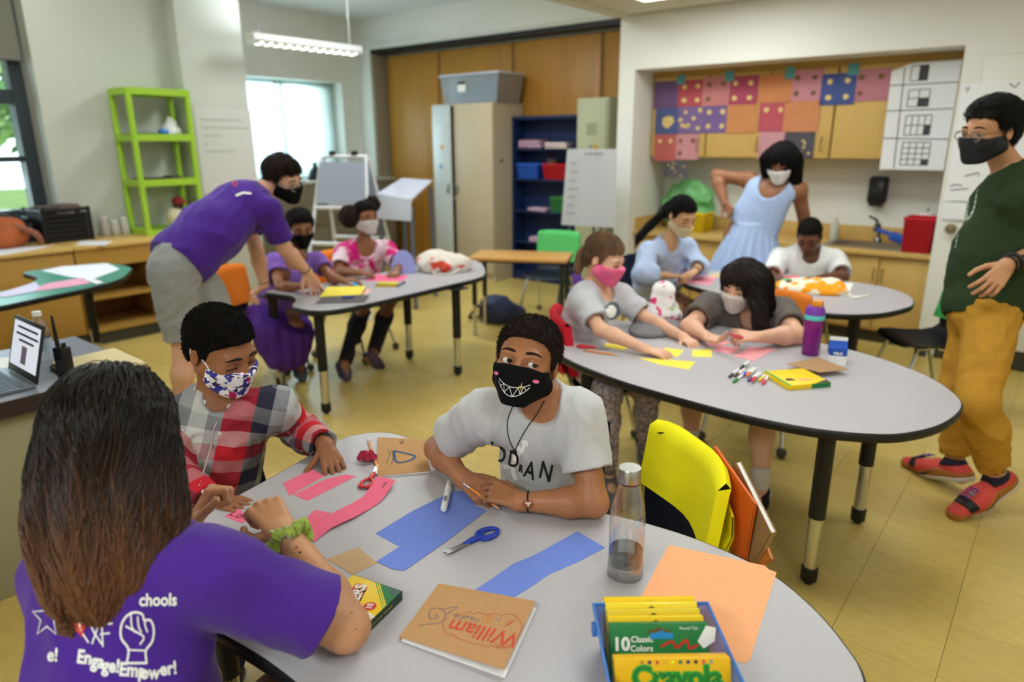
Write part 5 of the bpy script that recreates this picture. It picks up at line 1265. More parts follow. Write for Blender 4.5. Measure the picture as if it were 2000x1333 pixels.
ribbon(bm, [q[:2] for q in spline([(a, b, 0) for a, b in FO], 4)] , 0.0032); ribbon(bm, [(-0.017, -0.030), (0.017, -0.030)], 0.003); ribbon(bm, [(-0.013, -0.013), (0.013, -0.014)], 0.0022)
for k in range(3): ribbon(bm, [q[:2] for q in spline([(-0.012 + k * 0.011, 0.034 - 0.003 * k, 0), (-0.010 + k * 0.011, 0.018, 0), (-0.004 + k * 0.010, 0.010, 0)], 4)], 0.0024)
ribbon(bm, [q[:2] for q in spline([(-0.020, 0.018, 0), (-0.006, 0.012, 0), (0.010, 0.004, 0), (0.004, -0.006, 0)], 4)], 0.0026)
xf(bm, bm.verts[:], MX.Scale(1.12, 4)); back('fist_print', bm, (-0.9532, 0.3109, 0.8533), WPR)
bm = new()
for pts in ([(-0.012, 0.02), (0.0, 0.0), (0.016, -0.018)], [(0.012, 0.02), (0.005, 0.0), (-0.002, -0.018)], [(0.016, 0.010), (0.034, 0.012)], [(0.012, -0.004), (0.030, -0.002)], [(-0.03, 0.02), (-0.022, 0.0), (-0.008, -0.016)], [(0.014, 0.016), (0.018, -0.022)]): ribbon(bm, pts, 0.0026)
back('emblem_print', bm, (-1.005, 0.2733, 0.8653), WPR)
bm = new(); bm.faces.new([bm.verts.new((a, b, 0)) for a, b in ((-0.018, 0.022), (0.004, 0.018), (0.014, 0.0), (0.006, -0.020), (-0.010, -0.006))]); slice_bm(bm, 0.01); back('emblem_print', bm, (-1.024, 0.2628, 0.8767), mat('red_print', (196, 64, 52), 0.8))
bm = new(); ribbon(bm, [(0.030 * (1 if k % 2 == 0 else 0.42) * math.sin(k * PI / 5), 0.030 * (1 if k % 2 == 0 else 0.42) * math.cos(k * PI / 5)) for k in range(10)], 0.0022, closed=True); back('star_print', bm, (-1.061, 0.2356, 0.8851), WPR)
# scrunchie
a, b = p.J['elR'], p.J['wrR']; c0 = a + (b - a) * 0.93; u = nrm(b - a); x_ = nrm(np.cross(u, (0.2, 0.3, 1))); y_ = np.cross(u, x_)
def scr(p_):
    q = p_ - A3(c0); an = np.arctan2(q @ A3(y_), q @ A3(x_)); al = q @ A3(u); r = np.sqrt((q @ A3(x_)) ** 2 + (q @ A3(y_)) ** 2)
    R0 = 0.034 + 0.003 * np.sin(5 * an + 1); w = 0.0125 + 0.0028 * np.sin(11 * an) + 0.002 * np.sin(23 * an + 2)
    return np.sqrt((r - R0) ** 2 + (al - 0.006 * np.sin(4 * an)) ** 2) - w - F32(0.0016) * np.sin(31 * an + al * 300)
sdf_obj('scrunchie', scr, c0 - 0.06, c0 + 0.06, 0.0022, mat('lime_velour', (142, 164, 60), 0.9, 0.2, var=0.15, vs=60, bump=0.2, bs=300, sheen=0.6), p.root, p.base)
# long hair: a body of hair and many single strands
h = p.hs; R = p.HF
ctr = np.array((-1.225, 0.4169, 1.079)); tip = np.array((-1.06, 0.3195, 0.8913))
side_r = nrm(np.array((-1.098, 0.4619, 1.034)) - np.array((-1.272, 0.3218, 1.033)))
vw = nrm(np.array((-1.03, 0.3407, 1.1)) - CAMP)
def hair_axis(t): return ctr + (tip - ctr) * t
hl = union([(ell(p.H(0, -0.06, 0.13), np.array((0.365, 0.46, 0.41)) * h, R), 0.0), (cone(hair_axis(0.0) , hair_axis(0.55), 0.086, 0.098, vw, 0.72), 0.06), (cone(hair_axis(0.5), hair_axis(0.93), 0.097, 0.080, vw, 0.5), 0.06)])
def hairf(q):
    d = hl(q); al = (q - A3(ctr)) @ A3(nrm(tip - ctr)); an = (q - A3(ctr)) @ A3(side_r)
    d = d - F32(0.004) * np.sin(an * 95 + 6 * np.sin(al * 9)) * np.clip(al * 6, 0, 1) * np.clip(0.5 - ((q - A3(ctr)) @ A3(vw)) * 12, 0, 1) - F32(0.0012) * np.sin(an * 240 + 9 * np.sin(al * 13))
    face_open = ell(p.H(0, 0.52, -0.1), np.array((0.30, 0.40, 0.45)) * h, R)(q)
    return smax(d, -face_open, 0.01)
OMB = bpy.data.materials.new('ombre_hair'); OMB.use_nodes = True; nt = OMB.node_tree; b = nt.nodes['Principled BSDF']; b.inputs['Roughness'].default_value = 0.38; b.inputs['Specular IOR Level'].default_value = 0.35
at = nt.nodes.new('ShaderNodeAttribute'); at.attribute_name = 'cloth'; sx = nt.nodes.new('ShaderNodeSeparateXYZ'); nt.links.new(at.outputs['Vector'], sx.inputs[0])
rp = nt.nodes.new('ShaderNodeValToRGB'); rp.color_ramp.elements[0].position = 0.25; rp.color_ramp.elements[0].color = lin((24, 17, 15)); rp.color_ramp.elements[1].position = 0.95; rp.color_ramp.elements[1].color = lin((106, 68, 44)); e = rp.color_ramp.elements.new(0.6); e.color = lin((56, 36, 26))
ad = nt.nodes.new('ShaderNodeMath'); ad.operation = 'MULTIPLY_ADD'; ad.inputs[1].default_value = 0.38; nt.links.new(sx.outputs[1], ad.inputs[0]); nt.links.new(sx.outputs[0], ad.inputs[2]); nt.links.new(ad.outputs[0], rp.inputs[0]); nt.links.new(rp.outputs[0], b.inputs['Base Color'])
LH = np.linalg.norm(tip - ctr)
def huv(v):
    al = ((v - ctr) @ nrm(tip - ctr)) / LH; an = (v - ctr) @ side_r
    return np.stack([np.clip(al, 0, 1.2), 0.5 * np.sin(an * 210 + 3 * np.sin(al * 8)) - 0.3, np.zeros(len(v))], 1)
hv = sdf_obj('hair', hairf, np.minimum(ctr, tip) - 0.24, np.maximum(ctr, tip) + 0.24, 0.005, OMB, p.root, p.base, uvw=huv)
dn = A3(nrm(tip - ctr))
def flow(q):
    rad = q - A3(p.Hc); al = rad @ dn; rad = rad - al[:, None] * dn; return dn[None] + rad * (np.clip(-al * 60, 0, 12))[:, None]
comb(p, hv, hairf, 7000, 14, 0.20, flow, OMB, r=0.0009, wav=0.22, lift=0.006, cloth=huv)
PW = p

def fig(label, J, D, sk, base, face, up=(0, 0, 1), hs=0.22, hands=None, h=0.012, hh=0.0055, hn=0.004, eyes=True, look=(0, -12), opening=0.018, brow=BROWM):
    p = Person(label, J, D, sk, base, face, up, hs, hands); p.eye_open = opening if eyes else 0.0
    p.build_body(h, hh, hn)
    if eyes: p.eyes(look)
    p.lashes(BROWM, r=0.007, z=0.0 if eyes else -0.03)
    p.brows(brow); return p
LENS = mat('lens_glass', (225, 230, 228), 0.05, 0.4, alpha=0.12)
def gold_glasses(p, m, round_=False):
    h = p.hs; bm = new()
    for x in (-1, 1):
        pts = [tuple(p.H(x * 0.155 + 0.115 * math.cos(a), 0.475 - 0.02 * abs(math.cos(a)), -0.01 + 0.088 * math.sin(a) * (1 if round_ else 0.9)) - p.base) for a in np.linspace(0, 2 * PI, 25)[:-1]]
        tube(bm, pts, 0.0022, 6, closed=True); tube(bm, [tuple(p.H(x * 0.268, 0.44, 0.02) - p.base), tuple(p.H(x * 0.345, 0.25, 0.03) - p.base), tuple(p.H(x * 0.355, -0.02, 0.03) - p.base), tuple(p.H(x * 0.34, -0.12, -0.04) - p.base)], 0.002, 6)
    tube(bm, [tuple(p.H(-0.045, 0.49, 0.02) - p.base), tuple(p.H(0, 0.505, 0.03) - p.base), tuple(p.H(0.045, 0.49, 0.02) - p.base)], 0.002, 6)
    g = obj('glasses', bm, m, p.root, 180)
    for x in (-1, 1):
        bm = new(); lathe(bm, [(0.0, 0.0), (0.11 * h, 0.0)], mtx=MX.Translation((p.H(x * 0.155, 0.47, -0.01) - p.base).tolist()) @ V(p.HF[:, 1].tolist()).to_track_quat('Z', 'Y').to_matrix().to_4x4(), seg=20, cap=False); obj('lens', bm, LENS, g)
def kcap(p, t=0.06, **k):
    o = p.cap(HAIRK, 0.006, t=t, **k); comb(p, o, p.capf, 2200, 6, 0.035, lambda q: A3(-p.HF[:, 1])[None] + 3 * (q - A3(p.Hc)), HAIRK, r=0.0013, wav=0.5, lift=0.007); return o
def hair_blob(p, prims, m, h=0.006, name='hair', grooves=0.003, gs=60, axis=(0, 0, 1), carve=True, seed=2, pad=0.3):
    """mass of hair from prims with combed grooves, open at the face"""
    u = union(prims); ax = nrm(axis); ex = nrm(np.cross(ax, (0.31, 0.5, 0.2))); ey = np.cross(ax, ex); c = A3(p.Hc)
    fo = ell(p.H(0, 0.50, -0.10), np.array((0.27, 0.42, 0.37)) * p.hs, p.HF)
    def f(q):
        d = u(q); w = q - c; an = np.arctan2(w @ A3(ex), w @ A3(ey))
        d = d - F32(grooves) * np.sin(an * gs * 0.3 + 2.5 * np.sin((w @ A3(ax)) * 14)) - F32(grooves * .5) * vnoise(q, 70, seed)
        return smax(d, -fo(q), 0.008) if carve else d
    p.capf = f; pts = np.array([p.Hc - pad, p.Hc + pad]); return sdf_obj(name, f, pts[0], pts[1], h, m, p.root, p.base)

# --- man in purple shirt and grey shorts leaning over the left table
J = dict(head=(-3.593, 2.353, 1.351), neck=(-3.658, 2.196, 1.286), shR=(-3.467, 2.154, 1.191), elR=(-3.51, 2.263, 0.9644), wrR=(-3.583, 2.449, 0.7957), haR=(-3.577, 2.488, 0.7077), shL=(-3.869, 2.217, 1.222), elL=(-3.754, 2.23, 0.9359), wrL=(-3.754, 2.258, 0.7234), haL=(-3.803, 2.213, 0.6731), pel=(-3.61, 1.716, 0.9672),
         hipR=(-3.551, 1.627, 0.9257), hipL=(-3.644, 1.801, 0.9114), knR=(-3.545, 1.63, 0.50), knL=(-3.60, 1.86, 0.50), anR=(-3.53, 1.55, 0.085), anL=(-3.62, 1.76, 0.085), toeR=(-3.50, 1.70, 0.03), toeL=(-3.62, 1.92, 0.03))
p = fig('person in printed purple T-shirt and grey shorts bending over a table, glasses, black mask', J, dict(MAN), SK_PK, (-3.55, 1.7, 0), nrm(CR * 0.95 + np.array([0.25, -0.25, -0.38])), (-0.12, -0.25, 1), hs=0.238,
        hands=dict(R=dict(n=(-0.2, -0.3, 0.9), curl=(30, 40, 25)), L=dict(n=(-0.3, -0.6, 0.7), curl=(40, 50, 30))))
hp_ = p.cap(HAIRB, 0.005, t=0.075, noise=0.005, ns=45, line=zl([(-0.6, -0.36), (-0.30, -0.34), (-0.16, -0.16), (-0.13, 0.02), (-0.02, 0.08), (0.03, -0.02), (0.10, 0.0), (0.15, 0.2), (0.24, 0.27), (0.4, 0.30), (0.6, 0.3)]))
comb(p, hp_, p.capf, 2600, 7, 0.045, lambda q: A3(p.HF[:, 1] * 0.6 - p.HF[:, 2] * 0.6)[None] + 0 * q, HAIRB, r=0.0012, wav=0.4, lift=0.012)
mk = p.mask(BLKCL, 0.004, puff=0.03); gold_glasses(p, mat('silver_frame', (150, 150, 155), 0.3, metal=0.8), True)
ts = p.shirt(PURP, sleeve=0.72, h=0.008, hem=-0.08, wr=0.008, ws=13, seed=41, sl_loose=0.018, loose=0.022)
p.bottoms(mat('heather_grey_fleece', (150, 152, 152), 0.9, 0.1, var=0.08, vs=60, bump=0.15, bs=200), frac=0.86, loose=0.030, h=0.010, wr=0.007, ws=16, name='shorts')
p.shoes(mat('dark_trainers'), sole=mat('sole_white'), h=0.01)
p.band('L', 0.94, 0.031, 0.003, BLACK); p.band('R', 0.90, 0.032, 0.004, BLACK)
up_ = -p.fr; bx_ = nrm(np.cross(p.up, np.array([0, 0, 1.0])))
c0 = np.array((-3.32, 1.936, 1.364)); vdir = nrm(c0 - CAMP); xax = nrm(p.up); yax = np.cross(vdir, xax) * -1
bm = new()
for a in ([(-0.03, 0.0), (-0.01, 0.02), (0.02, 0.01)], [(0.02, 0.03), (0.035, -0.01), (0.055, -0.035)], [(-0.06, -0.02), (-0.03, -0.03), (-0.01, -0.05)]): ribbon(bm, a, 0.008)
xf(bm, bm.verts[:], MX.Scale(1.5, 4)); project_bm('emblem_print', bm, basis(xax, yax, c0), p.sf, vdir, WPR, ts, p.base, 0.004)
bm = new(); bm.faces.new([bm.verts.new((a, b, 0)) for a, b in ((-0.02, -0.02), (0.012, -0.012), (0.006, 0.012), (-0.018, 0.008))]); project_bm('emblem_print', bm, basis(xax, yax, np.array((-3.352, 1.909, 1.359))), p.sf, vdir, mat('red_print'), ts, p.base, 0.004)

# --- girl in the purple dress
def girl_hands(q=None): return dict(R=dict(n=(0.1, 0, 1), curl=(25, 35, 20)), L=dict(n=(0.1, 0, 1), curl=(20, 30, 20)))
J = dict(head=(-3.877, 2.629, 1.019), neck=(-3.953, 2.62, 0.8354), shR=(-4.042, 2.516, 0.7845), elR=(-3.851, 2.425, 0.6655), wrR=(-3.638, 2.448, 0.6963), haR=(-3.605, 2.5, 0.6925), shL=(-3.903, 2.761, 0.782), elL=(-3.716, 2.73, 0.6904), wrL=(-3.602, 2.717, 0.6963), haL=(-3.556, 2.78, 0.6927), pel=(-4.087, 2.524, 0.4353),
         knR=(-3.43, 2.16, 0.36), knL=(-3.332, 2.376, 0.36), anR=(-4.223, 2.598, 0.1), anL=(-3.889, 2.538, 0.1), toeR=(-4.048, 2.537, 0.03), toeL=(-3.845, 2.521, 0.03))
J = {k: np.array(v) for k, v in J.items()}; f_ = nrm((0.75, -0.35, 0)); r_ = nrm(np.cross(f_, (0, 0, 1)))
J['hipR'] = J['pel'] + r_ * 0.08; J['hipL'] = J['pel'] - r_ * 0.08; J['knR'] = J['hipR'] + f_ * 0.28 + np.array([0, 0, -0.04]); J['knL'] = J['hipL'] + f_ * 0.30 + np.array([0, 0, -0.02])
p = fig('girl in a lilac and purple dress and black mask writing beside the bending man', J, dict(CHILD), SK_MB, (-4.02, 2.50, 0), to_cam(J['head'], 12, -0.25), hs=0.222, hands=girl_hands(), look=(0, -25))
kcap(p, 0.07, noise=0.003, ns=70); p.mask(BLKCL, 0.004)
LIL = mat('lilac_jersey', (134, 100, 186), 0.85, 0.1); p.shirt(LIL, sleeve=0.45, h=0.008, hem=0.05, wr=0.003, neck=(0.075, -0.02), name='dress_top')
VIO = mat('violet_tulle', (82, 48, 140), 0.8, 0.15, var=0.2, vs=20, stretch=(4, 4, .5))
def skirtf(q):
    P = [(cone(p.lp(0.12), p.J['pel'], 0.12, 0.15), 0.04), (cone(J['hipR'], J['knR'] + f_ * 0.03, 0.11, 0.115), 0.05), (cone(J['hipL'], J['knL'] + f_ * 0.03, 0.11, 0.115), 0.05), (cone(J['pel'] + f_ * 0.12, (J['knL'] + J['knR']) / 2 - np.array([0, 0, 0.16]), 0.13, 0.16, (0, 0, 1), 0.9), 0.08)]
    d = union(P)(q); return np.maximum(d - F32(0.006) * np.sin((q @ A3(r_)) * 90 + 2 * np.sin((q @ A3(f_)) * 20)), plane(p.lp(0.16), p.up)(q))
sdf_obj('dress_skirt', skirtf, J['pel'] - 0.45, J['pel'] + 0.52, 0.009, VIO, p.root, p.base)
p.bottoms(mat('black_leggings', (26, 26, 32), 0.8), frac=1.9, loose=0.002, e=0.013, h=0.010, wr=0); p.shoes(mat('slate_trainers', (72, 78, 92), 0.7), sole=mat('sole_grey', (120, 124, 132), 0.6), h=0.008)

# --- girl in pink tie-dye with two hair puffs
J = dict(head=(-3.957, 3.236, 1.028), neck=(-3.995, 3.245, 0.8469), shR=(-4.08, 3.112, 0.7788), elR=(-3.965, 2.978, 0.6748), wrR=(-3.729, 2.962, 0.694), haR=(-3.688, 3.016, 0.6771), shL=(-3.929, 3.395, 0.7836), elL=(-3.728, 3.335, 0.6906), wrL=(-3.634, 3.22, 0.68), haL=(-3.582, 3.135, 0.6619), pel=(-4.134, 3.214, 0.4502),
         anR=(-3.658, 2.729, 0.1), anL=(-3.633, 2.96, 0.13), toeR=(-3.612, 2.714, 0.03), toeL=(-3.63, 3.03, 0.03))
J = {k: np.array(v) for k, v in J.items()}; f_ = nrm((0.9, -0.1, 0)); r_ = nrm(np.cross(f_, (0, 0, 1)))
J['hipR'] = J['pel'] + r_ * 0.08; J['hipL'] = J['pel'] - r_ * 0.08
J['knR'] = J['hipR'] + f_ * 0.33 + np.array([0, 0, -0.02]) + r_ * 0.04; J['knL'] = J['hipL'] + f_ * 0.34 + np.array([0, 0, -0.02]) - r_ * 0.02
p = fig('girl in pink tie-dye T-shirt with white mask and two hair puffs', J, dict(CHILD), SK_MB, (-4.09, 3.18, 0), to_cam(J['head'], 30, 0.0), hs=0.218, hands=girl_hands(), look=(15, 0))
kcap(p, 0.055, noise=0.003, ns=70)
hair_blob(p, [(sphere_f(p.H(-0.40, -0.22, 0.42), 0.060), 0.0), (sphere_f(p.H(0.46, -0.20, 0.10), 0.075), 0.02), (sphere_f(p.H(0.50, -0.22, -0.05), 0.05), 0.03)], HAIRC, carve=False, grooves=0.006, name='hair_puff')
TD = mat('tie_dye', (206, 34, 120), 0.85, 0.1, c2=(240, 214, 228), vs=9, cut=0.07)
p.mask(mat('pale_mask', (206, 202, 200), 0.85), 0.004); p.shirt(TD, sleeve=0.7, h=0.008, loose=0.02, sl_loose=0.022, wr=0.004, vneck=0.02)
p.bottoms(mat('black_leggings'), frac=1.95, loose=0.004, e=0.013, h=0.010, wr=0); p.shoes(mat('mauve_trainers', (92, 56, 76), 0.7, c2=(54, 56, 74), vs=25), sole=mat('sole_dark', (60, 58, 66), 0.6), h=0.008)

# --- girl in grey T-shirt with the pink mask and a brown braid
J = dict(head=(-1.699, 2.817, 1.013), neck=(-1.756, 2.819, 0.8527), shR=(-1.708, 2.66, 0.8261), elR=(-1.567, 2.58, 0.7355), wrR=(-1.351, 2.599, 0.6786), haR=(-1.264, 2.623, 0.6642), shL=(-1.708, 2.997, 0.7984), elL=(-1.546, 3.009, 0.6942), wrL=(-1.307, 2.899, 0.6718), haL=(-1.19, 2.826, 0.6541), pel=(-1.766, 2.771, 0.5288),
         knR=(-1.454, 2.494, 0.4747), anR=(-1.437, 2.48, 0.09), toeR=(-1.34, 2.369, 0.03), knL=(-1.397, 2.734, 0.4234), anL=(-1.42, 2.816, 0.1), toeL=(-1.399, 2.786, 0.03))
J = {k: np.array(v) for k, v in J.items()}; f_ = nrm((0.95, -0.25, 0)); r_ = nrm(np.cross(f_, (0, 0, 1))); J['hipR'] = J['pel'] + r_ * 0.08; J['hipL'] = J['pel'] - r_ * 0.08
p = fig('girl in a pale grey T-shirt and pink mask with a light brown braid', J, dict(CHILD), SK_PK, (-1.80, 2.76, 0), nrm(CR * 0.85 + np.array([0.42, -0.42, -0.42])), (-0.05, 0, 1), hs=0.215, hands=dict(R=dict(n=(-0.1, -0.2, 1), curl=(12, 25, 18)), L=dict(n=(-0.1, 0, 1), curl=(35, 35, 20))), h=0.010, hh=0.004, hn=0.003, look=(0, -25), brow=mat('brow_light', (140, 100, 72), 0.8))
LB = mat('hair_light_brown', (112, 82, 58), 0.45, 0.35, var=0.3, vs=24, stretch=(1, 1, .3), bump=0.4, bs=60)
hp_ = p.cap(LB, 0.004, t=0.06, noise=0.003, ns=60); comb(p, hp_, p.capf, 3000, 8, 0.07, lambda q: A3(-p.HF[:, 1] - p.HF[:, 2] * 0.35)[None] + 0 * q, LB, r=0.0009, wav=0.2, lift=0.005)
B = [p.H(0, -0.46, 0.0), p.H(0.02, -0.52, -0.15), p.H(0.04, -0.50, -0.35), p.H(0.06, -0.48, -0.55)]
hair_blob(p, [(ell(B[0] + (B[1] - B[0]) * t * 0.0 + (np.array(spline([tuple(b) for b in B], 3)[k]) - B[0]), (0.034 - 0.0015 * k, 0.034 - 0.0015 * k, 0.030)), 0.004) for k, t in enumerate(range(9))], LB, carve=False, grooves=0.002, name='braid', h=0.005)
p.mask(mat('pink_mask', (232, 96, 146), 0.8, sheen=0.2), 0.0035, loops=(232, 110, 150), puff=0.035, top=-0.03)
gj = mat('pale_grey_jersey', (190, 190, 196), 0.85, 0.1, var=0.05, vs=150); ts = p.shirt(gj, sleeve=0.72, h=0.0065, loose=0.018, sl_loose=0.02, wr=0.005, ws=18, seed=51, neck=(0.07, 0.0), hem=-0.08)
vd = nrm(np.array((-1.488, 2.546, 0.8329)) - CAMP)
for rr, m_, c in ((0.045, mat('slate_print', (96, 104, 112), 0.8), (-1.486, 2.551, 0.8415)), (0.032, WPR, (-1.492, 2.544, 0.8372))):
    bm = new(); bm.faces.new([bm.verts.new((rr * 0.8 * math.cos(k * PI / 9), rr * math.sin(k * PI / 9), 0)) for k in range(18)]); slice_bm(bm, 0.012); project_bm('animal_print', bm, basis(CR, (0, 0, 1), c), p.sf, vd, m_, ts, p.base, 0.003 if rr > 0.04 else 0.005)
p.bottoms(mat('floral_leggings', (186, 172, 176), 0.85, c2=(132, 120, 132), vs=55, cut=0.08), frac=1.9, loose=0.004, e=0.006, h=0.008, wr=0.002); p.shoes(mat('grey_slip_on', (104, 104, 112), 0.8), sole=mat('sole_pale', (178, 172, 166), 0.7), h=0.007, sock=mat('grey_sock', (110, 108, 110), 0.9), sockfrac=0.2)

# --- girl in brown-grey T-shirt with long dark hair falling over her face
J = dict(head=(-1.198, 3.276, 0.8747), neck=(-1.163, 3.377, 0.711), shR=(-1.358, 3.31, 0.736), elR=(-1.362, 3.07, 0.6762), wrR=(-1.209, 2.918, 0.6904), haR=(-1.125, 2.893, 0.692), shL=(-1.029, 3.412, 0.7309), elL=(-0.8863, 3.191, 0.6892), wrL=(-0.9928, 2.967, 0.7141), haL=(-1.057, 2.904, 0.7208), pel=(-1.16, 3.56, 0.47),
         knR=(-1.302, 3.026, 0.3562), anR=(-1.299, 3.054, -0.0073), toeR=(-1.259, 2.942, -0.036), knL=(-0.8983, 2.848, 0.4385), anL=(-0.8462, 2.767, 0.09), toeL=(-0.8287, 2.687, 0.03))
J = {k: np.array(v) for k, v in J.items()}; f_ = nrm((0.25, -0.95, 0)); r_ = nrm(np.cross(f_, (0, 0, 1))); J['hipR'] = J['pel'] + r_ * 0.085; J['hipL'] = J['pel'] - r_ * 0.085
J['anR'] = np.array([J['anR'][0], J['anR'][1], 0.09]); J['toeR'] = J['anR'] + np.array([0.03, -0.14, -0.06])
p = fig('girl in brown-grey T-shirt with white mask and long dark hair, cutting pink paper', J, dict(CHILD, ua=0.047, el=0.041, s=0.95, chd=0.115, hip=0.14, th=0.070, ca=0.05), SK_PK, (-1.16, 3.5, 0), to_cam(J['head'], -24, -0.35), (0.12, 0.0, 1), hs=0.225, hands=dict(R=dict(n=(-0.3, 0.3, -0.7), curl=(25, 30, 20)), L=dict(n=(0.2, -0.5, 0.8), curl=(45, 55, 30))), h=0.010, hh=0.004, hn=0.003, look=(0, -25))
p.mask(mat('white_lace_mask', (226, 220, 216), 0.85, c2=(204, 192, 190), vs=60), 0.0035, loops=(230, 226, 222), puff=0.028)
DKH = mat('hair_dark_brown', (36, 27, 24), 0.5, 0.2, var=0.35, vs=20, stretch=(1, 1, .25), bump=0.45, bs=60)
sl = nrm(CR * 0.5 + np.array([0.0, 0.0, -1.0]))
hp_ = hair_blob(p, [(ell(p.H(0, -0.08, 0.13), np.array((0.41, 0.49, 0.42)) * p.hs, p.HF), 0.0), (cone(p.H(-0.36, 0.06, 0.15), np.array((-1.043, 3.156, 0.7184)), 0.045, 0.032), 0.05), (cone(p.H(-0.34, -0.15, 0.1), np.array((-1.06, 3.326, 0.7114)), 0.06, 0.03), 0.05), (cone(p.H(0.33, -0.12, 0.15), p.H(0.33, -0.02, -0.25), 0.030, 0.018), 0.04), (cone(p.H(-0.1, -0.35, 0), p.H(-0.16, -0.42, -0.5), 0.06, 0.04), 0.05)], DKH, grooves=0.0035, gs=90, axis=sl, h=0.005); comb(p, hp_, p.capf, 4500, 9, 0.12, lambda q: A3(sl)[None] + 5 * (q - A3(p.Hc)) * np.array([1, 1, 0], F32), DKH, r=0.0009, wav=0.12, lift=0.005)
p.shirt(mat('brown_grey_jersey', (106, 98, 94), 0.85, 0.1, var=0.06, vs=120), sleeve=0.62, h=0.007, loose=0.018, sl_loose=0.018, wr=0.005, ws=18, seed=61, neck=(0.052, 0.025))
p.bottoms(mat('dark_shorts', (36, 34, 38), 0.85), frac=0.8, h=0.010); p.shoes(mat('black_slip_on', (22, 22, 24), 0.8), sole=mat('sole_white'), h=0.007, sock=mat('white_sock', (214, 208, 206), 0.9), sockfrac=0.28)

# --- girl in pale blue shirt with a dark ponytail
J = dict(head=(-1.963, 4.196, 1.089), neck=(-2.049, 4.197, 0.9148), shR=(-2.104, 4.037, 0.8567), elR=(-2.061, 3.891, 0.7307), wrR=(-1.951, 4.029, 0.7207), haR=(-1.892, 4.125, 0.7071), shL=(-2.018, 4.422, 0.8443), elL=(-1.902, 4.399, 0.7467), wrL=(-1.863, 4.236, 0.7285), haL=(-1.872, 4.157, 0.715), pel=(-2.23, 4.42, 0.47))
J = {k: np.array(v) for k, v in J.items()}; legs_seated(J, (0.9, -0.3), np.cross((0.9, -0.3, 0), (0, 0, 1)), kz=0.45, th=0.3)
p = fig('girl in a pale blue button shirt with dark ponytail, mask below her nose', J, dict(CHILD), SK_OL, (-2.23, 4.42, 0), to_cam(J['head'], 42, -0.5), hs=0.222, hands=girl_hands(), eyes=False)
kcap(p, 0.055); hair_blob(p, [(cone(p.H(0.05, -0.50, 0.05), np.array((-2.232, 4.153, 0.9441)), 0.038, 0.025), 0.0), (cone(np.array((-2.232, 4.153, 0.9441)), np.array((-2.271, 4.146, 0.8653)), 0.025, 0.012), 0.02)], HAIRK, carve=False, name='ponytail')
p.mask(mat('cream_mask', (214, 200, 160), 0.85), 0.004, top=-0.17, side_top=-0.16, puff=0.03)
PBL = mat('pale_blue_cotton', (178, 194, 226), 0.85, 0.1, var=0.05, vs=60); p.shirt(PBL, sleeve=1.55, h=0.008, loose=0.02, sl_loose=0.022, wr=0.006, ws=16, vneck=0.012, neck=(0.058, 0.012), name='button_shirt')
p.bottoms(DENIM, h=0.012); p.shoes(mat('dark_trainers'), h=0.01); p.band('L', 0.95, 0.026, 0.004, BLACK)

# --- woman in pale blue sun dress, one hand on her hip
J = dict(head=(-1.66, 5.106, 1.404), neck=(-1.71, 5.137, 1.237), shR=(-1.895, 5.162, 1.273), elR=(-2.164, 5.196, 1.3), wrR=(-2.029, 5.069, 1.1), haR=(-1.92, 4.992, 1.015), shL=(-1.548, 5.205, 1.212), elL=(-1.514, 5.33, 0.971), wrL=(-1.524, 5.419, 0.8013), haL=(-1.525, 5.436, 0.7057), pel=(-1.846, 5.101, 0.8598))
J = {k: np.array(v) for k, v in J.items()}; r_ = nrm((J['shR'] - J['shL']) * [1, 1, 0]); f_ = np.cross((0, 0, 1), r_)
for q, s_ in (('L', -1), ('R', 1)):
    J['hip' + q] = J['pel'] + r_ * s_ * 0.09; J['kn' + q] = np.array([*(J['hip' + q][:2] + f_[:2] * 0.03), 0.47]); J['an' + q] = np.array([*(J['hip' + q][:2]), 0.085]); J['toe' + q] = J['an' + q] + f_ * 0.15 + np.array([0, 0, -0.055])
p = fig('woman in a pale blue sun dress and white mask, hand on hip, at the worktop', J, dict(WOMAN, ua=0.052, el=0.044, wr=0.03, s=1.1), SK_MB, (*J['pel'][:2], 0), to_cam(J['head'], -12, -0.55), hs=0.238, hands=dict(R=dict(n=(-0.5, 0.5, 0.4), curl=(20, 30, 20)), L=dict(n=(0.6, -0.4, 0.3), curl=(20, 30, 20))), look=(0, -25))
hair_blob(p, [(ell(p.H(0, -0.08, 0.14), np.array((0.42, 0.50, 0.44)) * p.hs, p.HF), 0.0), (cone(p.H(-0.38, -0.02, 0.1), p.H(-0.42, 0.05, -0.55), 0.055, 0.04), 0.05), (cone(p.H(0.38, -0.02, 0.1), p.H(0.40, 0.02, -0.45), 0.05, 0.035), 0.05), (cone(p.H(0, -0.35, 0), p.H(0, -0.38, -0.5), 0.09, 0.07), 0.05)], HAIRK, h=0.006)
p.mask(mat('white_mask', (232, 230, 228), 0.85), 0.004, loops=(230, 230, 230), puff=0.03)
comb(p, p.root.children[-1], p.capf, 3500, 8, 0.10, lambda q: A3((0, 0, -1))[None] + 5 * (q - A3(p.Hc)) * np.array([1, 1, 0], F32), HAIRK, r=0.0013, wav=0.3, lift=0.006)
SUN = mat('pale_blue_gauze', (166, 186, 222), 0.9, 0.1, var=0.06, vs=40)
tor = union(p.torso(0.012, 0.012)); neckcut = cone(J['neck'] + p.up * 0.03, J['neck'] + p.fr * 0.14 - p.up * 0.02, 0.10, 0.07)
armcut = union([(cone(J['shL'] + p.up * 0.03, J['shL'] + (J['elL'] - J['shL']) * 0.5 - p.up * 0.04, 0.085, 0.085), 0), (cone(J['shR'] + p.up * 0.03, J['shR'] - p.up * 0.12 - r_ * -0.05, 0.085, 0.085), 0)])
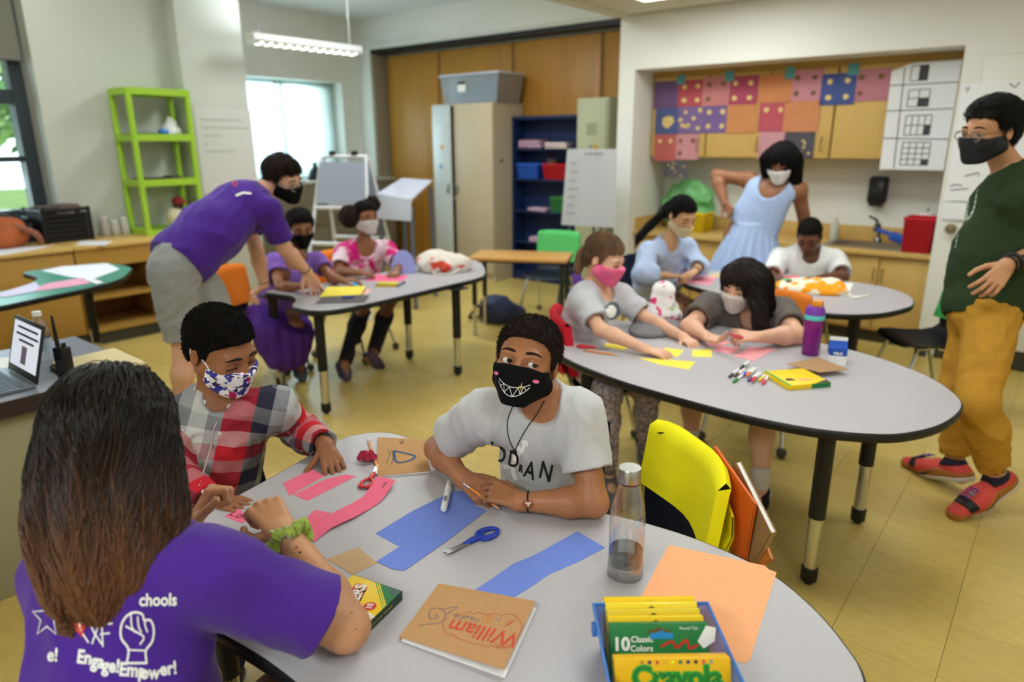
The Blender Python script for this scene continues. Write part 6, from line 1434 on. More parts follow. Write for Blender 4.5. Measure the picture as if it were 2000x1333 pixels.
wst = p.lp(0.30); foot_ = np.array([*(J['pel'][:2] - r_[:2] * 0.0), 0.50])
sk = cone(wst - p.up * 0.02, foot_, 0.15, 0.30)
def dressf(q):
    d = smax(smax(tor(q), -neckcut(q), 0.01), -armcut(q), 0.01); d = np.maximum(d, plane(p.lp(0.2), -p.up)(q))
    w = q - A3(wst); an = np.arctan2(w @ A3(r_), w @ A3(f_)); fl = np.clip(-(w @ A3((0, 0, 1))) * 4, 0, 1)
    s_ = np.maximum(np.maximum(sk(q) - F32(0.014) * fl * np.sin(an * 19 + 2 * np.sin(w[:, 2] * 6)), plane(wst, (0, 0, 1))(q)), plane((0, 0, 0.46), (0, 0, -1))(q))
    return smin(d, s_, 0.02)
sdf_obj('sun_dress', dressf, np.minimum(foot_, wst) - 0.36, np.maximum(J['neck'], wst) + 0.36, 0.011, SUN, p.root, p.base)
p.shoes(mat('dark_trainers'), h=0.012)

# --- boy in white T-shirt at the back table
J = dict(head=(-1.391, 5.033, 0.9139), neck=(-1.404, 5.133, 0.7786), shR=(-1.583, 5.054, 0.7399), elR=(-1.537, 4.76, 0.6396), wrR=(-1.304, 4.402, 0.69), haR=(-1.249, 4.513, 0.68), shL=(-1.244, 5.195, 0.7438), elL=(-1.119, 4.948, 0.6711), wrL=(-1.222, 4.774, 0.6773), haL=(-1.273, 4.704, 0.6711), pel=(-1.48, 5.20, 0.47))
J = {k: np.array(v) for k, v in J.items()}; legs_seated(J, (0.25, -0.95), np.cross((0.25, -0.95, 0), (0, 0, 1)), kz=0.45, th=0.33)
p = fig('boy in a white T-shirt with short black hair looking down at the back table', J, dict(CHILD, ua=0.042, el=0.036, chd=0.11, s=0.95), SK_DK, (-1.48, 5.2, 0), to_cam(J['head'], -8, -0.6), hs=0.225, hands=girl_hands(), eyes=False)
p.cap(mat('hair_black_cropped'), 0.006, t=0.05, noise=0.001)
p.shirt(mat('white_jersey', (226, 226, 226), 0.85, 0.1), sleeve=0.8, h=0.008, loose=0.022, sl_loose=0.022, wr=0.005, ws=16, seed=71, neck=(0.062, 0.0)); p.bottoms(DENIM, h=0.012); p.shoes(mat('dark_trainers'), h=0.01)

# --- man in green T-shirt and mustard trousers walking at the right
J = dict(head=(-0.3289, 3.666, 1.586), neck=(-0.2222, 3.783, 1.42), shL=(-0.1736, 3.517, 1.316), shR=(-0.259, 3.911, 1.34), elL=(-0.0253, 3.617, 1.122), wrL=(-0.156, 3.36, 1.074), haL=(-0.2012, 3.293, 0.9909), elR=(-0.3337, 3.9, 1.112), wrR=(-0.2784, 3.816, 0.9109), haR=(-0.2702, 3.726, 0.8305), pel=(-0.2226, 3.566, 0.8714),
         hipL=(-0.1836, 3.464, 0.8357), hipR=(-0.2444, 3.644, 0.8067), knL=(-0.1631, 3.229, 0.5189), anL=(-0.0532, 3.36, 0.1669), toeL=(-0.16, 3.217, 0.03), knR=(-0.2593, 3.56, 0.468), anR=(-0.2174, 3.502, 0.12), toeR=(-0.4055, 3.629, 0.03))
p = fig('man in dark green T-shirt and mustard trousers striding past, glasses, black mask', J, dict(MAN, chd=0.125), SK_TN, (-0.2, 3.5, 0), nrm(-CR * 0.95 + np.array([0.12, -0.22, -0.16])), (0.06, 0.0, 1), hs=0.243, hands=dict(L=dict(n=(0.4, -0.8, 0.3), curl=(25, 35, 22), spread=1.4), R=dict(n=(-0.5, -0.5, 0.2), curl=(20, 30, 20))), h=0.009, hh=0.004, hn=0.003, look=(0, -10), opening=0.022)
HGL = mat('hair_black_gloss', (16, 13, 12), 0.5, 0.2, bump=0.3, bs=60); hp_ = p.cap(HGL, 0.004, t=0.10, noise=0.004, ns=40, line=zl([(-0.6, -0.30), (-0.30, -0.28), (-0.16, -0.10), (-0.13, 0.04), (-0.02, 0.08), (0.04, 0.0), (0.10, 0.02), (0.15, 0.22), (0.24, 0.27), (0.4, 0.30), (0.6, 0.3)]))
comb(p, hp_, p.capf, 4000, 8, 0.06, lambda q: A3(-p.HF[:, 1] + p.HF[:, 2] * 0.25)[None] - 4 * (q - A3(p.Hc)) * np.array([0, 0, 0.6], F32), HGL, r=0.0009, wav=0.25, lift=0.010)
p.mask(mat('charcoal_mask', (34, 35, 40), 0.85), 0.0035, puff=0.035, loops=(34, 35, 40), loop_r=0.003); gold_glasses(p, mat('tortoise_frame', (120, 92, 56), 0.35))
ts = p.shirt(mat('bottle_green_jersey', (46, 62, 40), 0.88, 0.1, var=0.08, vs=120, bump=0.12, bs=250), sleeve=0.72, h=0.006, loose=0.020, sl_loose=0.022, hem=-0.13, wr=0.006, ws=15, seed=81, neck=(0.075, 0.01))
p.bottoms(mat('mustard_twill', (186, 138, 52), 0.85, 0.1, var=0.06, vs=40, bump=0.12, bs=200), frac=1.86, loose=0.014, e=0.006, h=0.007, wr=0.006, ws=17, seed=83, top=-0.02)
SHR = mat('coral_suede', (206, 74, 66), 0.8); sl_ = mat('white_foam', (206, 200, 190), 0.6)
p.shoes(SHR, sole=sl_, h=0.005, e=0.010)
OCH = mat('ochre_suede', (164, 106, 44), 0.8); NVY = mat('navy_collar', (34, 32, 52), 0.8); LACE = mat('violet_lace', (76, 62, 150), 0.8)
for q in 'LR':
    a, t = p.J['an' + q], p.J['toe' + q]; d = nrm(t - a); u = nrm(np.cross(np.cross(d, (0, 0, 1)), d)); an = p.D['an']; sd = np.cross(d, u); h0 = a - u * an * 0.9; ln = np.linalg.norm(t - h0)
    shoe = [o for o in p.root.children if o.name.startswith('shoe')][-1 if q == 'R' else -2]
    P1 = union(p.foot(q, 0.0125)); lo, hi = np.minimum(a, t) - 0.1, np.maximum(a, t) + 0.1
    mud = lambda x: np.maximum(np.maximum(P1(x), ((x - A3(h0)) @ A3(u)) - F32(0.012) - F32(0.5) * np.clip((x - A3(h0)) @ A3(d) - F32(ln * 0.80), 0, 9) - F32(0.010) * np.sin(((x - A3(h0)) @ A3(d)) * 28)), -(((x - A3(h0)) @ A3(u)) + F32(an * 0.55)))
    sdf_obj('mudguard', mud, lo, hi, 0.005, OCH, shoe, p.base)
    P2 = union(p.foot(q, 0.0135)); tc_ = h0 + d * ln * 0.78 + u * 0.018
    sdf_obj('toe_overlay', lambda x: np.maximum(np.maximum(P2(x), np.abs(((x - A3(tc_)) @ A3(d))) - F32(0.020)), -((x - A3(tc_)) @ A3(u))), lo, hi, 0.005, BLACK, shoe, p.base)
    sdf_obj('collar', lambda x: np.maximum(np.maximum(P2(x), ((x - A3(a)) @ A3(d)) - F32(0.05)), -((x - A3(a)) @ A3(u)) + F32(an * 0.05)), lo, hi, 0.005, NVY, shoe, p.base)
    for s_ in (-1, 1):                                                   # curved side stripe
        bm = new(); sw = [(0.035, -0.006), (0.02, -0.016), (0.0, -0.014), (-0.03, 0.0), (-0.06, 0.016), (-0.03, 0.004), (0.0, -0.004), (0.018, -0.004)]
        bm.faces.new([bm.verts.new((x, y, 0)) for x, y in [q_[:2] for q_ in spline([(x, y, 0) for x, y in sw], 3, True)]]); slice_bm(bm, 0.012)
        project_bm('side_stripe', bm, basis(d, u, h0 + d * ln * 0.48 + u * 0.002 + sd * s_ * 0.12), P1, -sd * s_, BLACK, shoe, p.base, 0.002)
    bm = new()
    for k in range(4):
        c = h0 + d * ln * (0.48 + 0.075 * k); L_ = march(P1, np.array([c + sd * x + u * 0.1 for x in np.linspace(-0.022, 0.022, 5)], F32), A3(-u), off=0.003) - A3(p.base)
        tube(bm, [tuple(x) for x in L_.tolist()], 0.0035, 6)
    obj('laces', bm, LACE, shoe, 180)
# watch and strap on the man's left wrist
a, b = p.J['elL'], p.J['wrL']; w = a + (b - a) * 0.92; u = nrm(b - a)
bd = p.band('L', 0.92, 0.034, 0.010, BLACK, 'watch'); p.band('L', 1.02, 0.034, 0.005, BLACK, 'wristband')
n_ = nrm(CAMP - w); n_ = nrm(n_ - u * (n_ @ u)); m_ = basis(u, np.cross(n_, u), w + n_ * 0.040 - p.base)
bm = new(); box(bm, (0, 0, 0), (0.036, 0.036, 0.014), None, 0.006); xf(bm, bm.verts[:], m_); fc_ = obj('watch_case', bm, BLACK, bd)
bm = new(); box(bm, (0, 0, 0.0075), (0.018, 0.010, 0.001)); xf(bm, bm.verts[:], m_); obj('watch_display', bm, mat('amber_display', (120, 84, 50), 0.3), fc_)
# pale band of print down the shirt front
pts = [p.lp(t) + p.fr * 0.3 - p.rt * 0.03 for t in np.linspace(0.82, 0.36, 13)]
bm = new(); 
for k, c in enumerate(pts):
    x0 = np.array(c)
    ring = [x0 + p.rt * a + p.up * b for a, b in ((-0.045, -0.010), (0.045, -0.010), (0.045, 0.008), (-0.045, 0.008))]
    q = march(p.sf, np.array(ring, F32), A3(-p.fr), off=0.002) - A3(p.base)
    bm.faces.new([bm.verts.new(tuple(x)) for x in q.tolist()])
obj('chest_print', bm, mat('faded_white_print', (176, 186, 172), 0.8), ts, 180)

# ------------------------------------------------------------------ chairs in use and empty, with their cloth pockets
CH = [('navy school chair under the boy in grey', -1.14, 1.49, (0.2, -0.98), NAVY), ('navy school chair under the boy in plaid', -1.94, 0.87, (0.78, -0.62), NAVY), ('school chair under the person with long dark hair', -1.04, 0.27, (-0.8, 0.6), NAVY)]
for lab, x, y, d, m_ in CH: chair(lab, x, y, math.atan2(d[1], d[0]) - PI / 2, m_)
def ch2(lab, x, y, d, m_=NAVY): return chair(lab, x, y, math.atan2(d[1], d[0]) - PI / 2, m_)
cy = ch2('navy school chair wearing the bright yellow cloth pocket', -0.815, 1.455, (-0.62, -0.78))
YS = sack('bright yellow cloth chair pocket stuffed with books', cy, (250, 240, 26), 0.56)
sack('orange cloth pocket on the chair beside the bending man', ch2('navy chair with orange pocket beside the bending man', -4.10, 2.40, (0.85, 0.5)), (236, 130, 36))
sack('orange cloth pocket on the chair of the girl in tie-dye', ch2('navy chair with orange pocket under the girl in tie-dye', -4.10, 3.17, (0.96, 0.28)), (240, 138, 40))
sack('red cloth pocket on the chair of the girl in the pink mask', ch2('school chair with red pocket under the girl in the pink mask', -1.68, 2.79, (0.75, 0.66), BLK2), (196, 30, 48))
sack('orange cloth pocket behind the girl with long dark hair', ch2('school chair under the girl cutting pink paper', -1.17, 3.55, (0.12, -0.99), BLK2), (236, 130, 46))
sack('purple cloth pocket on the empty chair behind the pink masked girl', ch2('empty navy chair with purple pocket behind the pink masked girl', -2.10, 3.62, (0.7, 0.7)), (96, 48, 150))
ch2('navy school chair under the girl in the pale blue shirt', -2.25, 4.43, (0.95, -0.3))
sack('yellow cloth pocket behind the boy in white', ch2('school chair under the boy in the white T-shirt', -1.46, 5.22, (0.1, -0.99)), (226, 206, 40))
sack('dark green cloth pocket on the chair near the white door', ch2('empty black chair with green pocket near the white door', -0.545, 4.64, (-0.80, -0.6), BLK2), (52, 140, 66))
sack('light green cloth pocket on the chair at the oak topped table', ch2('navy chair with light green pocket at the oak topped table', -3.58, 5.00, (0.2, -0.98)), (92, 196, 110))
# books in the yellow pocket
def place(t, P, rz=0): t.location = P; t.rotation_euler = (0, 0, rz)
bx, by = cy.location[0], cy.location[1]; rzc = cy.rotation_euler[2]
def in_chair(p): m = MX.Translation((bx, by, 0)) @ MX.Rotation(rzc, 4, 'Z'); return tuple(m @ V(p))
def flatbook(name, lab, cat, c, s, rot, m_, pm=PAPER, extra=None):
    t = thing(name, lab, cat, c); t.rotation_euler = rot
    bm = new(); box(bm, (0, 0, -s[2] / 2 + 0.0008), (s[0], s[1], 0.0016)); box(bm, (0, 0, s[2] / 2 - 0.0008), (s[0], s[1], 0.0016)); box(bm, (-s[0] / 2 + 0.0008, 0, 0), (0.0016, s[1], s[2])); obj('cover', bm, m_, t)
    bm = new(); box(bm, (0.001, 0, 0), (s[0] - 0.005, s[1] - 0.006, s[2] - 0.003)); obj('pages', bm, pm, t)
    return t
R2 = math.radians
flatbook('book', 'kraft covered book with white edge poking from the yellow pocket', 'book', in_chair((-0.15, -0.285, 0.61)), (0.20, 0.26, 0.014), (R2(84), R2(-30), rzc), mat('kraft_board', (166, 132, 92), 0.8))
flatbook('folder', 'orange folder tucked behind the yellow cloth pocket', 'folder', in_chair((-0.12, -0.265, 0.64)), (0.21, 0.24, 0.006), (R2(82), R2(-16), rzc), mat('orange_card', (232, 110, 36), 0.7))
b_ = flatbook('book', 'orange and purple booklet low in the yellow pocket', 'book', in_chair((-0.17, -0.298, 0.55)), (0.13, 0.19, 0.006), (R2(86), R2(-38), rzc), mat('amber_board', (222, 138, 60), 0.7))
bm = new(); box(bm, (0.03, -0.05, 0.004), (0.06, 0.08, 0.001)); obj('purple_band', bm, mat('plum_board', (74, 42, 78), 0.7), b_)

# ------------------------------------------------------------------ papers and stationery
def paper(lab, pts, z, c, name='paper', cat='paper', group=None, curl=None, t=0.0006, m_=None):
    cx = sum(p[0] for p in pts) / len(pts); cy_ = sum(p[1] for p in pts) / len(pts); bm = new()
    vs = [bm.verts.new((a - cx, b - cy_, 0)) for a, b in pts]; bm.faces.new(vs); bmesh.ops.recalc_face_normals(bm, faces=bm.faces)
    if curl:
        slice_bm(bm, 0.012)
        for v in bm.verts: v.co.z = curl(v.co.x + cx, v.co.y + cy_)
    bmesh.ops.solidify(bm, geom=bm.faces[:], thickness=-t)
    for v in bm.verts: v.co.z += 0.0002
    o = obj(name, bm, m_ or mat('paper_%d_%d_%d' % c, c, 0.8, 0.1, var=0.02, vs=30, bump=0.03, bs=300), None, None, loc=(cx, cy_, z)); return tag(o, lab, cat, group)
TZ = 0.6505
BLU = (112, 134, 212); PNK = (236, 112, 142)
paper('short torn blue paper strip lying under the white marker', [(-1.1647, 0.9221), (-1.1717, 1.0516), (-1.1627, 1.1863), (-1.1078, 1.2421), (-1.0681, 1.1931), (-1.0771, 1.0411), (-1.0812, 0.9202)], TZ, BLU)
paper('long blue paper strip with rounded end crossing another strip', [(-1.0735, 0.8481), (-1.0811, 0.9934), (-1.0796, 1.1701), (-1.0252, 1.1681), (-1.0074, 1.0052), (-0.9993, 0.8644), (-1.0243, 0.8512)], TZ + 0.0009, BLU)
paper('separate blue paper strip with torn edges between booklet and water bottle', [(-0.8340, 0.9094), (-0.8310, 0.9685), (-0.8299, 1.0320), (-0.8170, 1.0728), (-0.8079, 1.1166), (-0.7994, 1.1779), (-0.7911, 1.2303), (-0.7493, 1.2217), (-0.7032, 1.2128), (-0.7212, 1.1257), (-0.7443, 1.0510), (-0.7493, 0.9851), (-0.7574, 0.9289)], TZ, BLU)
paper('pink paper strip under the thumb of the boy in plaid', [(-1.5599, 0.9319), (-1.5696, 1.0318), (-1.5072, 1.0299), (-1.4847, 0.9011)], TZ, PNK)
paper('pink paper strip held by the fingertips of the boy in plaid', [(-1.4811, 0.9112), (-1.4871, 1.0186), (-1.4655, 1.0720), (-1.4345, 1.0815), (-1.4250, 0.9149)], TZ, PNK)
e1_ = (-1.347, 1.118, 0.65); e0_ = (-1.271, 0.824, 0.65)
def curl_(x, y):
    t = ((x - e0_[0]) * (e1_[0] - e0_[0]) + (y - e0_[1]) * (e1_[1] - e0_[1])) / ((e1_[0] - e0_[0]) ** 2 + (e1_[1] - e0_[1]) ** 2); return 0.0016 + 0.020 * max(0, t - 0.55) ** 1.5 * 2 + 0.004 * max(0, math.sin(t * 6))
pk = paper('long pink paper strip curling up at its marked end by the red scissors', [(-1.3108, 0.8262), (-1.3150, 0.9118), (-1.3241, 1.0184), (-1.3691, 1.1036), (-1.3117, 1.1199), (-1.2679, 1.0297), (-1.2556, 0.9351), (-1.2611, 0.8638), (-1.2468, 0.8069)], TZ, PNK, curl=curl_)
paper('short pink paper strip beside the lime scrunchie', [(-1.3434, 0.8386), (-1.3709, 0.8985), (-1.3262, 0.9155), (-1.3157, 0.8310)], TZ, PNK)
pm_ = paper('small pink paper slip with inked letters below the raised fists', [(-1.5222, 0.7392), (-1.5317, 0.7835), (-1.4664, 0.7690), (-1.4573, 0.7485)], TZ, PNK)
tn = paper('blank tan paper sheet between elbow and blue strips', [(-1.1699, 0.7847), (-1.1494, 0.8591), (-1.0664, 0.8465), (-1.0771, 0.7842)], TZ, (196, 164, 130))
def on_top(parent, name, strokes, w, m_, z, mtx=None):
    bm = new()
    for s_ in strokes: ribbon(bm, s_, w)
    lx, ly, lz = parent.location
    return obj(name, bm, m_, parent, None, loc=(-lx, -ly, z - lz))
on_top(pk, 'ink_mark', [[(-1.3084, 1.0686), (-1.3173, 1.0834), (-1.3197, 1.0927), (-1.3252, 1.0957)], [(-1.3216, 1.0836), (-1.3198, 1.0964)]], 0.0016, INK, 0.6625)
on_top(pm_, 'ink_mark', [[(-1.5176, 0.7462), (-1.5172, 0.7528), (-1.5040, 0.7509)], [(-1.5219, 0.7555), (-1.5189, 0.7676)], [(-1.4988, 0.7520), (-1.4974, 0.7594), (-1.4886, 0.7571), (-1.4926, 0.7539)], [(-1.5010, 0.7629), (-1.4973, 0.7691), (-1.4817, 0.7628), (-1.4874, 0.7550)]], 0.0022, INK, TZ + 0.0012)
op = paper('large orange paper sheet with a nicked corner at the table edge', [(-0.5936, 1.3131), (-0.3907, 1.3707), (-0.3809, 1.3618), (-0.3632, 1.3620), (-0.3124, 1.0687), (-0.3148, 1.0553), (-0.5246, 0.9605)], TZ, (246, 176, 128))
# booklets
def booklet(lab, pts, z, th=0.006, open_=0.0, pageoff=None):
    c = np.mean(pts, 0); t = thing('booklet', lab, 'booklet', (c[0], c[1], z), 0, None); P = [(p[0] - c[0], p[1] - c[1]) for p in pts]
    KR = mat('kraft_card', (184, 142, 98), 0.8, 0.1, var=0.05, vs=90, bump=0.05, bs=300)
    bm = new(); prism(bm, P, 0.0002, 0.001); obj('back_cover', bm, KR, t)
    bm = new(); Q = [((a) * 0.985 + (pageoff[0] if pageoff else 0), b * 0.985 + (pageoff[1] if pageoff else 0)) for a, b in P]; prism(bm, Q, 0.001, th - 0.0012); obj('pages', bm, PAPER, t)
    bm = new(); vs = [bm.verts.new((a, b, th + open_ * k)) for (a, b), k in zip(P, (0, 1, 1, 0))]; bm.faces.new(vs); bmesh.ops.recalc_face_normals(bm, faces=bm.faces); bmesh.ops.solidify(bm, geom=bm.faces[:], thickness=-0.0009); obj('front_cover', bm, KR, t, None)
    return t, c
def draw(t, c, name, strokes, w, m_, z):
    bm = new()
    for s_ in strokes: ribbon(bm, [q[:2] for q in spline([(a - c[0], b - c[1], 0) for a, b in s_], 4)] if len(s_) > 2 else [(a - c[0], b - c[1]) for a, b in s_], w)
    return obj(name, bm, m_, t, None, loc=(0, 0, z))
BLUP = mat('blue_pen', (58, 88, 132), 0.7); REDP = mat('red_pen', (196, 72, 50), 0.7); ORP = mat('orange_pen', (216, 106, 40), 0.7); GRP = mat('grey_pencil', (150, 126, 100), 0.7)
wb, wc = booklet('kraft booklet lettered William in red with a blue snail', [(-0.9021, 0.8717), (-0.7003, 0.9408), (-0.6320, 0.7583), (-0.8457, 0.7089)], 0.6502, 0.0065, 0.010, (0.006, -0.002))
# name and doodles, drawn upside down for the reader opposite
ax_x = nrm(np.array((-0.7904, 0.8038, 0.662)) - np.array((-0.6882, 0.8352, 0.662))); ax_y = nrm(np.array((-0.7126, 0.7976, 0.662)) - np.array((-0.7413, 0.8572, 0.662)))
bm = text_bm('William', 0.050, 0.0006); xf(bm, bm.verts[:], MX.Diagonal((0.92, 1.1, 1, 1))); o_ = (-0.7253, 0.8091, 0.664)
m_ = basis(ax_x, ax_y, (o_[0] - wc[0], o_[1] - wc[1], 0.0125)); m_[2][3] = 0.0131
xf(bm, bm.verts[:], m_); 
cov = [(p[0] - wc[0], p[1] - wc[1]) for p in [(-0.9021, 0.8717), (-0.7003, 0.9408), (-0.6320, 0.7583), (-0.8457, 0.7089)]]
e_ = np.array(cov[1]) - np.array(cov[0]); e_ /= np.linalg.norm(e_); wd_ = np.linalg.norm(np.array(cov[1]) - np.array(cov[0]))
def cover_z(x, y): return 0.0065 + 0.010 * max(0, min(1, ((np.array((x, y)) - np.array(cov[0])) @ e_) / wd_)) + 0.0014
for v in bm.verts: v.co.z = cover_z(v.co.x, v.co.y)
obj('lettering', bm, REDP, wb, None)
def doodle(name, pts, w, m_):
    bm = new()
    for s_ in pts:
        P = [(a - wc[0], b - wc[1], 0) for a, b in s_]; P = [q[:2] for q in spline(P, 4)] if len(P) > 2 else [q[:2] for q in P]; ribbon(bm, P, w)
    for v in bm.verts: v.co.z = cover_z(v.co.x, v.co.y) + 0.0001
    obj(name, bm, m_, wb, None)['kind'] = 'stuff'
doodle('red_doodle', [[(-0.8073, 0.8028), (-0.8067, 0.7880), (-0.7914, 0.7725), (-0.7770, 0.7661), (-0.7680, 0.7733), (-0.7511, 0.7694), (-0.7354, 0.7734), (-0.7195, 0.7742), (-0.7108, 0.7813), (-0.6946, 0.7842), (-0.6891, 0.7921), (-0.6776, 0.7930), (-0.6623, 0.8037), (-0.6573, 0.8197), (-0.6640, 0.8403), (-0.6744, 0.8641), (-0.6907, 0.8769), (-0.7076, 0.8821), (-0.7220, 0.8762), (-0.7269, 0.8664), (-0.7443, 0.8639), (-0.7491, 0.8541), (-0.7706, 0.8483), (-0.7728, 0.8387), (-0.7867, 0.8391), (-0.7875, 0.8267), (-0.7945, 0.8269), (-0.7942, 0.8193), (-0.8033, 0.8217), (-0.8038, 0.8135)], [(-0.6846, 0.7940), (-0.6835, 0.8000), (-0.6731, 0.7949), (-0.6755, 0.8065), (-0.6659, 0.8008), (-0.6674, 0.8114), (-0.6595, 0.8077), (-0.6593, 0.8163)], [(-0.7025, 0.8449), (-0.6995, 0.8566), (-0.6997, 0.8676), (-0.7050, 0.8633), (-0.7061, 0.8568), (-0.6992, 0.8531), (-0.6977, 0.8636), (-0.6953, 0.8731)]], 0.0011, REDP)
doodle('blue_doodle', [[(-0.8388, 0.7525), (-0.8219, 0.7700), (-0.8127, 0.7775), (-0.8103, 0.7889), (-0.8172, 0.8044), (-0.8311, 0.8129), (-0.8460, 0.8107), (-0.8521, 0.7997), (-0.8472, 0.7879), (-0.8361, 0.7813), (-0.8271, 0.7848), (-0.8278, 0.7939), (-0.8360, 0.7950)], [(-0.8348, 0.8138), (-0.8276, 0.8237), (-0.8145, 0.8364), (-0.8183, 0.8055)], [(-0.8038, 0.8135), (-0.7955, 0.8105)], [(-0.8028, 0.8182), (-0.7934, 0.8141)], [(-0.7997, 0.8207), (-0.7914, 0.8177)], [(-0.7860, 0.8106), (-0.7857, 0.8204), (-0.7782, 0.8284), (-0.7804, 0.8190), (-0.7873, 0.8192)]], 0.0012, BLUP)
doodle('orange_doodle', [[(-0.7543, 0.8480), (-0.7420, 0.8580), (-0.7306, 0.8387), (-0.7456, 0.8321), (-0.7543, 0.8480)], [(-0.7508, 0.8470), (-0.7413, 0.8451), (-0.7411, 0.8358)], [(-0.7423, 0.8539), (-0.7421, 0.8445), (-0.7340, 0.8397)]], 0.0010, ORP)
doodle('grey_doodle', [[(-0.7755, 0.8269), (-0.7693, 0.8319), (-0.7699, 0.8237), (-0.7632, 0.8311), (-0.7541, 0.8328)], [(-0.7649, 0.8183), (-0.7608, 0.8254), (-0.7508, 0.8260)], [(-0.7309, 0.8574), (-0.7266, 0.8476)], [(-0.7244, 0.8589), (-0.7201, 0.8491)], [(-0.7252, 0.8659), (-0.7218, 0.8572)]], 0.0009, BLUP)
ab, ac = booklet('kraft booklet with a blue triangle drawing near the grey shirted boy', [(-1.5833, 1.2875), (-1.4537, 1.3712), (-1.2867, 1.2261), (-1.3802, 1.1134)], 0.6502, 0.006, 0.0, (0.001, -0.002))
draw(ab, ac, 'blue_drawing', [[(-1.4649, 1.2510), (-1.4054, 1.2059), (-1.3814, 1.2299), (-1.3915, 1.2657), (-1.4649, 1.2510)]], 0.0075, BLUP, 0.0074)
draw(ab, ac, 'pen_lines', [[(-1.4874, 1.2465), (-1.4595, 1.2280), (-1.4341, 1.1998), (-1.4171, 1.1791)], [(-1.4763, 1.2509), (-1.4447, 1.2310), (-1.4186, 1.2038), (-1.4005, 1.1800)]], 0.0016, mat('teal_pen', (58, 92, 88), 0.7), 0.0074)
draw(ab, ac, 'pen_mark', [[(-1.5057, 1.3083), (-1.4854, 1.3005), (-1.4918, 1.3148), (-1.5012, 1.3169), (-1.4838, 1.2969)]], 0.0015, INK, 0.0074)
sb, sc_ = booklet('kraft booklet with a black scribble half under the bare forearm', [(-1.3836, 0.6905), (-1.2289, 0.7218), (-1.1247, 0.6923), (-1.1597, 0.6091)], 0.6502, 0.005)
rs_ = np.random.RandomState(2); scr_ = [(np.array(a) + (np.array(b) - np.array(a)) * 0.5) for a, b in zip([(-1.3159, 0.6815), (-1.1539, 0.6959)], [(-1.3159, 0.6815), (-1.1539, 0.6959)])]
A_, B_ = np.array((-1.32, 0.6837, 0.655)[:2]), np.array((-1.151, 0.698, 0.655)[:2]); nn_ = np.array((-(B_ - A_)[1], (B_ - A_)[0])); nn_ /= np.linalg.norm(nn_)
zig = [tuple(A_ + (B_ - A_) * (k / 44) + nn_ * (0.022 * (1 if k % 2 else -1) * rs_.uniform(0.5, 1)) + (B_ - A_) * rs_.uniform(-.01, .03)) for k in range(45)]
draw(sb, sc_, 'scribble', [zig], 0.0011, INK, 0.0064)

# scissors
def scissors(lab, pv, ang, c, s=1.0, z=0.6505, spread=0.16):
    t = thing('scissors', lab, 'scissors', (pv[0], pv[1], z), ang); HM = mat('scissor_grip_%d_%d' % (c[0], c[2]), c, 0.3, 0.5)
    for k, sg in enumerate((-1, 1)):
        bm = new(); prism(bm, [(0.0 * s, -0.006 * s), (0.058 * s, -0.003 * s), (0.066 * s, 0.0), (0.058 * s, 0.005 * s), (0.0, 0.006 * s)], 0.003 + k * 0.002, 0.005 + k * 0.002, mtx=MX.Rotation(sg * spread * 0.5, 4, 'Z')); obj('blade', bm, STEEL, t)
        bm = new(); r = MX.Rotation(sg * spread, 4, 'Z')
        cx, rx, ry = -0.052 * s, 0.026 * s, 0.0155 * s
        ring = [tuple(r @ V((cx + rx * math.cos(a), sg * 0.012 * s + ry * math.sin(a), 0.006))) for a in np.linspace(0, 2 * PI, 29)[:-1]]
        tube(bm, ring, 0.0042 * s, 10, closed=True); tube(bm, [tuple(r @ V((0.014 * s, -sg * 0.003 * s, 0.005))), tuple(r @ V((-0.01 * s, sg * 0.0, 0.006))), tuple(r @ V((-0.03 * s, sg * 0.010 * s, 0.006)))], [0.004 * s, 0.0065 * s, 0.0055 * s], 10); obj('handle', bm, HM, t, 60)
    bm = new(); lathe(bm, [(0.0, 0.010), (0.003 * s, 0.009), (0.004 * s, 0.006), (0.004 * s, 0.002)], seg=14); obj('pivot', bm, STEEL, t)
    return t
def ang2(a, b): return math.atan2(b[1] - a[1], b[0] - a[0])
scissors('blue handled scissors lying on the bare table', (-0.9592, 1.029, 0.655), ang2((-0.9446, 1.083, 0.655), (-0.9663, 0.9748, 0.655)), (28, 58, 170), 1.05)
scissors('red handled scissors by the crumpled pink flower', (-1.396, 1.112, 0.655), ang2((-1.373, 1.065, 0.655), (-1.428, 1.16, 0.655)), (196, 44, 50), 0.95, spread=0.26)
scissors('red handled scissors at the left end of the egg shaped table', (-1.574, 2.546, 0.655), ang2((-1.645, 2.519, 0.655), (-1.482, 2.571, 0.655)), (190, 26, 44), 1.0)
scissors('red handled scissors cutting in the hands of the dark haired girl', (-1.072, 2.869, 0.7283), 2.6, (190, 30, 40), 0.9, z=(-1.072, 2.869, 0.7283)[2])
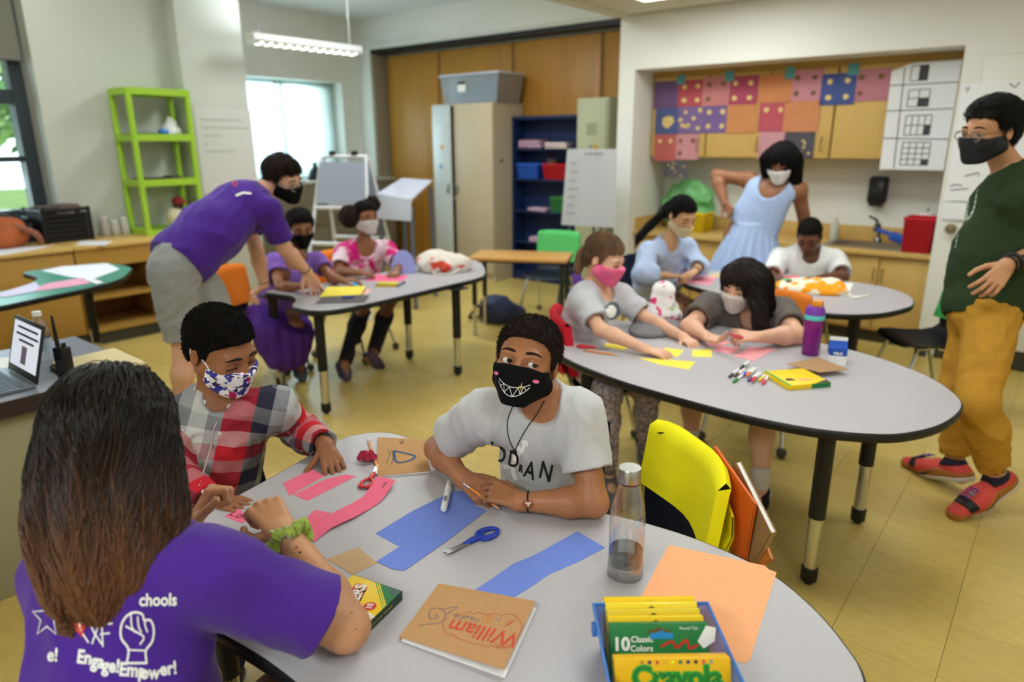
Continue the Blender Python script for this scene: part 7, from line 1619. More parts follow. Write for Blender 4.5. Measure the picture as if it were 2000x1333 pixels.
def pencil(lab, a, b, r=0.0036, sharp=True, c=(232, 140, 40), name='pencil'):
    a, b = V(a), V(b); L = (b - a).length; t = thing(name, lab, 'pencil', tuple(a)); m = (b - a).to_track_quat('Z', 'Y'); t.rotation_mode = 'QUATERNION'; t.rotation_quaternion = m
    bm = new(); lathe(bm, [(r, 0.018), (r, L - 0.02)], seg=6); obj('barrel', bm, mat('pencil_paint_%d' % c[0], c, 0.35), t, 20)
    bm = new(); lathe(bm, [(r * 0.98, L - 0.02), (r * 1.02, L - 0.008)], seg=12); obj('ferrule', bm, STEEL, t); bm = new(); lathe(bm, [(r * 0.95, L - 0.008), (r * 0.9, L)], seg=12); obj('eraser', bm, mat('pink_rubber', (230, 190, 180), 0.8), t)
    bm = new(); lathe(bm, [(r * 0.25, 0.004), (r, 0.018)], seg=12); obj('sharpened_wood', bm, mat('pencil_wood', (216, 176, 130), 0.7), t); bm = new(); lathe(bm, [(0.0002, 0), (r * 0.27, 0.0045)], seg=8); obj('lead', bm, INK, t)
    return t
pencil('orange pencil held under the hands of the boy in grey', (-0.9931, 1.187, 0.655), (-1.105, 1.17, 0.7))
pencil('orange pencil topped by the crumpled pink paper flower', (-1.405, 1.138, 0.655), (-1.593, 1.259, 0.655))
pencil('orange pencil near the edge of the egg shaped table', (-1.429, 2.515, 0.655), (-1.598, 2.485, 0.655))
# crumpled paper flower
t = thing('paper_flower', 'crumpled pink paper flower beside the kraft booklet', 'paper flower', (-1.486, 1.168, 0.652))
rs_ = np.random.RandomState(8)
for k in range(7):
    bm = new(); a = k * 0.9; r = 0.010 + 0.0012 * k
    g_ = [[bm.verts.new(((r + 0.008 * j) * math.cos(a + i * 0.28) + rs_.normal() * .0016, (r + 0.008 * j) * math.sin(a + i * 0.28) + rs_.normal() * .0016, 0.004 + 0.010 * (2 - j) + 0.003 * k * 0.5 + rs_.normal() * 0.003)) for j in range(3)] for i in range(5)]
    for i in range(4):
        for j in range(2): bm.faces.new((g_[i][j], g_[i + 1][j], g_[i + 1][j + 1], g_[i][j + 1]))
    bmesh.ops.solidify(bm, geom=bm.faces[:], thickness=0.0004); obj('petal', bm, mat('crepe_pink', (206, 64, 100), 0.8), t, None)
bm = new(); sphere(bm, (0, 0, 0.016), (0.012, 0.012, 0.014)); obj('core', bm, mat('crepe_pink'), t)
def marker(lab, a, b, body, capc, r=0.0065, group=None, label=True):
    a, b = V(a), V(b); L = (b - a).length; t = thing('marker', lab, 'marker', tuple(a), 0, group); t.rotation_mode = 'QUATERNION'; t.rotation_quaternion = (b - a).to_track_quat('Z', 'Y')
    bm = new(); lathe(bm, [(r * 0.7, 0.0), (r * 0.95, 0.003), (r, 0.006), (r, L * 0.66)], seg=16); obj('barrel', bm, body, t); bm = new(); lathe(bm, [(r * 1.05, L * 0.66), (r * 1.1, L * 0.67), (r * 1.0, L * 0.95), (r * 0.7, L)], seg=16); obj('cap', bm, capc, t)
    return t
WHP = mat('white_plastic', (232, 234, 236), 0.3, 0.4)
mk_ = marker('white capped dry erase marker by the hands of the boy in grey', (-1.104, 1.093, 0.659), (-1.195, 1.212, 0.659), WHP, WHP, 0.0085)
bm = new(); prism(bm, [(-0.004, 0.03), (0.004, 0.03), (0.004, 0.055), (-0.004, 0.055)], 0, 0.0004, mtx=MX.Translation((0, 0.0086, 0)) @ MX.Rotation(-PI / 2, 4, 'X') @ MX.Scale(-1, 4, V((0, 1, 0)))); obj('printed_label', bm, mat('grey_print', (130, 136, 142), 0.6), mk_)

# water bottle
wp_ = (-0.6189, 1.156, 0.65); t = thing('water_bottle', 'clear water bottle with steel cap and base, half full', 'bottle', wp_); R_ = 0.0375
CLR = bpy.data.materials.new('clear_tritan'); CLR.use_nodes = True; nt = CLR.node_tree; nt.nodes.clear(); o_ = nt.nodes.new('ShaderNodeOutputMaterial'); g1 = nt.nodes.new('ShaderNodeBsdfTransparent'); g2 = nt.nodes.new('ShaderNodeBsdfGlossy'); mx_ = nt.nodes.new('ShaderNodeMixShader'); lw = nt.nodes.new('ShaderNodeLayerWeight'); lw.inputs[0].default_value = 0.35
g1.inputs[0].default_value = (0.93, 0.93, 0.93, 1); g2.inputs['Roughness'].default_value = 0.06; mr = nt.nodes.new('ShaderNodeMapRange'); mr.inputs[3].default_value = 0.05; mr.inputs[4].default_value = 0.75; nt.links.new(lw.outputs['Facing'], mr.inputs[0]); nt.links.new(mr.outputs[0], mx_.inputs[0]); nt.links.new(g1.outputs[0], mx_.inputs[1]); nt.links.new(g2.outputs[0], mx_.inputs[2]); nt.links.new(mx_.outputs[0], o_.inputs[0])
bm = new(); lathe(bm, [(R_, 0.022), (R_, 0.125), (R_ * 0.97, 0.15), (R_ * 0.86, 0.175), (R_ * 0.70, 0.198), (R_ * 0.60, 0.212), (R_ * 0.56, 0.222)], seg=40, cap=False); obj('body', bm, CLR, t, 180)
bm = new(); lathe(bm, [(R_ * 1.005, 0.0), (R_ * 1.02, 0.002), (R_ * 1.02, 0.028), (R_ * 0.99, 0.029), (0, 0.029)], seg=40); obj('steel_base', bm, STEEL, t)
bm = new(); lathe(bm, [(R_ * 0.62, 0.222), (R_ * 0.64, 0.224), (R_ * 0.64, 0.250), (R_ * 0.60, 0.2525), (0.0, 0.2525)], seg=40); obj('steel_cap', bm, STEEL, t)
bm = new(); lathe(bm, [(R_ * 0.60, 0.218), (R_ * 0.62, 0.220), (R_ * 0.62, 0.223)], seg=32, cap=False); obj('seal_ring', bm, mat('maroon_ring', (90, 30, 50), 0.4), t)
bm = new(); lathe(bm, [(R_ * 0.95, 0.029), (R_ * 0.95, 0.062), (0.0, 0.062)], seg=36); obj('water', bm, glass('water', (212, 218, 220), 0.3, 0.03), t)
bm = new(); rs_ = np.random.RandomState(3)
for k in range(40):
    a, z_ = rs_.uniform(0, 6.28), rs_.uniform(0.07, 0.18); rr = R_ * np.interp(z_, [0.12, 0.15, 0.175, 0.2], [1, .97, .86, .70]); sphere(bm, (rr * math.cos(a), rr * math.sin(a), z_), rs_.uniform(0.0006, 0.0016), 6)
o = obj('droplets', bm, mat('droplet', (240, 244, 246), 0.05, 0.6, trans=0.8), t, 180); o['kind'] = 'stuff'

# crayon and marker boxes
YEL = mat('carton_yellow', (244, 206, 20), 0.4, 0.35); GRN = mat('carton_green', (36, 122, 66), 0.4, 0.35); DGR = mat('carton_dark_green', (30, 60, 44), 0.45); LIME = mat('carton_lime', (66, 168, 60), 0.4)
def flat(t, name, poly, z, m_): bm = new(); bm.faces.new([bm.verts.new((a, b, z)) for a, b in poly]); return obj(name, bm, m_, t, None)
def lay_text(t, s_, sz, c, ang, z, m_, bold=0.0, name='lettering'): bm = text_bm(s_, sz, bold); xf(bm, bm.verts[:], MX.Translation((c[0], c[1], z)) @ MX.Rotation(ang, 4, 'Z')); return obj(name, bm, m_, t, None)
c_ = np.array((-0.929, 0.793, 0.672)); br_ = np.array((-0.9043, 0.6778, 0.672)); tl_ = np.array((-1.085, 0.7553, 0.672))
xd = nrm(c_ - br_); yd = nrm(tl_ - c_); yd = nrm(yd - xd * (yd @ xd)); W_ = 0.150; D_ = 0.125
t = thing('marker_box', 'yellow and green carton of markers under the bent elbow', 'box', (c_[0], c_[1], 0.6502), math.atan2(xd[1], xd[0]))
bm = new(); b2(bm, (-W_, 0, 0), (0, D_, 0.0215), 0.0012); obj('carton', bm, YEL, t)
bm = new(); b2(bm, (-W_ - .0003, -0.0004, 0), (0.0004, 0.001, 0.0213)); b2(bm, (-0.0006, -0.0004, 0), (0.0004, D_, 0.0213)); obj('green_side', bm, DGR, t)
flat(t, 'green_corner', [(0, 0), (0, 0.055), (-0.052, 0)], 0.0217, GRN); flat(t, 'dark_corner', [(0, 0), (0, 0.034), (-0.02, 0.013), (-0.018, 0)], 0.0219, mat('carton_slate', (60, 92, 84), 0.4))
for k in range(2): flat(t, 'lime_stripe', [(-0.056 - .006 * k, 0), (-0.058 - .006 * k, 0), (0, 0.061 + .006 * k), (0, 0.058 + .006 * k)], 0.0217, LIME)
RED = mat('carton_red', (206, 48, 44), 0.5)
lay_text(t, 'MARKERS', 0.032, (-0.083, 0.062), 0.35, 0.0218, RED, 0.004); lay_text(t, 'MARKERS', 0.032, (-0.083, 0.062), 0.35, 0.0221, WPR, 0.0012)
flat(t, 'banner', [(-0.12, 0.085), (-0.035, 0.108), (-0.037, 0.092), (-0.122, 0.070)], 0.0217, RED); lay_text(t, 'Teachers!', 0.012, (-0.075, 0.090), 0.25, 0.0219, WPR)
bm = new(); lathe(bm, [(0.0, 0.0218), (0.013, 0.0218)], (-0.068, 0.028, 0), 20, cap=False); obj('red_disc', bm, RED, t, None); lay_text(t, '10', 0.017, (-0.068, 0.028), 0.3, 0.0220, WPR, 0.0006)
flat(t, 'marker_tip_print', [(-0.10, 0.022), (-0.083, 0.018), (-0.088, 0.0), (-0.106, 0.004)], 0.0218, WPR)
bm = text_bm('Nontoxic Colors Washable', 0.0075, 0.0); xf(bm, bm.verts[:], MX.Translation((-0.075, -0.0009, 0.0105)) @ MX.Rotation(PI / 2, 4, 'X')); obj('side_lettering', bm, mat('gold_print'), t, None)

# translucent blue bin holding upright cartons
A_ = np.array((-0.5574, 0.9267, 0.735)); B_ = np.array((-0.3959, 1.06, 0.735)); xd = nrm(B_ - A_); wb_ = np.linalg.norm(B_ - A_); yd = np.array((xd[1], -xd[0], 0)); mid = (A_ + B_) / 2
t = thing('pencil_bin', 'translucent blue plastic bin of upright crayon cartons', 'bin', (mid[0], mid[1], 0.6502), math.atan2(xd[1], xd[0]))
BLB = mat('translucent_blue', (64, 138, 232), 0.25, 0.5, trans=0.2, alpha=0.82)
hw = wb_ / 2; LN = 0.30; z1 = 0.085
bm = new()
fo = [(-hw * 0.86, -0.012, 0), (hw * 0.86, -0.012, 0), (hw * 0.86, -LN + .012, 0), (-hw * 0.86, -LN + .012, 0)]; ri = [(-hw, 0, z1), (hw, 0, z1), (hw, -LN, z1), (-hw, -LN, z1)]
fv = [bm.verts.new(q) for q in fo]; rv = [bm.verts.new(q) for q in ri]; bm.faces.new(fv[::-1])
for k in range(4): bm.faces.new((fv[k], fv[(k + 1) % 4], rv[(k + 1) % 4], rv[k]))
bmesh.ops.solidify(bm, geom=bm.faces[:], thickness=0.0022); obj('tub', bm, BLB, t)
bm = new(); tube(bm, [ri[0], ri[1], ri[2], ri[3]], 0.0035, 8, closed=True); obj('rim', bm, BLB, t)
for k in (0, 1): 
    bm = new(); b2(bm, (-hw - 0.008, -0.05 - k * 0.17, z1 - 0.03), (-hw + 0.002, -0.03 - k * 0.17, z1 - 0.012), 0.002); obj('lug', bm, BLB, t)
bm_loc = (mid[0], mid[1], 0.6502); brz = math.atan2(xd[1], xd[0])
def carton(lab, y, z0, w, h_, d_, m_, tilt, hole=True, x=0.0):
    c = V((mid[0], mid[1], 0.6502)) + MX.Rotation(brz, 3, 'Z') @ V((x, y, z0)); q = thing('crayon_carton', lab, 'box', tuple(c)); q.rotation_euler = (tilt, 0, brz)
    bm = new(); b2(bm, (-w / 2, -d_ / 2, 0), (w / 2, d_ / 2, h_), 0.0015); obj('carton', bm, m_, q)
    if hole:
        bm = new(); P = [(-0.018, -0.004), (0.018, -0.004), (0.020, 0.0), (0.017, 0.004), (0.007, 0.005), (0.0, 0.009), (-0.007, 0.005), (-0.017, 0.004), (-0.020, 0.0)]
        prism(bm, P, -0.0004, 0.0004, mtx=MX.Translation((0, -d_ / 2 - 0.0003, h_ - 0.014)) @ MX.Rotation(PI / 2, 4, 'X')); obj('hang_slot', bm, mat('slot_brown', (96, 84, 40), 0.6), q)
    return q
def face_text(q, s_, sz, x, z, d_, m_, bold=0.0, align='CENTER'):
    bm = text_bm(s_, sz, bold, align); xf(bm, bm.verts[:], MX.Translation((x, -d_ / 2 - 0.0006, z)) @ MX.Rotation(PI / 2, 4, 'X')); return obj('lettering', bm, m_, q, None)
TL = -0.42
q = carton('plain yellow carton rearmost in the blue bin', -0.018, 0.004, wb_ * 0.80, 0.090, 0.014, YEL, TL)
q = carton('glossy yellow carton second from the back of the blue bin', -0.036, 0.004, wb_ * 0.80, 0.092, 0.014, mat('carton_gloss_yellow', (248, 222, 60), 0.15, 0.6), TL)
q = carton('pale yellow carton third from the back of the blue bin', -0.055, 0.004, wb_ * 0.80, 0.092, 0.014, mat('carton_dull_yellow', (222, 198, 40), 0.45), TL)
bm = new(); lathe(bm, [(0, 0.0), (0.022, 0.0)], mtx=MX.Translation((-0.06, -0.0078, 0.062)) @ MX.Rotation(PI / 2, 4, 'X') @ MX.Diagonal((1, .7, 1, 1)), cap=False); obj('oval_print', bm, LIME, q, None)
q = carton('yellow carton just behind the green one in the blue bin', -0.074, 0.004, wb_ * 0.81, 0.092, 0.014, YEL, TL)
bm = new(); lathe(bm, [(0, 0.0), (0.022, 0.0)], mtx=MX.Translation((-0.058, -0.0078, 0.064)) @ MX.Rotation(PI / 2, 4, 'X') @ MX.Diagonal((1, .7, 1, 1)), cap=False); obj('oval_print', bm, mat('carton_olive', (190, 176, 30), 0.5), q, None)
q = carton('green carton of ten classic colours in the blue bin', -0.098, 0.004, wb_ * 0.82, 0.096, 0.015, GRN, TL)
face_text(q, '10', 0.030, -0.066, 0.062, 0.015, WPR, 0.0012); face_text(q, 'Classic', 0.014, -0.030, 0.070, 0.015, WPR, 0.0003); face_text(q, 'Colors', 0.014, -0.031, 0.055, 0.015, WPR, 0.0003); face_text(q, 'Round Tips', 0.007, 0.052, 0.088, 0.015, WPR)
bm = new(); prism(bm, [(-0.02, -0.005), (0.02, -0.005), (0.02, 0.004), (0.008, 0.005), (0, 0.009), (-0.008, 0.005), (-0.02, 0.004)], -0.0003, 0.0003, mtx=MX.Translation((0.004, -0.0082, 0.076)) @ MX.Rotation(PI / 2, 4, 'X')); obj('blue_print', bm, mat('carton_cyan', (30, 140, 208), 0.5), q)
bm = new(); ribbon(bm, [w_[:2] for w_ in spline([(0.002, 0.058, 0), (0.022, 0.066, 0), (0.03, 0.056, 0), (0.046, 0.068, 0), (0.052, 0.055, 0), (0.066, 0.060, 0)], 5)], 0.0045); xf(bm, bm.verts[:], MX.Translation((0, -0.0084, 0)) @ MX.Rotation(PI / 2, 4, 'X')); obj('red_squiggle', bm, RED, q, None)
bm = new(); bm.faces.new([bm.verts.new((a, -0.0084, b)) for a, b in ((0.066, 0.066), (0.082, 0.092), (0.099, 0.088), (0.096, 0.066), (0.076, 0.054))]); obj('marker_print', bm, WPR, q, None)
q = carton('large yellow crayon carton nearest in the blue bin', -0.176, 0.004, wb_ * 0.90, 0.094, 0.026, mat('carton_deep_yellow', (240, 186, 12), 0.4), TL, False, 0.004)
face_text(q, 'Crayola', 0.046, 0.006, 0.064, 0.026, LIME, 0.0035); face_text(q, 'Crayola', 0.046, 0.006, 0.064, 0.0266, mat('carton_leaf', (40, 130, 50), 0.5), 0.0008)
for k in range(10):
    bm = new(); lathe(bm, [(0, 0), (0.0032, 0)], mtx=MX.Translation((-0.05 + 0.0125 * k, -0.0136, 0.088)) @ MX.Rotation(PI / 2, 4, 'X'), seg=10, cap=False); cc_ = [(196, 140, 60), (70, 50, 110), (210, 90, 60), (236, 176, 40), (250, 236, 40), (70, 120, 70), (60, 50, 100), (70, 46, 40), (220, 80, 90), (150, 150, 140)][k]; obj('colour_dot', bm, mat('dot_%d_%d' % (cc_[0], cc_[1]), cc_, 0.5), q, None)
q = carton('dark green carton at the very front of the blue bin', -0.232, 0.004, wb_ * 0.80, 0.075, 0.014, GRN, TL, False)

# ------------------------------------------------------------------ things on the egg shaped table
YP = (246, 226, 92)
for lab, P in [('yellow paper slip behind the red handle', [(-1.5829, 2.6568), (-1.4525, 2.6788), (-1.4606, 2.6098), (-1.5559, 2.6037)]), ('yellow paper under the far hand', [(-1.3296, 2.7595), (-1.2473, 2.7761), (-1.2209, 2.6601), (-1.3002, 2.6525)]), ('long yellow paper under the spread near hand', [(-1.3547, 2.5495), (-1.1331, 2.6488), (-1.1104, 2.5354), (-1.2361, 2.5187)]), ('small yellow note stack under her fingertips', [(-1.2172, 2.8010), (-1.1529, 2.8644), (-1.1059, 2.7552), (-1.1743, 2.7081)])]: paper(lab + ' of the girl in pink mask', P, TZ, YP)
for lab, P in [('pale pink paper with marks left of the dark haired girl', [(-1.1361, 2.8478), (-1.1573, 2.9551), (-1.0531, 2.9470), (-1.0568, 2.8440)]), ('largest pale pink paper in front of the dark haired girl', [(-1.0429, 2.8264), (-1.0238, 3.0127), (-0.9281, 3.0504), (-0.9429, 2.8060)]), ('pink scrap under the open palm of the dark haired girl', [(-1.2116, 2.9316), (-1.1981, 3.0767), (-1.1219, 3.0059), (-1.1727, 2.9104)])]: paper(lab, P, TZ + 0.0008, (242, 164, 172))
MK = [((60, 70, 66), 'dark green'), ((90, 50, 40), 'brown'), ((40, 140, 70), 'green'), ((50, 70, 190), 'blue'), ((240, 130, 50), 'orange'), ((96, 52, 150), 'violet'), ((220, 50, 50), 'red'), ((240, 200, 40), 'yellow'), ((226, 60, 110), 'pink'), ((30, 30, 34), 'black')]
MKP = [[(-0.9388, 2.5322), (-0.9487, 2.7255)], [(-0.9137, 2.5213), (-0.9205, 2.7137)], [(-0.9030, 2.4839), (-0.9074, 2.6900)], [(-0.9012, 2.5792), (-0.9025, 2.7285)], [(-0.8826, 2.5627), (-0.8862, 2.7246)], [(-0.8630, 2.5322), (-0.8655, 2.7076)], [(-0.8435, 2.5178), (-0.8547, 2.6830)], [(-0.8307, 2.5589), (-0.8367, 2.7145)], [(-0.8074, 2.5325), (-0.8348, 2.7329)], [(-0.9331, 2.6349), (-0.9422, 2.7487)]]
for k, ((c, nm), (a, b)) in enumerate(zip(MK, MKP)):
    z = 0.6565 + (0.009 if k in (1, 4, 6, 9) else 0); d = nrm(np.array(b) - np.array(a)) * 0.115
    marker('white marker with %s cap in the loose heap of markers' % nm, (a[0] + d[0], a[1] + d[1], z), (a[0], a[1], z), WHP, mat('cap_%d_%d' % c[:2], c, 0.35), 0.0058, 'loose markers on the egg shaped table')
o0 = np.array((-0.7105, 2.533, 0.67)); x1 = np.array((-0.5983, 2.669, 0.67)); y1 = np.array((-0.815, 2.678, 0.67)); xd = nrm(x1 - o0); ww = np.linalg.norm(x1 - o0); yd = nrm(np.cross((0, 0, 1), xd)); dd = float((y1 - o0) @ yd)
t = thing('marker_box', 'flattened yellow and green marker carton by the heap of loose markers', 'box', (o0[0], o0[1], 0.6505), math.atan2(xd[1], xd[0]))
bm = new(); b2(bm, (0, 0, 0), (ww, dd, 0.02), 0.0015); obj('carton', bm, YEL, t); flat(t, 'green_end', [(ww * .62, 0), (ww, 0), (ww, 0.03)], 0.0203, DGR); flat(t, 'lime_edge', [(0, 0), (0.012, 0), (0.012, dd), (0, dd)], 0.0203, LIME); flat(t, 'dark_slot', [(0.02, 0.05), (0.035, 0.075), (0.055, 0.07), (0.06, 0.045)], 0.0203, BLACK); flat(t, 'pale_print', [(0.07, 0.06), (0.13, 0.05), (0.13, 0.035), (0.075, 0.04)], 0.0203, mat('salmon_print', (230, 160, 120), 0.6))
bm = new(); b2(bm, (ww * .55, -0.0006, 0.001), (ww + .0005, 0.0, 0.019)); obj('green_side', bm, GRN, t)
ev = paper('brown paper envelope lying behind the marker carton', [(-0.8009, 2.7865), (-0.7263, 2.9632), (-0.5819, 2.8669), (-0.6632, 2.7596)], 0.672, (170, 134, 98), 'envelope', 'envelope', t=0.002)
P = (-0.7844, 3.059, 0.65); t = thing('water_bottle', 'purple tumbler with turquoise ring and orange spout on the egg shaped table', 'bottle', P)
bm = new(); lathe(bm, [(0.034, 0), (0.037, 0.004), (0.0395, 0.16)], seg=28); obj('body', bm, mat('violet_tint', (108, 16, 132), 0.2, 0.5, c2=(150, 20, 110), stretch=(0.01, 0.01, 1), vs=7), t, 60)
bm = new(); lathe(bm, [(0.041, 0.16), (0.042, 0.165), (0.042, 0.177), (0.041, 0.18)], seg=28); obj('ring', bm, mat('turquoise', (86, 200, 196), 0.4), t); bm = new(); lathe(bm, [(0.040, 0.18), (0.040, 0.198), (0.034, 0.215), (0.0, 0.219)], seg=28); obj('lid', bm, mat('violet_lid', (120, 60, 170), 0.4), t)
bm = new(); box(bm, (0.006, 0, 0.228), (0.044, 0.03, 0.03), None, 0.006); obj('spout', bm, mat('amber_spout', (226, 146, 44), 0.4), t)
P = (-0.6634, 3.001, 0.65); t = thing('milk_carton', 'small blue and white milk carton next to the purple tumbler', 'milk carton', P, math.radians(20)); s_ = 0.034
bm = new(); b2(bm, (-s_, -s_, 0), (s_, s_, 0.04)); obj('body', bm, PAPER, t)
bm = new(); b2(bm, (-s_, -s_, 0.04), (s_, s_, 0.072)); pr_ = [bm.verts.new(q) for q in ((-s_, -s_, 0.072), (s_, -s_, 0.072), (s_, s_, 0.072), (-s_, s_, 0.072), (-s_, 0, 0.098), (s_, 0, 0.098))]
for f_ in ((0, 1, 5, 4), (2, 3, 4, 5), (1, 2, 5), (3, 0, 4)): bm.faces.new([pr_[k] for k in f_])
obj('blue_panel', bm, mat('milk_blue', (30, 80, 180), 0.4), t, 30); bm = new(); b2(bm, (-s_, -0.003, 0.098), (s_, 0.003, 0.112)); obj('gable_seal', bm, PAPER, t)
bm = text_bm('MILK', 0.016, 0.0006); xf(bm, bm.verts[:], MX.Translation((0, -s_ - .0005, 0.05)) @ MX.Rotation(PI / 2, 4, 'X')); obj('lettering', bm, WPR, t, None)
def blob_thing(name, lab, cat, c, prims, m_, h=0.008, r=0.25, wr=0.008, ws=22, floor_z=None, part='body'):
    t = thing(name, lab, cat, c); u = union(prims)
    f = lambda q: (lambda d: np.maximum(d, F32(floor_z) - q[:, 2]) if floor_z is not None else d)(u(q) - F32(wr) * folds(q, ws, 4) - F32(wr * .5) * vnoise(q, ws * 2.2, 6))
    sdf_obj(part, f, np.array(c) - r, np.array(c) + r, h, m_, t, c); return t
c = np.array((-1.506, 2.951, 0.65)); blob_thing('folded_jacket', 'folded grey jacket lying beside the floral bag', 'jacket', tuple(c), [(ell(c + (0, 0.05, 0.012), (0.12, 0.17, 0.035)), 0)], mat('grey_fleece', (122, 120, 124), 0.9, var=0.1, vs=40), floor_z=0.652, wr=0.004)
FLO = mat('floral_cotton', (238, 234, 234), 0.85, 0.1, c2=(226, 60, 130), vs=17, cut=0.03); nt = FLO.node_tree; r_ = [n for n in nt.nodes if n.type == 'VALTORGB'][0]; r_.color_ramp.interpolation = 'CONSTANT'; r_.color_ramp.elements[0].position = 0; r_.color_ramp.elements[1].position = 0.60; e = r_.color_ramp.elements.new(0.36); e.color = lin((238, 234, 234)); r_.color_ramp.elements[0].color = lin((176, 208, 110))
c = np.array((-1.569, 3.199, 0.65)); t = blob_thing('drawstring_bag', 'white drawstring bag with pink and green floral print', 'bag', tuple(c), [(cone(c + (0, 0, 0.05), c + (0, 0, 0.15), 0.085, 0.055), 0), (ell(c + (-0.03, 0.02, 0.03), (0.12, 0.10, 0.05)), 0.04)], FLO, floor_z=0.651, wr=0.010)
bm = new(); tube(bm, spline([(0.02, -0.09, 0.01), (0.06, -0.12, 0.006), (0.02, -0.16, 0.005), (-0.05, -0.13, 0.005)]), 0.003, 6); obj('drawstring', bm, BLACK, t)
# ------------------------------------------------------------------ things on the back table
paper('pink paper under the hands of the girl in pale blue', [(-1.9519, 4.1600), (-2.0101, 4.4637), (-1.8223, 4.5234), (-1.7518, 4.2400)], TZ, (240, 158, 172))
paper('coral pink paper in front of the boy in white', [(-1.4221, 4.5379), (-1.5071, 4.8124), (-1.3979, 4.9286), (-1.3424, 4.6709)], TZ, (240, 104, 124)); paper('tan paper strip beside the standing woman', [(-1.8998, 4.5564), (-1.8495, 4.7516), (-1.7893, 4.6493), (-1.8414, 4.5074)], TZ, (222, 196, 140)); paper('white paper sheet behind the cloth bag', [(-1.1179, 4.5216), (-1.1190, 4.8581), (-1.0322, 4.8645), (-0.9906, 4.5885)], TZ, (236, 234, 228))
BAGP = mat('print_cotton', (238, 228, 206), 0.85, 0.1, c2=(240, 160, 40), vs=11, cut=0.02); c = np.array((-1.192, 4.459, 0.65))
t = blob_thing('cloth_bag', 'cream cloth bag with green and orange prints lying flat', 'bag', tuple(c), [(ell(c + (0, 0, 0.015), (0.21, 0.15, 0.05)), 0), (ell(c + (0.09, 0.06, 0.03), (0.10, 0.07, 0.045)), 0.03)], BAGP, floor_z=0.651, r=0.3)
for (dx, dy, c_) in ((-0.02, 0.05, (60, 170, 120)), (-0.12, -0.02, (90, 190, 130)), (0.05, -0.06, (240, 120, 30))):
    bm = new(); sphere(bm, (dx, dy, 0.052), (0.05, 0.035, 0.012), 12); obj('print_patch', bm, mat('patch_%d' % c_[0], c_, 0.8), t, 180)
bm = new()
for k in range(5): tube(bm, spline([(0.15 + .02 * k, -0.02, 0.006), (0.22, -0.06 + 0.03 * k, 0.005), (0.28, -0.02 - .02 * k, 0.005), (0.33, 0.0 + .02 * k, 0.005)]), 0.0035, 5)
obj('cords', bm, mat('cream_cord', (226, 220, 206), 0.8), t)
# ------------------------------------------------------------------ things on the left table
paper('yellow paper sheet in front of the writing girl', [(-3.4026, 2.3987), (-3.6174, 2.6136), (-3.4404, 2.7832), (-3.2611, 2.5916)], 0.668, YP); paper('pale pink paper beside the yellow sheet', [(-3.3693, 2.6191), (-3.4758, 2.7533), (-3.3980, 2.7974), (-3.3016, 2.6757)], TZ, (240, 190, 180))
pts_ = [(-3.2846, 2.2847), (-3.4099, 2.4297), (-3.2209, 2.6252), (-3.0919, 2.4799)]; c = np.mean(pts_, 0); t = thing('book', 'closed dark book with white edges at the corner of the left table', 'book', (c[0], c[1], 0.6505)); bm = new(); prism(bm, [(p_[0] - c[0], p_[1] - c[1]) for p_ in pts_], 0.001, 0.011); obj('pages', bm, PAPER, t); bm = new(); prism(bm, [((p_[0] - c[0]) * 1.01, (p_[1] - c[1]) * 1.01) for p_ in pts_], 0.011, 0.015); obj('cover', bm, mat('dark_board', (80, 72, 76), 0.6), t)
paper('bright pink paper under the arms of the girl in tie-dye', [(-3.6520, 2.9399), (-3.7663, 3.1397), (-3.5572, 3.2643), (-3.4452, 3.0900)], TZ, (240, 110, 150)); paper('small blue card between the two girls', [(-3.6004, 2.7783), (-3.6817, 2.8682), (-3.6257, 2.8921), (-3.5594, 2.8126)], TZ, (70, 160, 210))
t = thing('marker_box', 'yellow and green marker pack lying in front of the girl in tie-dye', 'box', (-3.413, 2.935, 0.65), 0.6); bm = new(); box(bm, (0, 0, 0.008), (0.13, 0.10, 0.016), None, 0.002); obj('carton', bm, YEL, t); bm = new(); box(bm, (0, -0.04, 0.0165), (0.13, 0.025, 0.001)); obj('green_band', bm, GRN, t)
marker('blue marker lying on the dark book', (-3.254, 2.446, 0.676), (-3.221, 2.511, 0.676), mat('marker_blue', (44, 66, 160), 0.4), mat('marker_blue'), 0.007); marker('slate marker at the end of the yellow marker pack', (-3.313, 2.93, 0.657), (-3.387, 3.069, 0.657), mat('marker_slate', (90, 112, 140), 0.4), BLACK, 0.006)
t = thing('eraser', 'white eraser block held by the writing girl', 'eraser', (-3.665, 2.805, 0.665)); bm = new(); box(bm, (0, 0, 0.01), (0.055, 0.03, 0.022), (0, 0, 0.5), 0.004); obj('block', bm, WHP, t); bm = new(); box(bm, (0, 0, 0.01), (0.03, 0.031, 0.0225), (0, 0, 0.5), 0.003); obj('sleeve', bm, mat('pale_sleeve', (214, 214, 220), 0.5), t)
c = np.array((-3.643, 3.295, 0.65)); t = thing('folder', 'lavender plastic folder standing rounded beside the white tote bag', 'folder', tuple(c), 0.9); bm = new(); pr_ = [(0.085 * math.cos(a), 0.04 + 0.10 * max(0, math.sin(a)) + 0.03 * math.sin(a)) for a in np.linspace(0, PI, 13)]; prism(bm, [(-0.085, 0)] + [(x, y) for x, y in pr_[::-1]] + [(0.085, 0)], -0.004, 0.004, mtx=MX.Rotation(R2(72), 4, 'X')); obj('sheet', bm, mat('lavender_plastic', (150, 156, 220), 0.5), t)
TOTE = mat('tote_canvas', (226, 218, 208), 0.9, 0.1, c2=(220, 80, 62), vs=7, cut=0.02); c = np.array((-3.52, 3.56, 0.65)); [n for n in TOTE.node_tree.nodes if n.type == 'VALTORGB'][0].color_ramp.elements[0].position = 0.56; [n for n in TOTE.node_tree.nodes if n.type == 'VALTORGB'][0].color_ramp.elements[1].position = 0.60
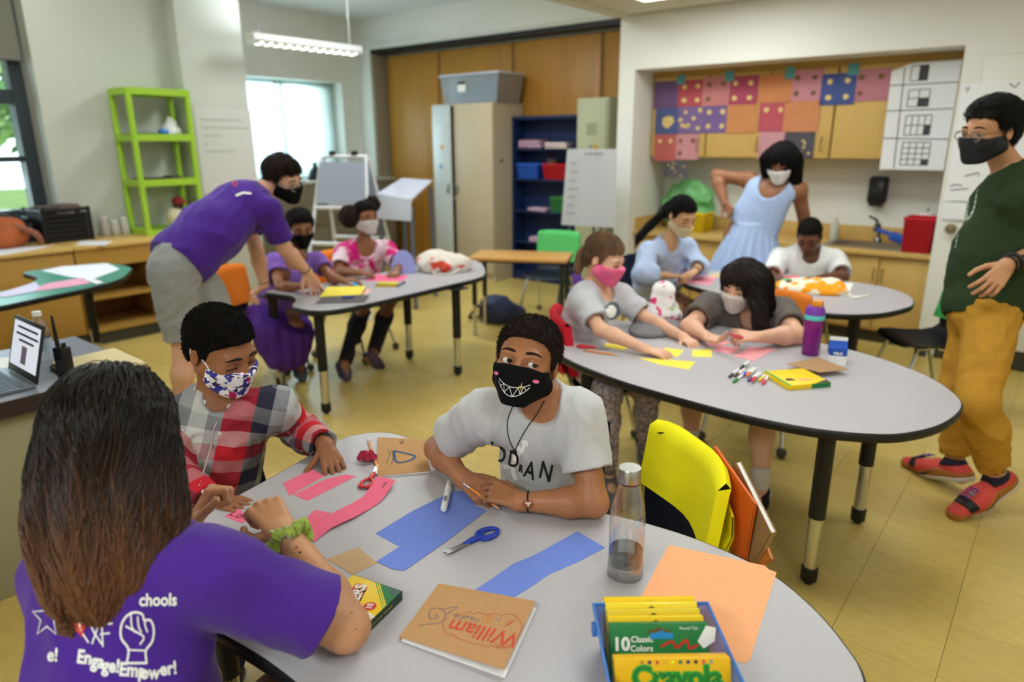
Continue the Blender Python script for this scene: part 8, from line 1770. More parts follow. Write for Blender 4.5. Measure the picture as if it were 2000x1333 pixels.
t = blob_thing('tote_bag', 'white tote bag with red print slumped on the left table', 'bag', tuple(c), [(ell(c + (-0.04, -0.02, 0.05), (0.15, 0.14, 0.085)), 0), (ell(c + (0.08, 0.07, 0.04), (0.10, 0.10, 0.075)), 0.03)], TOTE, floor_z=0.651, r=0.3, wr=0.014, ws=18)
bm = new(); tube(bm, spline([(0.02, -0.12, 0.02), (0.10, -0.17, 0.008), (0.18, -0.10, 0.008), (0.16, 0.02, 0.03)]), 0.008, 6); obj('strap', bm, mat('tote_strap', (220, 212, 204), 0.9), t)
c = np.array((-3.855, 4.581, 0)); t = blob_thing('backpack', 'navy backpack slumped on the yellow floor', 'backpack', tuple(c), [(ell(c + (0, 0, 0.10), (0.19, 0.13, 0.14)), 0), (ell(c + (0.10, 0.08, 0.07), (0.12, 0.12, 0.10)), 0.05)], mat('navy_nylon', (44, 52, 82), 0.6, var=0.2, vs=14), floor_z=0.002, wr=0.010, ws=14)
bm = new(); tube(bm, spline([(-0.17, -0.06, 0.14), (-0.22, -0.12, 0.05), (-0.26, -0.08, 0.012), (-0.20, 0.0, 0.012)]), 0.012, 6); obj('strap', bm, mat('dark_webbing', (48, 46, 52), 0.8), t); bm = new(); box(bm, (-0.13, -0.09, 0.10), (0.02, 0.10, 0.14), (0.2, 0.1, 0.7), 0.008); obj('grey_panel', bm, mat('taupe_panel', (96, 86, 84), 0.8), t)
# ------------------------------------------------------------------ easel, chart, drafting table
WMET = mat('white_metal', (222, 226, 234), 0.4); ec = np.array((-5.28, 4.12, 0)); ed = nrm(np.array((0.45, -0.9, 0))); er = np.array((-ed[1], ed[0], 0)) * 1
t = thing('easel', 'white folding easel with boards behind the girl in tie-dye', 'easel', tuple(ec)); Q = lambda a, b, z: tuple(er * a + ed * b + np.array((0, 0, z)))
for s in (-1, 1):
    for k in (-1, 1):
        bm = new(); tube(bm, [Q(s * .22, k * .03, 1.42), Q(s * 0.34, k * .42, 0.0)], 0.016, 8); obj('leg', bm, WMET, t)
for k in (-1, 1):
    for z, wd in ((0.98, 0.27), (0.66, 0.30)):
        o_ = k * (.03 + .39 * (1.42 - z) / 1.42); bm = new(); tube(bm, [Q(-wd, o_, z), Q(wd, o_, z)], 0.018, 8); obj('rail', bm, WMET, t)
    bm = new(); v_ = [bm.verts.new(Q(a, k * (.05 + .39 * (1.42 - z) / 1.42), z)) for a, z in ((-0.22, 1.38), (0.22, 1.38), (0.245, 1.02), (-0.245, 1.02))]; bm.faces.new(v_); bmesh.ops.solidify(bm, geom=bm.faces[:], thickness=0.012); obj('board', bm, mat('pale_board', (196, 206, 222), 0.35), t)
bm = new(); tube(bm, [Q(-0.22, 0, 1.43), Q(0.22, 0, 1.43)], 0.016); obj('top_bar', bm, WMET, t)
for a in (-0.12, 0.1): bm = new(); box(bm, Q(a, 0, 1.46), (0.05, 0.05, 0.04), None, 0.01); obj('clip', bm, BLACK, t)
P4 = [(-5.069, 4.291, 1.06), (-4.768, 4.448, 1.01), (-5.048, 5.011, 1.153), (-5.369, 4.892, 1.171)]; c = np.mean(P4, 0); t = thing('drafting_table', 'tilted drafting table with a white paper sheet hanging over its front', 'table', (c[0], c[1], 0))
L3 = [np.array(q) - (c[0], c[1], 0) for q in P4]
bm = new(); v_ = [bm.verts.new(tuple(q)) for q in L3]; bm.faces.new(v_); bmesh.ops.solidify(bm, geom=bm.faces[:], thickness=0.03); obj('board', bm, mat('oak_laminate'), t)
bm = new(); up3 = np.array((0, 0, 0.035)); v_ = [bm.verts.new(tuple(q)) for q in (L3[3] + up3, L3[2] + up3, L3[1] + up3, L3[0] + up3)]; w_ = [bm.verts.new(tuple(q)) for q in (L3[1] + (0.02, -0.03, -0.16), L3[0] + (0.02, -0.03, -0.19))]; bm.faces.new(v_); bm.faces.new((v_[3], v_[2], w_[0], w_[1])); bmesh.ops.solidify(bm, geom=bm.faces[:], thickness=0.002); obj('paper_sheet', bm, mat('bright_paper', (226, 230, 242), 0.7), t, None)
for k in range(4):
    q = L3[k] * (0.9, 0.9, 1); bm = new(); tube(bm, [tuple(q - (0, 0, 0.04)), (q[0] * 1.06, q[1] * 1.06, 0.0)], 0.02, 8); obj('leg', bm, mat('slate_leg', (96, 106, 124), 0.5), t)
fc = np.array((-3.50, 5.50, 0)); t = thing('flip_chart', 'white flip chart pad with faint handwriting beside the navy bookcase', 'flip chart', tuple(fc)); wv = nrm(np.array((-3.227, 5.5, 1.489)) - np.array((-3.781, 5.5, 1.489))); 
bm = new(); v_ = [bm.verts.new(tuple(np.array(q) - fc)) for q in ((-3.737, 5.47, 1.489), (-3.209, 5.47, 1.489), (-3.158, 5.4, 0.8097), (-3.743, 5.4, 0.7976))]; bm.faces.new(v_); bmesh.ops.solidify(bm, geom=bm.faces[:], thickness=0.012); obj('pad', bm, mat('chart_paper', (228, 230, 236), 0.8), t, None)
bm = new(); x0_ = -0.29
for k in range(7): 
    z = 1.36 - 0.075 * k; ribbon(bm, [(x0_ + 0.10 + j * 0.012, z + 0.008 * math.sin(j * 2.3 + k)) for j in range(7 + (k * 3) % 5)], 0.006)
ribbon(bm, [(-0.04 + j * 0.014, 1.45 + 0.012 * math.sin(j * 2.1)) for j in range(15)], 0.008); xf(bm, bm.verts[:], MX.Translation((0, -0.095, 0)) @ MX.Rotation(PI / 2, 4, 'X')); 
for v in bm.verts: v.co.y = -0.036 - 0.075 * (1.48 - v.co.z) / 0.66 - 0.004
obj('handwriting', bm, GREYINK, t, None)
for a in (-0.25, 0.25): bm = new(); tube(bm, [(a * .4, 0.0, 1.46), (a, -0.14, 0.0)], 0.012); obj('leg', bm, mat('slate_leg'), t)
bm = new(); tube(bm, [(0, 0.0, 1.46), (0, 0.18, 0.0)], 0.012); obj('leg', bm, mat('slate_leg'), t)
# ------------------------------------------------------------------ storage: bin on the locker, bookcase contents
def tub(name, lab, cat, c, s, m_, rz=0, taper=0.9, lid=None, th=0.004):
    t = thing(name, lab, cat, c, rz); bm = new(); a, b, h_ = s[0] / 2, s[1] / 2, s[2]; lo = [bm.verts.new((x * taper, y * taper, 0)) for x, y in ((-a, -b), (a, -b), (a, b), (-a, b))]; hi = [bm.verts.new((x, y, h_)) for x, y in ((-a, -b), (a, -b), (a, b), (-a, b))]
    bm.faces.new(lo[::-1]); [bm.faces.new((lo[k], lo[(k + 1) % 4], hi[(k + 1) % 4], hi[k])) for k in range(4)]; bmesh.ops.solidify(bm, geom=bm.faces[:], thickness=th); obj('tub', bm, m_, t)
    bm = new(); tube(bm, [(-a, -b, h_), (a, -b, h_), (a, b, h_), (-a, b, h_)], 0.009, 6, closed=True); obj('rim', bm, m_, t)
    if lid: bm = new(); box(bm, (0, 0, h_ + 0.01), (s[0] + .03, s[1] + .03, 0.02), None, 0.005); obj('lid', bm, lid, t)
    return t
t = tub('storage_tub', 'clear plastic storage tub with white label on the beige locker', 'storage bin', (-5.42, 6.20, 1.972), (0.86, 0.44, 0.29), mat('frosted_plastic', (196, 206, 220), 0.35, 0.4, trans=0.5, alpha=0.75), lid=mat('frosted_lid', (196, 204, 216), 0.35))
bm = new(); b2(bm, (-0.30, -0.17, 0.02), (-0.08, 0.15, 0.18), 0.01); b2(bm, (-0.05, -0.16, 0.02), (0.1, 0.12, 0.12), 0.01); obj('contents', bm, mat('denim_contents', (110, 130, 176), 0.8), t); bm = new(); box(bm, (-0.10, -0.222, 0.16), (0.12, 0.003, 0.08), (-0.07, 0, 0)); obj('label', bm, PAPER, t); bm = new(); box(bm, (-0.10, -0.226, 0.215), (0.1, 0.02, 0.025), None, 0.005); obj('latch', bm, BLACK, t)
tub('storage_bin', 'blue open bin on the navy bookcase', 'storage bin', (-4.83, 6.36, 1.157), (0.30, 0.17, 0.155), mat('bin_blue', (52, 104, 208), 0.4)); tub('storage_bin', 'red open bin on the navy bookcase next to the blue one', 'storage bin', (-4.46, 6.36, 1.157), (0.30, 0.17, 0.155), mat('bin_red', (206, 36, 48), 0.4)); tub('storage_bin', 'green bin on the low shelf of the navy bookcase', 'storage bin', (-4.36, 6.36, 0.802), (0.30, 0.17, 0.16), mat('bin_green', (66, 140, 84), 0.4))
def stack(name, lab, cat, c, n, s, cols, rz=0): 
    t = thing(name, lab, cat, c, rz); z = 0
    for k in range(n): bm = new(); box(bm, (0.006 * math.sin(k * 2), 0.004 * math.cos(k * 3), z + s[2] / 2), s, (0, 0, 0.05 * math.sin(k * 1.7)), 0.002); obj('sheaf', bm, cols[k % len(cols)], t); z += s[2]
    return t
LILP = mat('lilac_paper', (196, 170, 196), 0.8); stack('paper_stack', 'mauve paper stack on the upper shelf of the navy bookcase', 'papers', (-4.80, 6.36, 1.487), 5, (0.30, 0.17, 0.018), [mat('mauve_paper', (150, 104, 122), 0.8), LILP]); stack('paper_stack', 'cream paper stack with a corner drooping from the navy bookcase', 'papers', (-4.44, 6.36, 1.487), 3, (0.28, 0.19, 0.02), [mat('cream_paper', (222, 214, 194), 0.8), LILP]); stack('paper_stack', 'lilac paper pile on the low shelf of the navy bookcase', 'papers', (-4.70, 6.36, 0.802), 3, (0.24, 0.16, 0.012), [LILP]); stack('paper_stack', 'lilac paper pile on the bottom shelf of the navy bookcase', 'papers', (-4.66, 6.36, 0.452), 4, (0.28, 0.16, 0.014), [LILP])
t = thing('basket', 'brown basket behind the coloured bins of the bookcase', 'basket', (-4.58, 6.42, 1.157)); bm = new(); lathe(bm, [(0.05, 0), (0.065, 0.2), (0.06, 0.21), (0.0, 0.21)]); obj('body', bm, mat('wicker_brown', (92, 70, 58), 0.8), t); bm = new(); tube(bm, [(0.064 * math.cos(a), 0.064 * math.sin(a), 0.205) for a in np.linspace(0, 6.28, 17)[:-1]], 0.008, 6, closed=True); obj('rim', bm, mat('wicker_brown'), t)
# ------------------------------------------------------------------ kitchenette things
def on_y(lab, corners, y, m_, name='poster', cat='poster', group=None, t=0.002):
    c = np.mean(corners, 0); th_ = thing(name, lab, cat, (c[0], y, c[2]), 0, group); bm = new(); bm.faces.new([bm.verts.new((q[0] - c[0], 0, q[2] - c[2])) for q in corners]); bmesh.ops.recalc_face_normals(bm, faces=bm.faces); bmesh.ops.solidify(bm, geom=bm.faces[:], thickness=t); obj('sheet', bm, m_, th_, None); return th_
PY = 6.076
RECTS = [('plain dark purple poster top left', (112, 80, 130)), ('red poster with four cream shapes', (196, 74, 84)), ('salmon pink poster with faint marks', (216, 130, 130)), ('crimson poster with four cream dots', (184, 66, 96)), ('blue poster with one cream splash', (76, 92, 152)), ('purple poster with scattered cream corners', (128, 100, 160)), ('purple poster with four neat cream dots', (124, 94, 160)), ('blank orange poster beside the purple ones', (226, 146, 84)), ('coral poster with two cream dots lower left', (208, 96, 92)), ('pink poster with brown corner blots', (222, 146, 152)), ('black speckled poster hanging lowest at left', (84, 82, 88)), ('orange poster at the top of the middle door', (226, 136, 80)), ('pink poster next to the middle orange one', (220, 142, 156)), ('crimson poster with two cream dots below the orange', (206, 82, 98)), ('orange poster above the black speckled one', (230, 142, 90)), ('pale pink poster behind the standing woman', (226, 158, 168)), ('black poster with small loops right of the woman', (76, 74, 84)), ('royal blue poster with four pale strokes', (66, 84, 156)), ('rose pink poster at the right end', (208, 128, 146))]
RC = [[(-3.191, 6.076, 2.081), (-2.933, 6.076, 1.842)], [(-2.952, 6.076, 2.079), (-2.699, 6.076, 1.85)], [(-2.719, 6.076, 2.089), (-2.469, 6.076, 1.852)], [(-2.492, 6.076, 2.086), (-2.224, 6.076, 1.85)], [(-3.164, 6.076, 1.844), (-2.916, 6.076, 1.615)], [(-2.934, 6.076, 1.851), (-2.684, 6.076, 1.623)], [(-2.704, 6.076, 1.858), (-2.457, 6.076, 1.623)], [(-2.478, 6.076, 1.852), (-2.217, 6.076, 1.617)], [(-3.159, 6.076, 1.616), (-2.943, 6.076, 1.379)], [(-2.961, 6.076, 1.615), (-2.718, 6.076, 1.392)], [(-3.052, 6.076, 1.377), (-2.809, 6.076, 1.23)], [(-2.214, 6.076, 2.084), (-1.946, 6.076, 1.858)], [(-1.974, 6.076, 2.103), (-1.71, 6.076, 1.863)], [(-2.199, 6.076, 1.861), (-1.961, 6.076, 1.629)], [(-1.988, 6.076, 1.863), (-1.709, 6.076, 1.624)], [(-2.178, 6.076, 1.626), (-1.94, 6.076, 1.403)], [(-1.965, 6.076, 1.625), (-1.723, 6.076, 1.415)], [(-1.719, 6.076, 2.059), (-1.463, 6.076, 1.825)], [(-1.496, 6.076, 2.077), (-1.224, 6.076, 1.845)]]
CRM = mat('cream_cutout', (222, 196, 128), 0.8); BRN = mat('brown_cutout', (120, 86, 60), 0.8)
for k, (r_, (a, b)) in enumerate(zip(RECTS, RC)):
    x0, x1, z1, z0 = a[0], b[0], a[2], b[2]
    th_ = on_y(r_[0], [(x0, 0, z1), (x1, 0, z1), (x1, 0, z0), (x0, 0, z0)], PY - 0.002 * (k % 3), mat('poster_%d_%d' % r_[1][:2], [v * 0.76 + 26 for v in r_[1]], 0.85, 0.1, var=0.05, vs=14), group='cut paper posters on the upper cabinets')
    w, h_ = x1 - x0, z1 - z0; rs_ = np.random.RandomState(k); pts = {1: 4, 3: 4, 6: 4, 17: 4, 8: 2, 13: 2, 4: 1, 5: 8, 9: 3, 16: 8, 10: 7, 2: 3, 12: 4, 18: 3}.get(k, 0)
    if pts:
        bm = new()
        for q in range(pts):
            cx, cz = ((q % 2) - 0.5) * 0.5 * w, (0.5 - (q // 2) % 2) * 0.5 * h_; sc = 0.10
            if pts == 1: cx = cz = 0; sc = 0.26
            if pts > 4: cx, cz = rs_.uniform(-.4, .4) * w, rs_.uniform(-.4, .4) * h_; sc = 0.09 if k == 5 else 0.05
            bm.faces.new([bm.verts.new((cx + sc * w * (0.7 + 0.4 * rs_.rand()) * math.cos(a_), -0.003, cz + sc * h_ * (0.7 + 0.4 * rs_.rand()) * math.sin(a_))) for a_ in np.linspace(0, 2 * PI, 9)[:-1]])
        obj('cutouts', bm, BRN if k in (2, 9, 12, 18) else CRM, th_, None)['kind'] = 'stuff'
for k, (a, b) in enumerate([((-2.967, 6.07, 2.123), (-2.887, 6.07, 2.045)), ((-2.52, 6.07, 2.128), (-2.44, 6.07, 2.046)), ((-2.011, 6.07, 2.128), (-1.936, 6.07, 2.038)), ((-1.534, 6.07, 2.123), (-1.454, 6.07, 2.041))]):
    o = on_y(['teal note above the red poster', 'teal note above the crimson poster', 'teal note between orange and pink posters', 'teal note above the royal blue poster'][k], [(a[0], 0, a[2]), (b[0], 0, a[2]), (b[0], 0, b[2]), (a[0], 0, b[2])], 6.070, mat('teal_note', (92, 156, 164), 0.8), 'sticky_note', 'note')
G_ = [(-1.22, 6.05, 2.046), (-1.086, 6.05, 2.098), (-0.7797, 6.05, 2.097), (-0.7808, 6, 1.339), (-1.209, 6, 1.338)]
t = on_y('white chart of shaded square grids hanging on the last cabinet', G_, 6.04, mat('chart_white', (226, 228, 230), 0.8), 'grid_chart', 'chart'); c = np.mean(G_, 0)
def chart_lines(L_, w, m_, nm): 
    bm = new(); [ribbon(bm, [(q[0] - c[0], q[2] - c[2]) for q in l_], w) for l_ in L_]; xf(bm, bm.verts[:], MX.Translation((0, -0.005, 0)) @ MX.Rotation(PI / 2, 4, 'X')); obj(nm, bm, m_, t, None)
chart_lines([[(-1.218, 6.04, 1.948), (-0.78, 6.04, 1.95)], [(-1.22, 6.04, 1.766), (-0.783, 6.04, 1.771)], [(-1.217, 6.04, 1.569), (-0.7816, 6.04, 1.559)], [(-1.134, 6.04, 2.069), (-1.111, 6.04, 1.343)]], 0.006, INK, 'ruled_lines')
for (u0, u1), n_, sh_ in [(((-1.088, 6.04, 2.077), (-0.9774, 6.04, 1.973)), (2, 1), 1), (((-1.084, 6.04, 1.91), (-0.9468, 6.04, 1.792)), (2, 2), 1), (((-1.077, 6.04, 1.73), (-0.9098, 6.04, 1.591)), (4, 2), 1), (((-1.074, 6.04, 1.539), (-0.8905, 6.04, 1.375)), (4, 4), 1)]:
    nx, nz = n_; X_ = lambda k: u0[0] + (u1[0] - u0[0]) * k / nx; Z_ = lambda k: u0[2] + (u1[2] - u0[2]) * k / nz
    chart_lines([[(X_(k), 0, u0[2]), (X_(k), 0, u1[2])] for k in range(nx + 1)] + [[(u0[0], 0, Z_(k)), (u1[0], 0, Z_(k))] for k in range(nz + 1)], 0.005, INK, 'grid'); chart_lines([[((X_(nx - 1) + X_(nx)) / 2, 0, Z_(nz - 1)), ((X_(nx - 1) + X_(nx)) / 2, 0, Z_(nz))]], abs(X_(1) - X_(0)), mat('pencil_shade', (70, 70, 74), 0.8), 'shaded_square')
WS = [('white poster sheet with handwriting behind the man in green', [(-0.7173, 5.735, 1.913), (-0.286, 5.735, 1.931), (-0.2027, 5.735, 1.151), (-0.7083, 5.735, 1.143)]), ('white paper strip below the poster sheet by the door knob', [(-0.7107, 5.738, 1.135), (-0.4545, 5.738, 1.136), (-0.4493, 5.738, 1.015), (-0.7144, 5.738, 1.017)])]
for k, (lab, Q_) in enumerate(WS):
    t = on_y(lab, Q_, 5.738, mat('poster_white', (232, 233, 236), 0.8), 'wall_poster', 'poster'); c = np.mean(Q_, 0)
    if k == 0: chart_lines([[(-0.6971, 5.7, 1.884), (-0.67, 5.7, 1.896), (-0.6852, 5.7, 1.864)], [(-0.6881, 5.7, 1.241), (-0.66, 5.7, 1.256), (-0.617, 5.7, 1.251)], [(-0.6782, 5.7, 1.217), (-0.5781, 5.7, 1.232)], [(-0.6119, 5.7, 1.313), (-0.5365, 5.7, 1.339), (-0.5269, 5.7, 1.316)], [(-0.4529, 5.7, 1.906), (-0.4213, 5.7, 1.879), (-0.3995, 5.7, 1.91)]], 0.006, INK, 'handwriting')
t = thing('soap_dispenser', 'black wall dispenser above the sink', 'dispenser', (-1.27, 6.45, 1.05)); bm = new(); b2(bm, (-0.07, -0.10, 0.0), (0.07, 0, 0.22), 0.025); obj('housing', bm, BLACK, t); bm = new(); b2(bm, (-0.045, -0.108, 0.08), (0.045, -0.095, 0.17), 0.004); obj('window', bm, mat('smoked_window', (52, 52, 56), 0.2), t); bm = new(); b2(bm, (-0.05, -0.09, -0.02), (0.05, -0.03, 0.01), 0.008); obj('spout', bm, BLACK, t)
tub('storage_bin', 'red square bin on the worktop beside the sink', 'storage bin', (-0.86, 5.99, 0.742), (0.20, 0.24, 0.25), mat('bin_red')); tub('storage_bin', 'yellow bin on the worktop behind the standing woman', 'storage bin', (-2.68, 6.15, 0.742), (0.16, 0.22, 0.17), mat('bin_yellow', (238, 206, 30), 0.4))
t = thing('paper_towel_roll', 'white paper towel roll standing behind the red bin', 'paper towel', (-0.87, 6.26, 0.742)); bm = new(); lathe(bm, [(0.05, 0.02), (0.055, 0.022), (0.055, 0.27), (0.02, 0.272)]); obj('roll', bm, PAPER, t); bm = new(); lathe(bm, [(0.08, 0), (0.08, 0.012), (0.008, 0.016), (0.008, 0.30), (0.0, 0.31)]); obj('holder', bm, STEEL, t)
t = thing('dustpan', 'blue dustpan propped between the faucet and red bin', 'dustpan', (-1.05, 6.24, 0.745)); bm = new(); box(bm, (0.02, 0, 0.05), (0.16, 0.10, 0.06), (0.2, 0.3, 0), 0.02); obj('pan', bm, mat('pan_blue', (44, 90, 190), 0.4), t); bm = new(); tube(bm, [(-0.04, 0, 0.08), (-0.17, 0.02, 0.11)], [0.016, 0.02], 8); obj('handle', bm, mat('pan_blue'), t)
t = thing('soap_bottle', 'clear pump bottle at the back of the sink', 'bottle', (-1.55, 6.33, 0.742)); bm = new(); lathe(bm, [(0.035, 0), (0.035, 0.13), (0.014, 0.16), (0.014, 0.18)]); obj('body', bm, mat('milky_plastic', (206, 208, 198), 0.3, alpha=0.7), t); bm = new(); tube(bm, [(0, 0, 0.18), (0, 0, 0.23), (-0.04, 0, 0.23)], 0.007, 8); obj('pump', bm, WHP, t)
c = np.array((-2.87, 6.28, 0.742)); GB = mat('green_film', (84, 170, 92), 0.35, 0.4, c2=(140, 206, 140), vs=6, alpha=0.93)
t = blob_thing('plastic_bag', 'large crinkled green plastic bag standing on the worktop', 'bag', tuple(c), [(ell(c + (0, 0, 0.2), (0.27, 0.10, 0.26)), 0)], GB, r=0.5, h=0.011, wr=0.016, ws=16, floor_z=0.744)
# ------------------------------------------------------------------ window side: crate, bags, green shelf, lamp, laptop desk
c = (-6.389, 2.094, 0.795); t = thing('milk_crate', 'black plastic crate on the maple counter', 'crate', (-6.42, 2.08, 0.794), 0.05); bm = new(); 
for z in np.linspace(0.02, 0.25, 7): frame_ = [(-0.17, -0.17, z), (0.17, -0.17, z), (0.17, 0.17, z), (-0.17, 0.17, z)]; [box(bm, ((frame_[k][0] + frame_[(k + 1) % 4][0]) / 2, (frame_[k][1] + frame_[(k + 1) % 4][1]) / 2, z), (0.35 if k % 2 == 0 else 0.012, 0.012 if k % 2 == 0 else 0.35, 0.022)) for k in range(4)]
obj('side_slats', bm, BLACK, t); bm = new(); b2(bm, (-0.165, -0.165, 0), (0.165, 0.165, 0.008)); [b2(bm, (sx * .17 - .012, sy * .17 - .012, 0), (sx * .17 + .012, sy * .17 + .012, 0.27)) for sx in (-1, 1) for sy in (-1, 1)]; b2(bm, (-0.155, -0.155, 0.01), (0.155, 0.155, 0.2)); obj('frame', bm, BLACK, t); bm = new(); box(bm, (0.05, 0.03, 0.26), (0.2, 0.18, 0.06), (0, 0, .3), 0.02); box(bm, (-0.1, -0.08, 0.25), (0.1, 0.1, 0.05), (0, 0, .5), 0.02); obj('contents', bm, mat('brown_contents', (98, 82, 74), 0.8), t)
c = np.array((-6.33, 1.62, 0.795)); t = blob_thing('backpack', 'orange backpack slumped on the counter under the window', 'backpack', tuple(c), [(ell(c + (0, 0, 0.11), (0.17, 0.20, 0.14)), 0), (ell(c + (0.10, 0.02, 0.07), (0.09, 0.14, 0.08)), 0.04)], mat('rust_nylon', (176, 92, 48), 0.7, var=0.2, vs=9), floor_z=0.796, r=0.36, h=0.011, wr=0.012, ws=14)
bm = new(); tube(bm, spline([(0.13, 0.10, 0.16), (0.2, 0.2, 0.1), (0.16, 0.24, 0.02)]), 0.022, 6); obj('strap', bm, mat('rust_strap', (150, 96, 76), 0.8), t); bm = new(); sphere(bm, (0, -0.02, 0.22), (0.12, 0.14, 0.05)); obj('top_flap', bm, mat('charcoal_flap', (62, 58, 58), 0.8), t, 180)
tub('bucket', 'dark bucket with pale teal rim between backpack and crate', 'bucket', (-6.50, 1.80, 0.795), (0.18, 0.16, 0.19), mat('dark_teal_plastic', (44, 62, 64), 0.5))
for k, (lab, P) in enumerate([('white papers along the counter edge beneath the orange backpack', [(-5.7770, 1.2956), (-6.3073, 1.6183), (-6.0944, 1.9100), (-5.9509, 1.7111)]), ('white papers on the counter right of the black crate', [(-5.9980, 2.0298), (-6.2209, 2.1549), (-5.9956, 2.3065), (-5.7976, 2.1631)])]): paper(lab, P, 0.7945, (228, 230, 238), t=0.004)
for k, (y, h_) in enumerate([(2.42, 0.13), (2.50, 0.09), (2.58, 0.11)]):
    t = thing('glass_jar', ['tall cloudy jar on the counter next to the black crate', 'short cloudy jar on the counter between two taller jars', 'cloudy jar on the counter closest to the green shelf'][k], 'jar', (-6.40, y, 0.794)); bm = new(); lathe(bm, [(0.032, 0), (0.036, 0.01), (0.036, h_), (0.024, h_ + .02), (0.0, h_ + .02)]); obj('body', bm, mat('cloudy_glass', (206, 204, 194), 0.3, alpha=0.8), t); bm = new(); lathe(bm, [(0.026, h_ + .02), (0.026, h_ + .035), (0, h_ + .036)]); obj('lid', bm, PAPER, t)
GP = mat('lime_plastic', (158, 200, 56), 0.4, 0.35); t = thing('shelf_unit', 'lime green plastic shelf unit standing on the counter', 'shelf unit', (-6.27, 2.89, 0.794)); hx, hy = 0.165, 0.255
for z in (0.01, 0.43, 0.80, 1.165):
    bm = new(); b2(bm, (-hx, -hy, z), (hx, hy, z + 0.018), 0.004); [b2(bm, (-hx, s * hy - .012, z - 0.022), (hx, s * hy + .012, z + 0.034)) for s in (-1, 1)]; [b2(bm, (s * hx - .012, -hy, z - 0.022), (s * hx + .012, hy, z + 0.034)) for s in (-1, 1)]; obj('shelf', bm, GP, t)
for sx in (-1, 1):
    for sy in (-1, 1): bm = new(); lathe(bm, [(0.028, 0), (0.025, 0.02), (0.025, 1.18)], (sx * (hx - .012), sy * (hy - .012), 0), 12); obj('post', bm, GP, t)
t = thing('tray', 'black tray on the upper tier of the lime shelf', 'tray', (-6.27, 2.80, 1.616)); bm = new(); box(bm, (0, 0, 0.008), (0.24, 0.26, 0.012), None, 0.004); obj('base', bm, BLACK, t); bm = new(); tube(bm, [(-.12, -.13, .015), (.12, -.13, .015), (.12, .13, .015), (-.12, .13, .015)], 0.006, 6, closed=True); obj('rim', bm, BLACK, t)
c = np.array((-6.27, 3.03, 1.616)); blob_thing('paper_bag', 'crumpled white bag on the upper tier of the lime shelf', 'bag', tuple(c), [(cone(c + (0, 0, .05), c + (0, 0.0, 0.13), 0.085, 0.03), 0)], PAPER, floor_z=1.617, wr=0.008, r=0.2)
t = thing('toy_block', 'bright blue block beside the crumpled white bag', 'toy', (-6.20, 2.93, 1.616)); bm = new(); box(bm, (0, 0, 0.025), (0.06, 0.07, 0.05), None, 0.01); obj('block', bm, mat('toy_blue', (30, 120, 210), 0.4), t); bm = new(); lathe(bm, [(0.015, 0.05), (0.015, 0.06), (0, 0.06)]); obj('stud', bm, mat('toy_blue'), t)
t = thing('tray', 'flat black folder on the middle tier of the lime shelf', 'tray', (-6.27, 2.86, 1.243)); bm = new(); box(bm, (0, 0, 0.012), (0.25, 0.36, 0.02), None, 0.006); obj('base', bm, BLACK, t); bm = new(); box(bm, (0.05, 0.1, 0.03), (0.1, 0.1, 0.02), (0, 0, .4), 0.008); obj('lump', bm, mat('brown_contents'), t)
t = thing('doll', 'pale rag doll with a red cap on the bottom tier of the lime shelf', 'doll', (-6.22, 2.95, 0.824)); bm = new(); sphere(bm, (0, 0, 0.09), (0.07, 0.09, 0.09)); obj('body', bm, mat('calico', (206, 196, 168), 0.9), t, 180); bm = new(); sphere(bm, (0, 0.03, 0.20), (0.045, 0.045, 0.05)); obj('head', bm, mat('dark_wool', (70, 54, 50), 0.9), t, 180); bm = new(); sphere(bm, (0, 0.035, 0.235), (0.055, 0.055, 0.04)); box(bm, (0.03, 0.06, 0.225), (0.08, 0.09, 0.01), None, 0.004); obj('cap', bm, mat('cap_red', (140, 40, 44), 0.8), t, 60)
t = thing('pendant_lamp', 'long white pendant lamp with glowing louvres by the alcove', 'ceiling light', (-5.9, 4.26, 2.40)); bm = new(); prism(bm, [(-0.05, 0), (0.05, 0), (0.075, 0.03), (0.06, 0.085), (-0.06, 0.085), (-0.075, 0.03)], -0.60, 0.60, mtx=MX.Rotation(PI / 2, 4, 'X')); obj('housing', bm, mat('lamp_white', (214, 216, 214), 0.5), t)
for k in range(12): bm = new(); box(bm, (0, -0.52 + k * 0.0945, 0.001), (0.07, 0.034, 0.008), None, 0.003); obj('louvre_cell', bm, LAMP, t); bm = new(); box(bm, (0.0555, -0.52 + k * 0.0945, 0.012), (0.005, 0.034, 0.018), (0, -.6, 0), 0.002); obj('louvre_cell', bm, LAMP, t)
area_light('pendant_light', (-5.9, 4.26, 2.50), (-5.9, 4.26, 3.0), 0.1, 1.1, 16, (0.90, 0.965, 1.0))
for y in (-0.5, 0.5): bm = new(); tube(bm, [(0, y, 0.085), (0, y, 0.68)], 0.003, 6); obj('cable', bm, STEEL, t)
t = thing('chart_paper', 'white chart paper with faint green writing on the pillar', 'chart', (-6.296, 3.55, 1.5)); bm = new(); b2(bm, (0, -0.28, -0.4), (0.002, 0.285, 0.36)); obj('sheet', bm, mat('chart_grey', (206, 206, 202), 0.8), t, None)
bm = new()
for k in range(5): ribbon(bm, [(-0.22 + j * 0.02, 0.26 - k * 0.07 + 0.006 * math.sin(j * 2.1 + k)) for j in range([21, 24, 10, 3, 16][k])], 0.007)
xf(bm, bm.verts[:], MX.Translation((0.004, 0, 0)) @ MX.Rotation(PI / 2, 4, 'Z') @ MX.Rotation(PI / 2, 4, 'X')); obj('handwriting', bm, mat('green_ink', (140, 162, 146), 0.8), t, None)
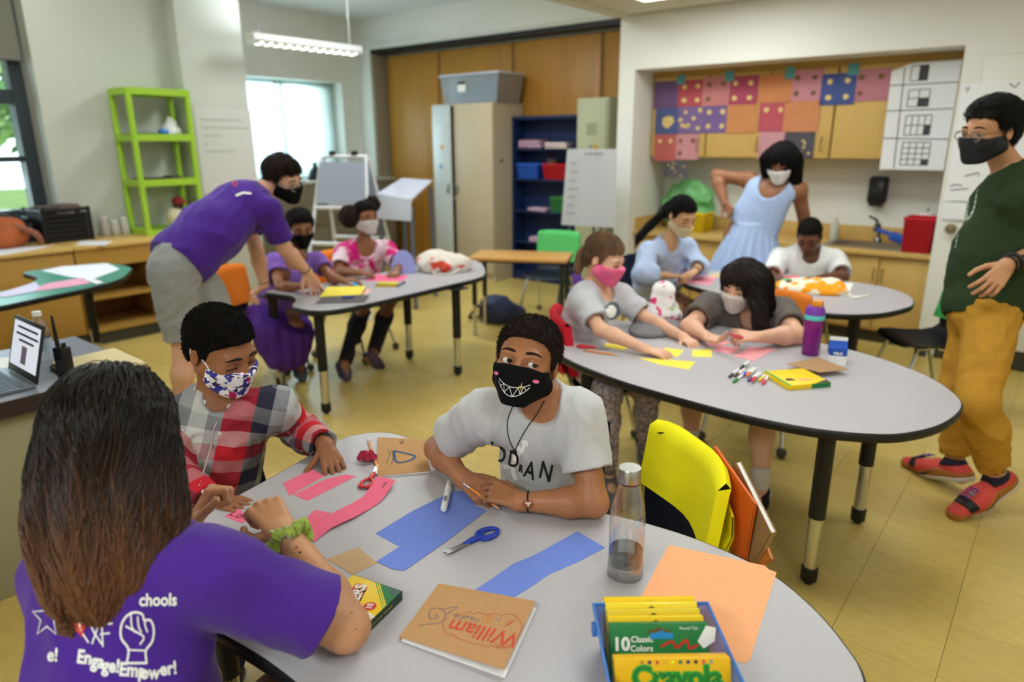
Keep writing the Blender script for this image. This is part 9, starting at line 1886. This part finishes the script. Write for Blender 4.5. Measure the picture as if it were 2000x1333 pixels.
for k, (a, b, z) in enumerate([(4.95, -7.25, 0.20), (4.55, -7.3, 0.13)]): t = thing('vase', ['black bell shaped vase on the alcove sill unit', 'small dark vase left of the bell shaped one'][k], 'vase', (b, a + 0.25, 1.12)); bm = new(); lathe(bm, [(0.09, 0), (0.10, 0.02), (0.07, z * .55), (0.025, z * .8), (0.03, z), (0.0, z)]); obj('body', bm, BLACK, t); bm = new(); tube(bm, [(0.03 * math.cos(q), 0.03 * math.sin(q), z) for q in np.linspace(0, 6.28, 13)[:-1]], 0.004, 6, closed=True); obj('lip', bm, BLACK, t)
# laptop and neighbours on the desk
t = thing('laptop', 'grey laptop with a document on its screen on the left desk', 'laptop', (-2.886, 0.61, 0.7205)); SLV = mat('slate_aluminium', (120, 126, 136), 0.35, metal=0.5)
bm = new(); b2(bm, (-0.15, -0.10, 0), (0.15, 0.115, 0.014), 0.004); obj('base', bm, SLV, t); kb = new()
for r_ in range(5): 
    for q in range(13): box(kb, (-0.13 + q * 0.0217, 0.075 - r_ * 0.021, 0.0148), (0.018, 0.017, 0.002))
obj('keyboard', kb, mat('key_grey', (66, 76, 92), 0.5), t)['kind'] = 'stuff'
bm = new(); b2(bm, (-0.045, -0.085, 0.0141), (0.045, -0.035, 0.0146)); obj('touchpad', bm, mat('pad_grey', (140, 146, 156), 0.4), t)
sm_ = MX.Translation((0, 0.115, 0.012)) @ MX.Rotation(R2(-16), 4, 'X'); bm = new(); box(bm, (0, 0.003, 0.105), (0.30, 0.006, 0.21), None, 0.003); xf(bm, bm.verts[:], sm_); lid_ = obj('screen_lid', bm, BLACK, t); bm = new(); box(bm, (0, -0.001, 0.112), (0.265, 0.001, 0.165)); xf(bm, bm.verts[:], sm_); obj('display', bm, mat('lit_screen', (206, 212, 228), 0.3, emit=0.55), lid_)
bm = new()
for z, w in ((0.175, 0.2), (0.15, 0.22), (0.128, 0.15)): box(bm, (0.01, -0.002, z), (w, 0.0006, 0.008))
xf(bm, bm.verts[:], sm_); obj('text_lines', bm, INK, lid_); bm = new(); box(bm, (0.0, -0.002, 0.078), (0.05, 0.0006, 0.065)); xf(bm, bm.verts[:], sm_); obj('picture', bm, mat('mauve_picture', (120, 100, 116), 0.5), lid_)
t = thing('walkie_talkie', 'black walkie-talkie standing upright on the desk', 'radio', (-2.76, 0.83, 0.7205), 0.4); bm = new(); b2(bm, (-0.027, -0.018, 0), (0.027, 0.018, 0.125), 0.008); obj('body', bm, BLACK, t); bm = new(); tube(bm, [(-0.016, 0, 0.12), (-0.016, 0, 0.15), (-0.017, 0.0, 0.24)], [0.008, 0.007, 0.004], 10); obj('antenna', bm, BLACK, t); bm = new(); lathe(bm, [(0.008, 0.125), (0.008, 0.14), (0, 0.14)], (0.012, 0, 0), 12); obj('knob', bm, BLACK, t); bm = new(); b2(bm, (-0.02, -0.0195, 0.03), (0.02, -0.018, 0.08)); obj('grille', bm, mat('dark_grille', (36, 36, 38), 0.7), t)
P = [(-2.9389, 0.8432), (-2.9602, 1.0768), (-2.6579, 1.0671), (-2.6352, 0.8376)]; c = np.mean(P, 0); t = thing('folder_stack', 'cream folder on brown folders at the desk corner', 'folders', (c[0], c[1], 0.7205)); P = [(a - c[0], b - c[1]) for a, b in P]
for k, (m_, s) in enumerate([(mat('brown_folder', (110, 92, 80), 0.8), 1.03), (mat('brown_folder'), 1.05), (mat('cream_folder', (222, 206, 158), 0.8), 1.0)]): bm = new(); prism(bm, [(a * s + 0.006 * (2 - k), b * s - 0.004 * (2 - k)) for a, b in P], 0.009 * k, 0.009 * k + 0.008); obj('folder_leaf', bm, m_, t)
t = thing('water_bottle', 'small clear water bottle with white cap behind the laptop', 'bottle', (-3.06, 0.86, 0.7205)); bm = new(); lathe(bm, [(0.030, 0), (0.032, 0.01), (0.032, 0.12), (0.026, 0.155), (0.014, 0.18), (0.013, 0.19)], cap=False); obj('body', bm, CLR, t, 60); bm = new(); lathe(bm, [(0.0155, 0.188), (0.0155, 0.205), (0.0, 0.206)]); obj('cap', bm, PAPER, t); bm = new(); lathe(bm, [(0.0325, 0.05), (0.0325, 0.10)], cap=False); obj('label', bm, mat('pale_label', (170, 190, 214), 0.5), t)
paper('white paper sheet on the desk left of the laptop', [(-2.9632, 0.5863), (-3.3024, 0.7039), (-3.2490, 0.7931), (-3.0851, 0.7545), (-3.1079, 0.7191)], 0.7205, (236, 236, 238))
for k, (lab, P, c_) in enumerate([('white papers spread at the far end of the green table', [(-5.4014, 1.5957), (-5.4841, 1.7425), (-5.3782, 2.0045), (-5.0401, 1.9532), (-4.7829, 1.6774), (-4.9783, 1.6289)], (232, 234, 246)), ('pink paper sheets at the middle of the green table', [(-4.7454, 1.3267), (-4.8661, 1.4744), (-4.8893, 1.6569), (-4.6428, 1.6188), (-4.6410, 1.4543), (-4.6431, 1.3342)], (228, 164, 190)), ('lilac white papers at the near end of the green table', [(-4.7231, 1.1173), (-4.8026, 1.2395), (-4.9571, 1.4197), (-4.7339, 1.3764), (-4.6302, 1.3067), (-4.5925, 1.1546)], (214, 208, 236)), ('narrow white slip beside the pink sheets', [(-4.8011, 1.6395), (-4.8205, 1.6916), (-4.5980, 1.6779), (-4.5793, 1.6296)], (232, 230, 238))]): paper(lab, P, 0.7205 + 0.0012 * k, c_)
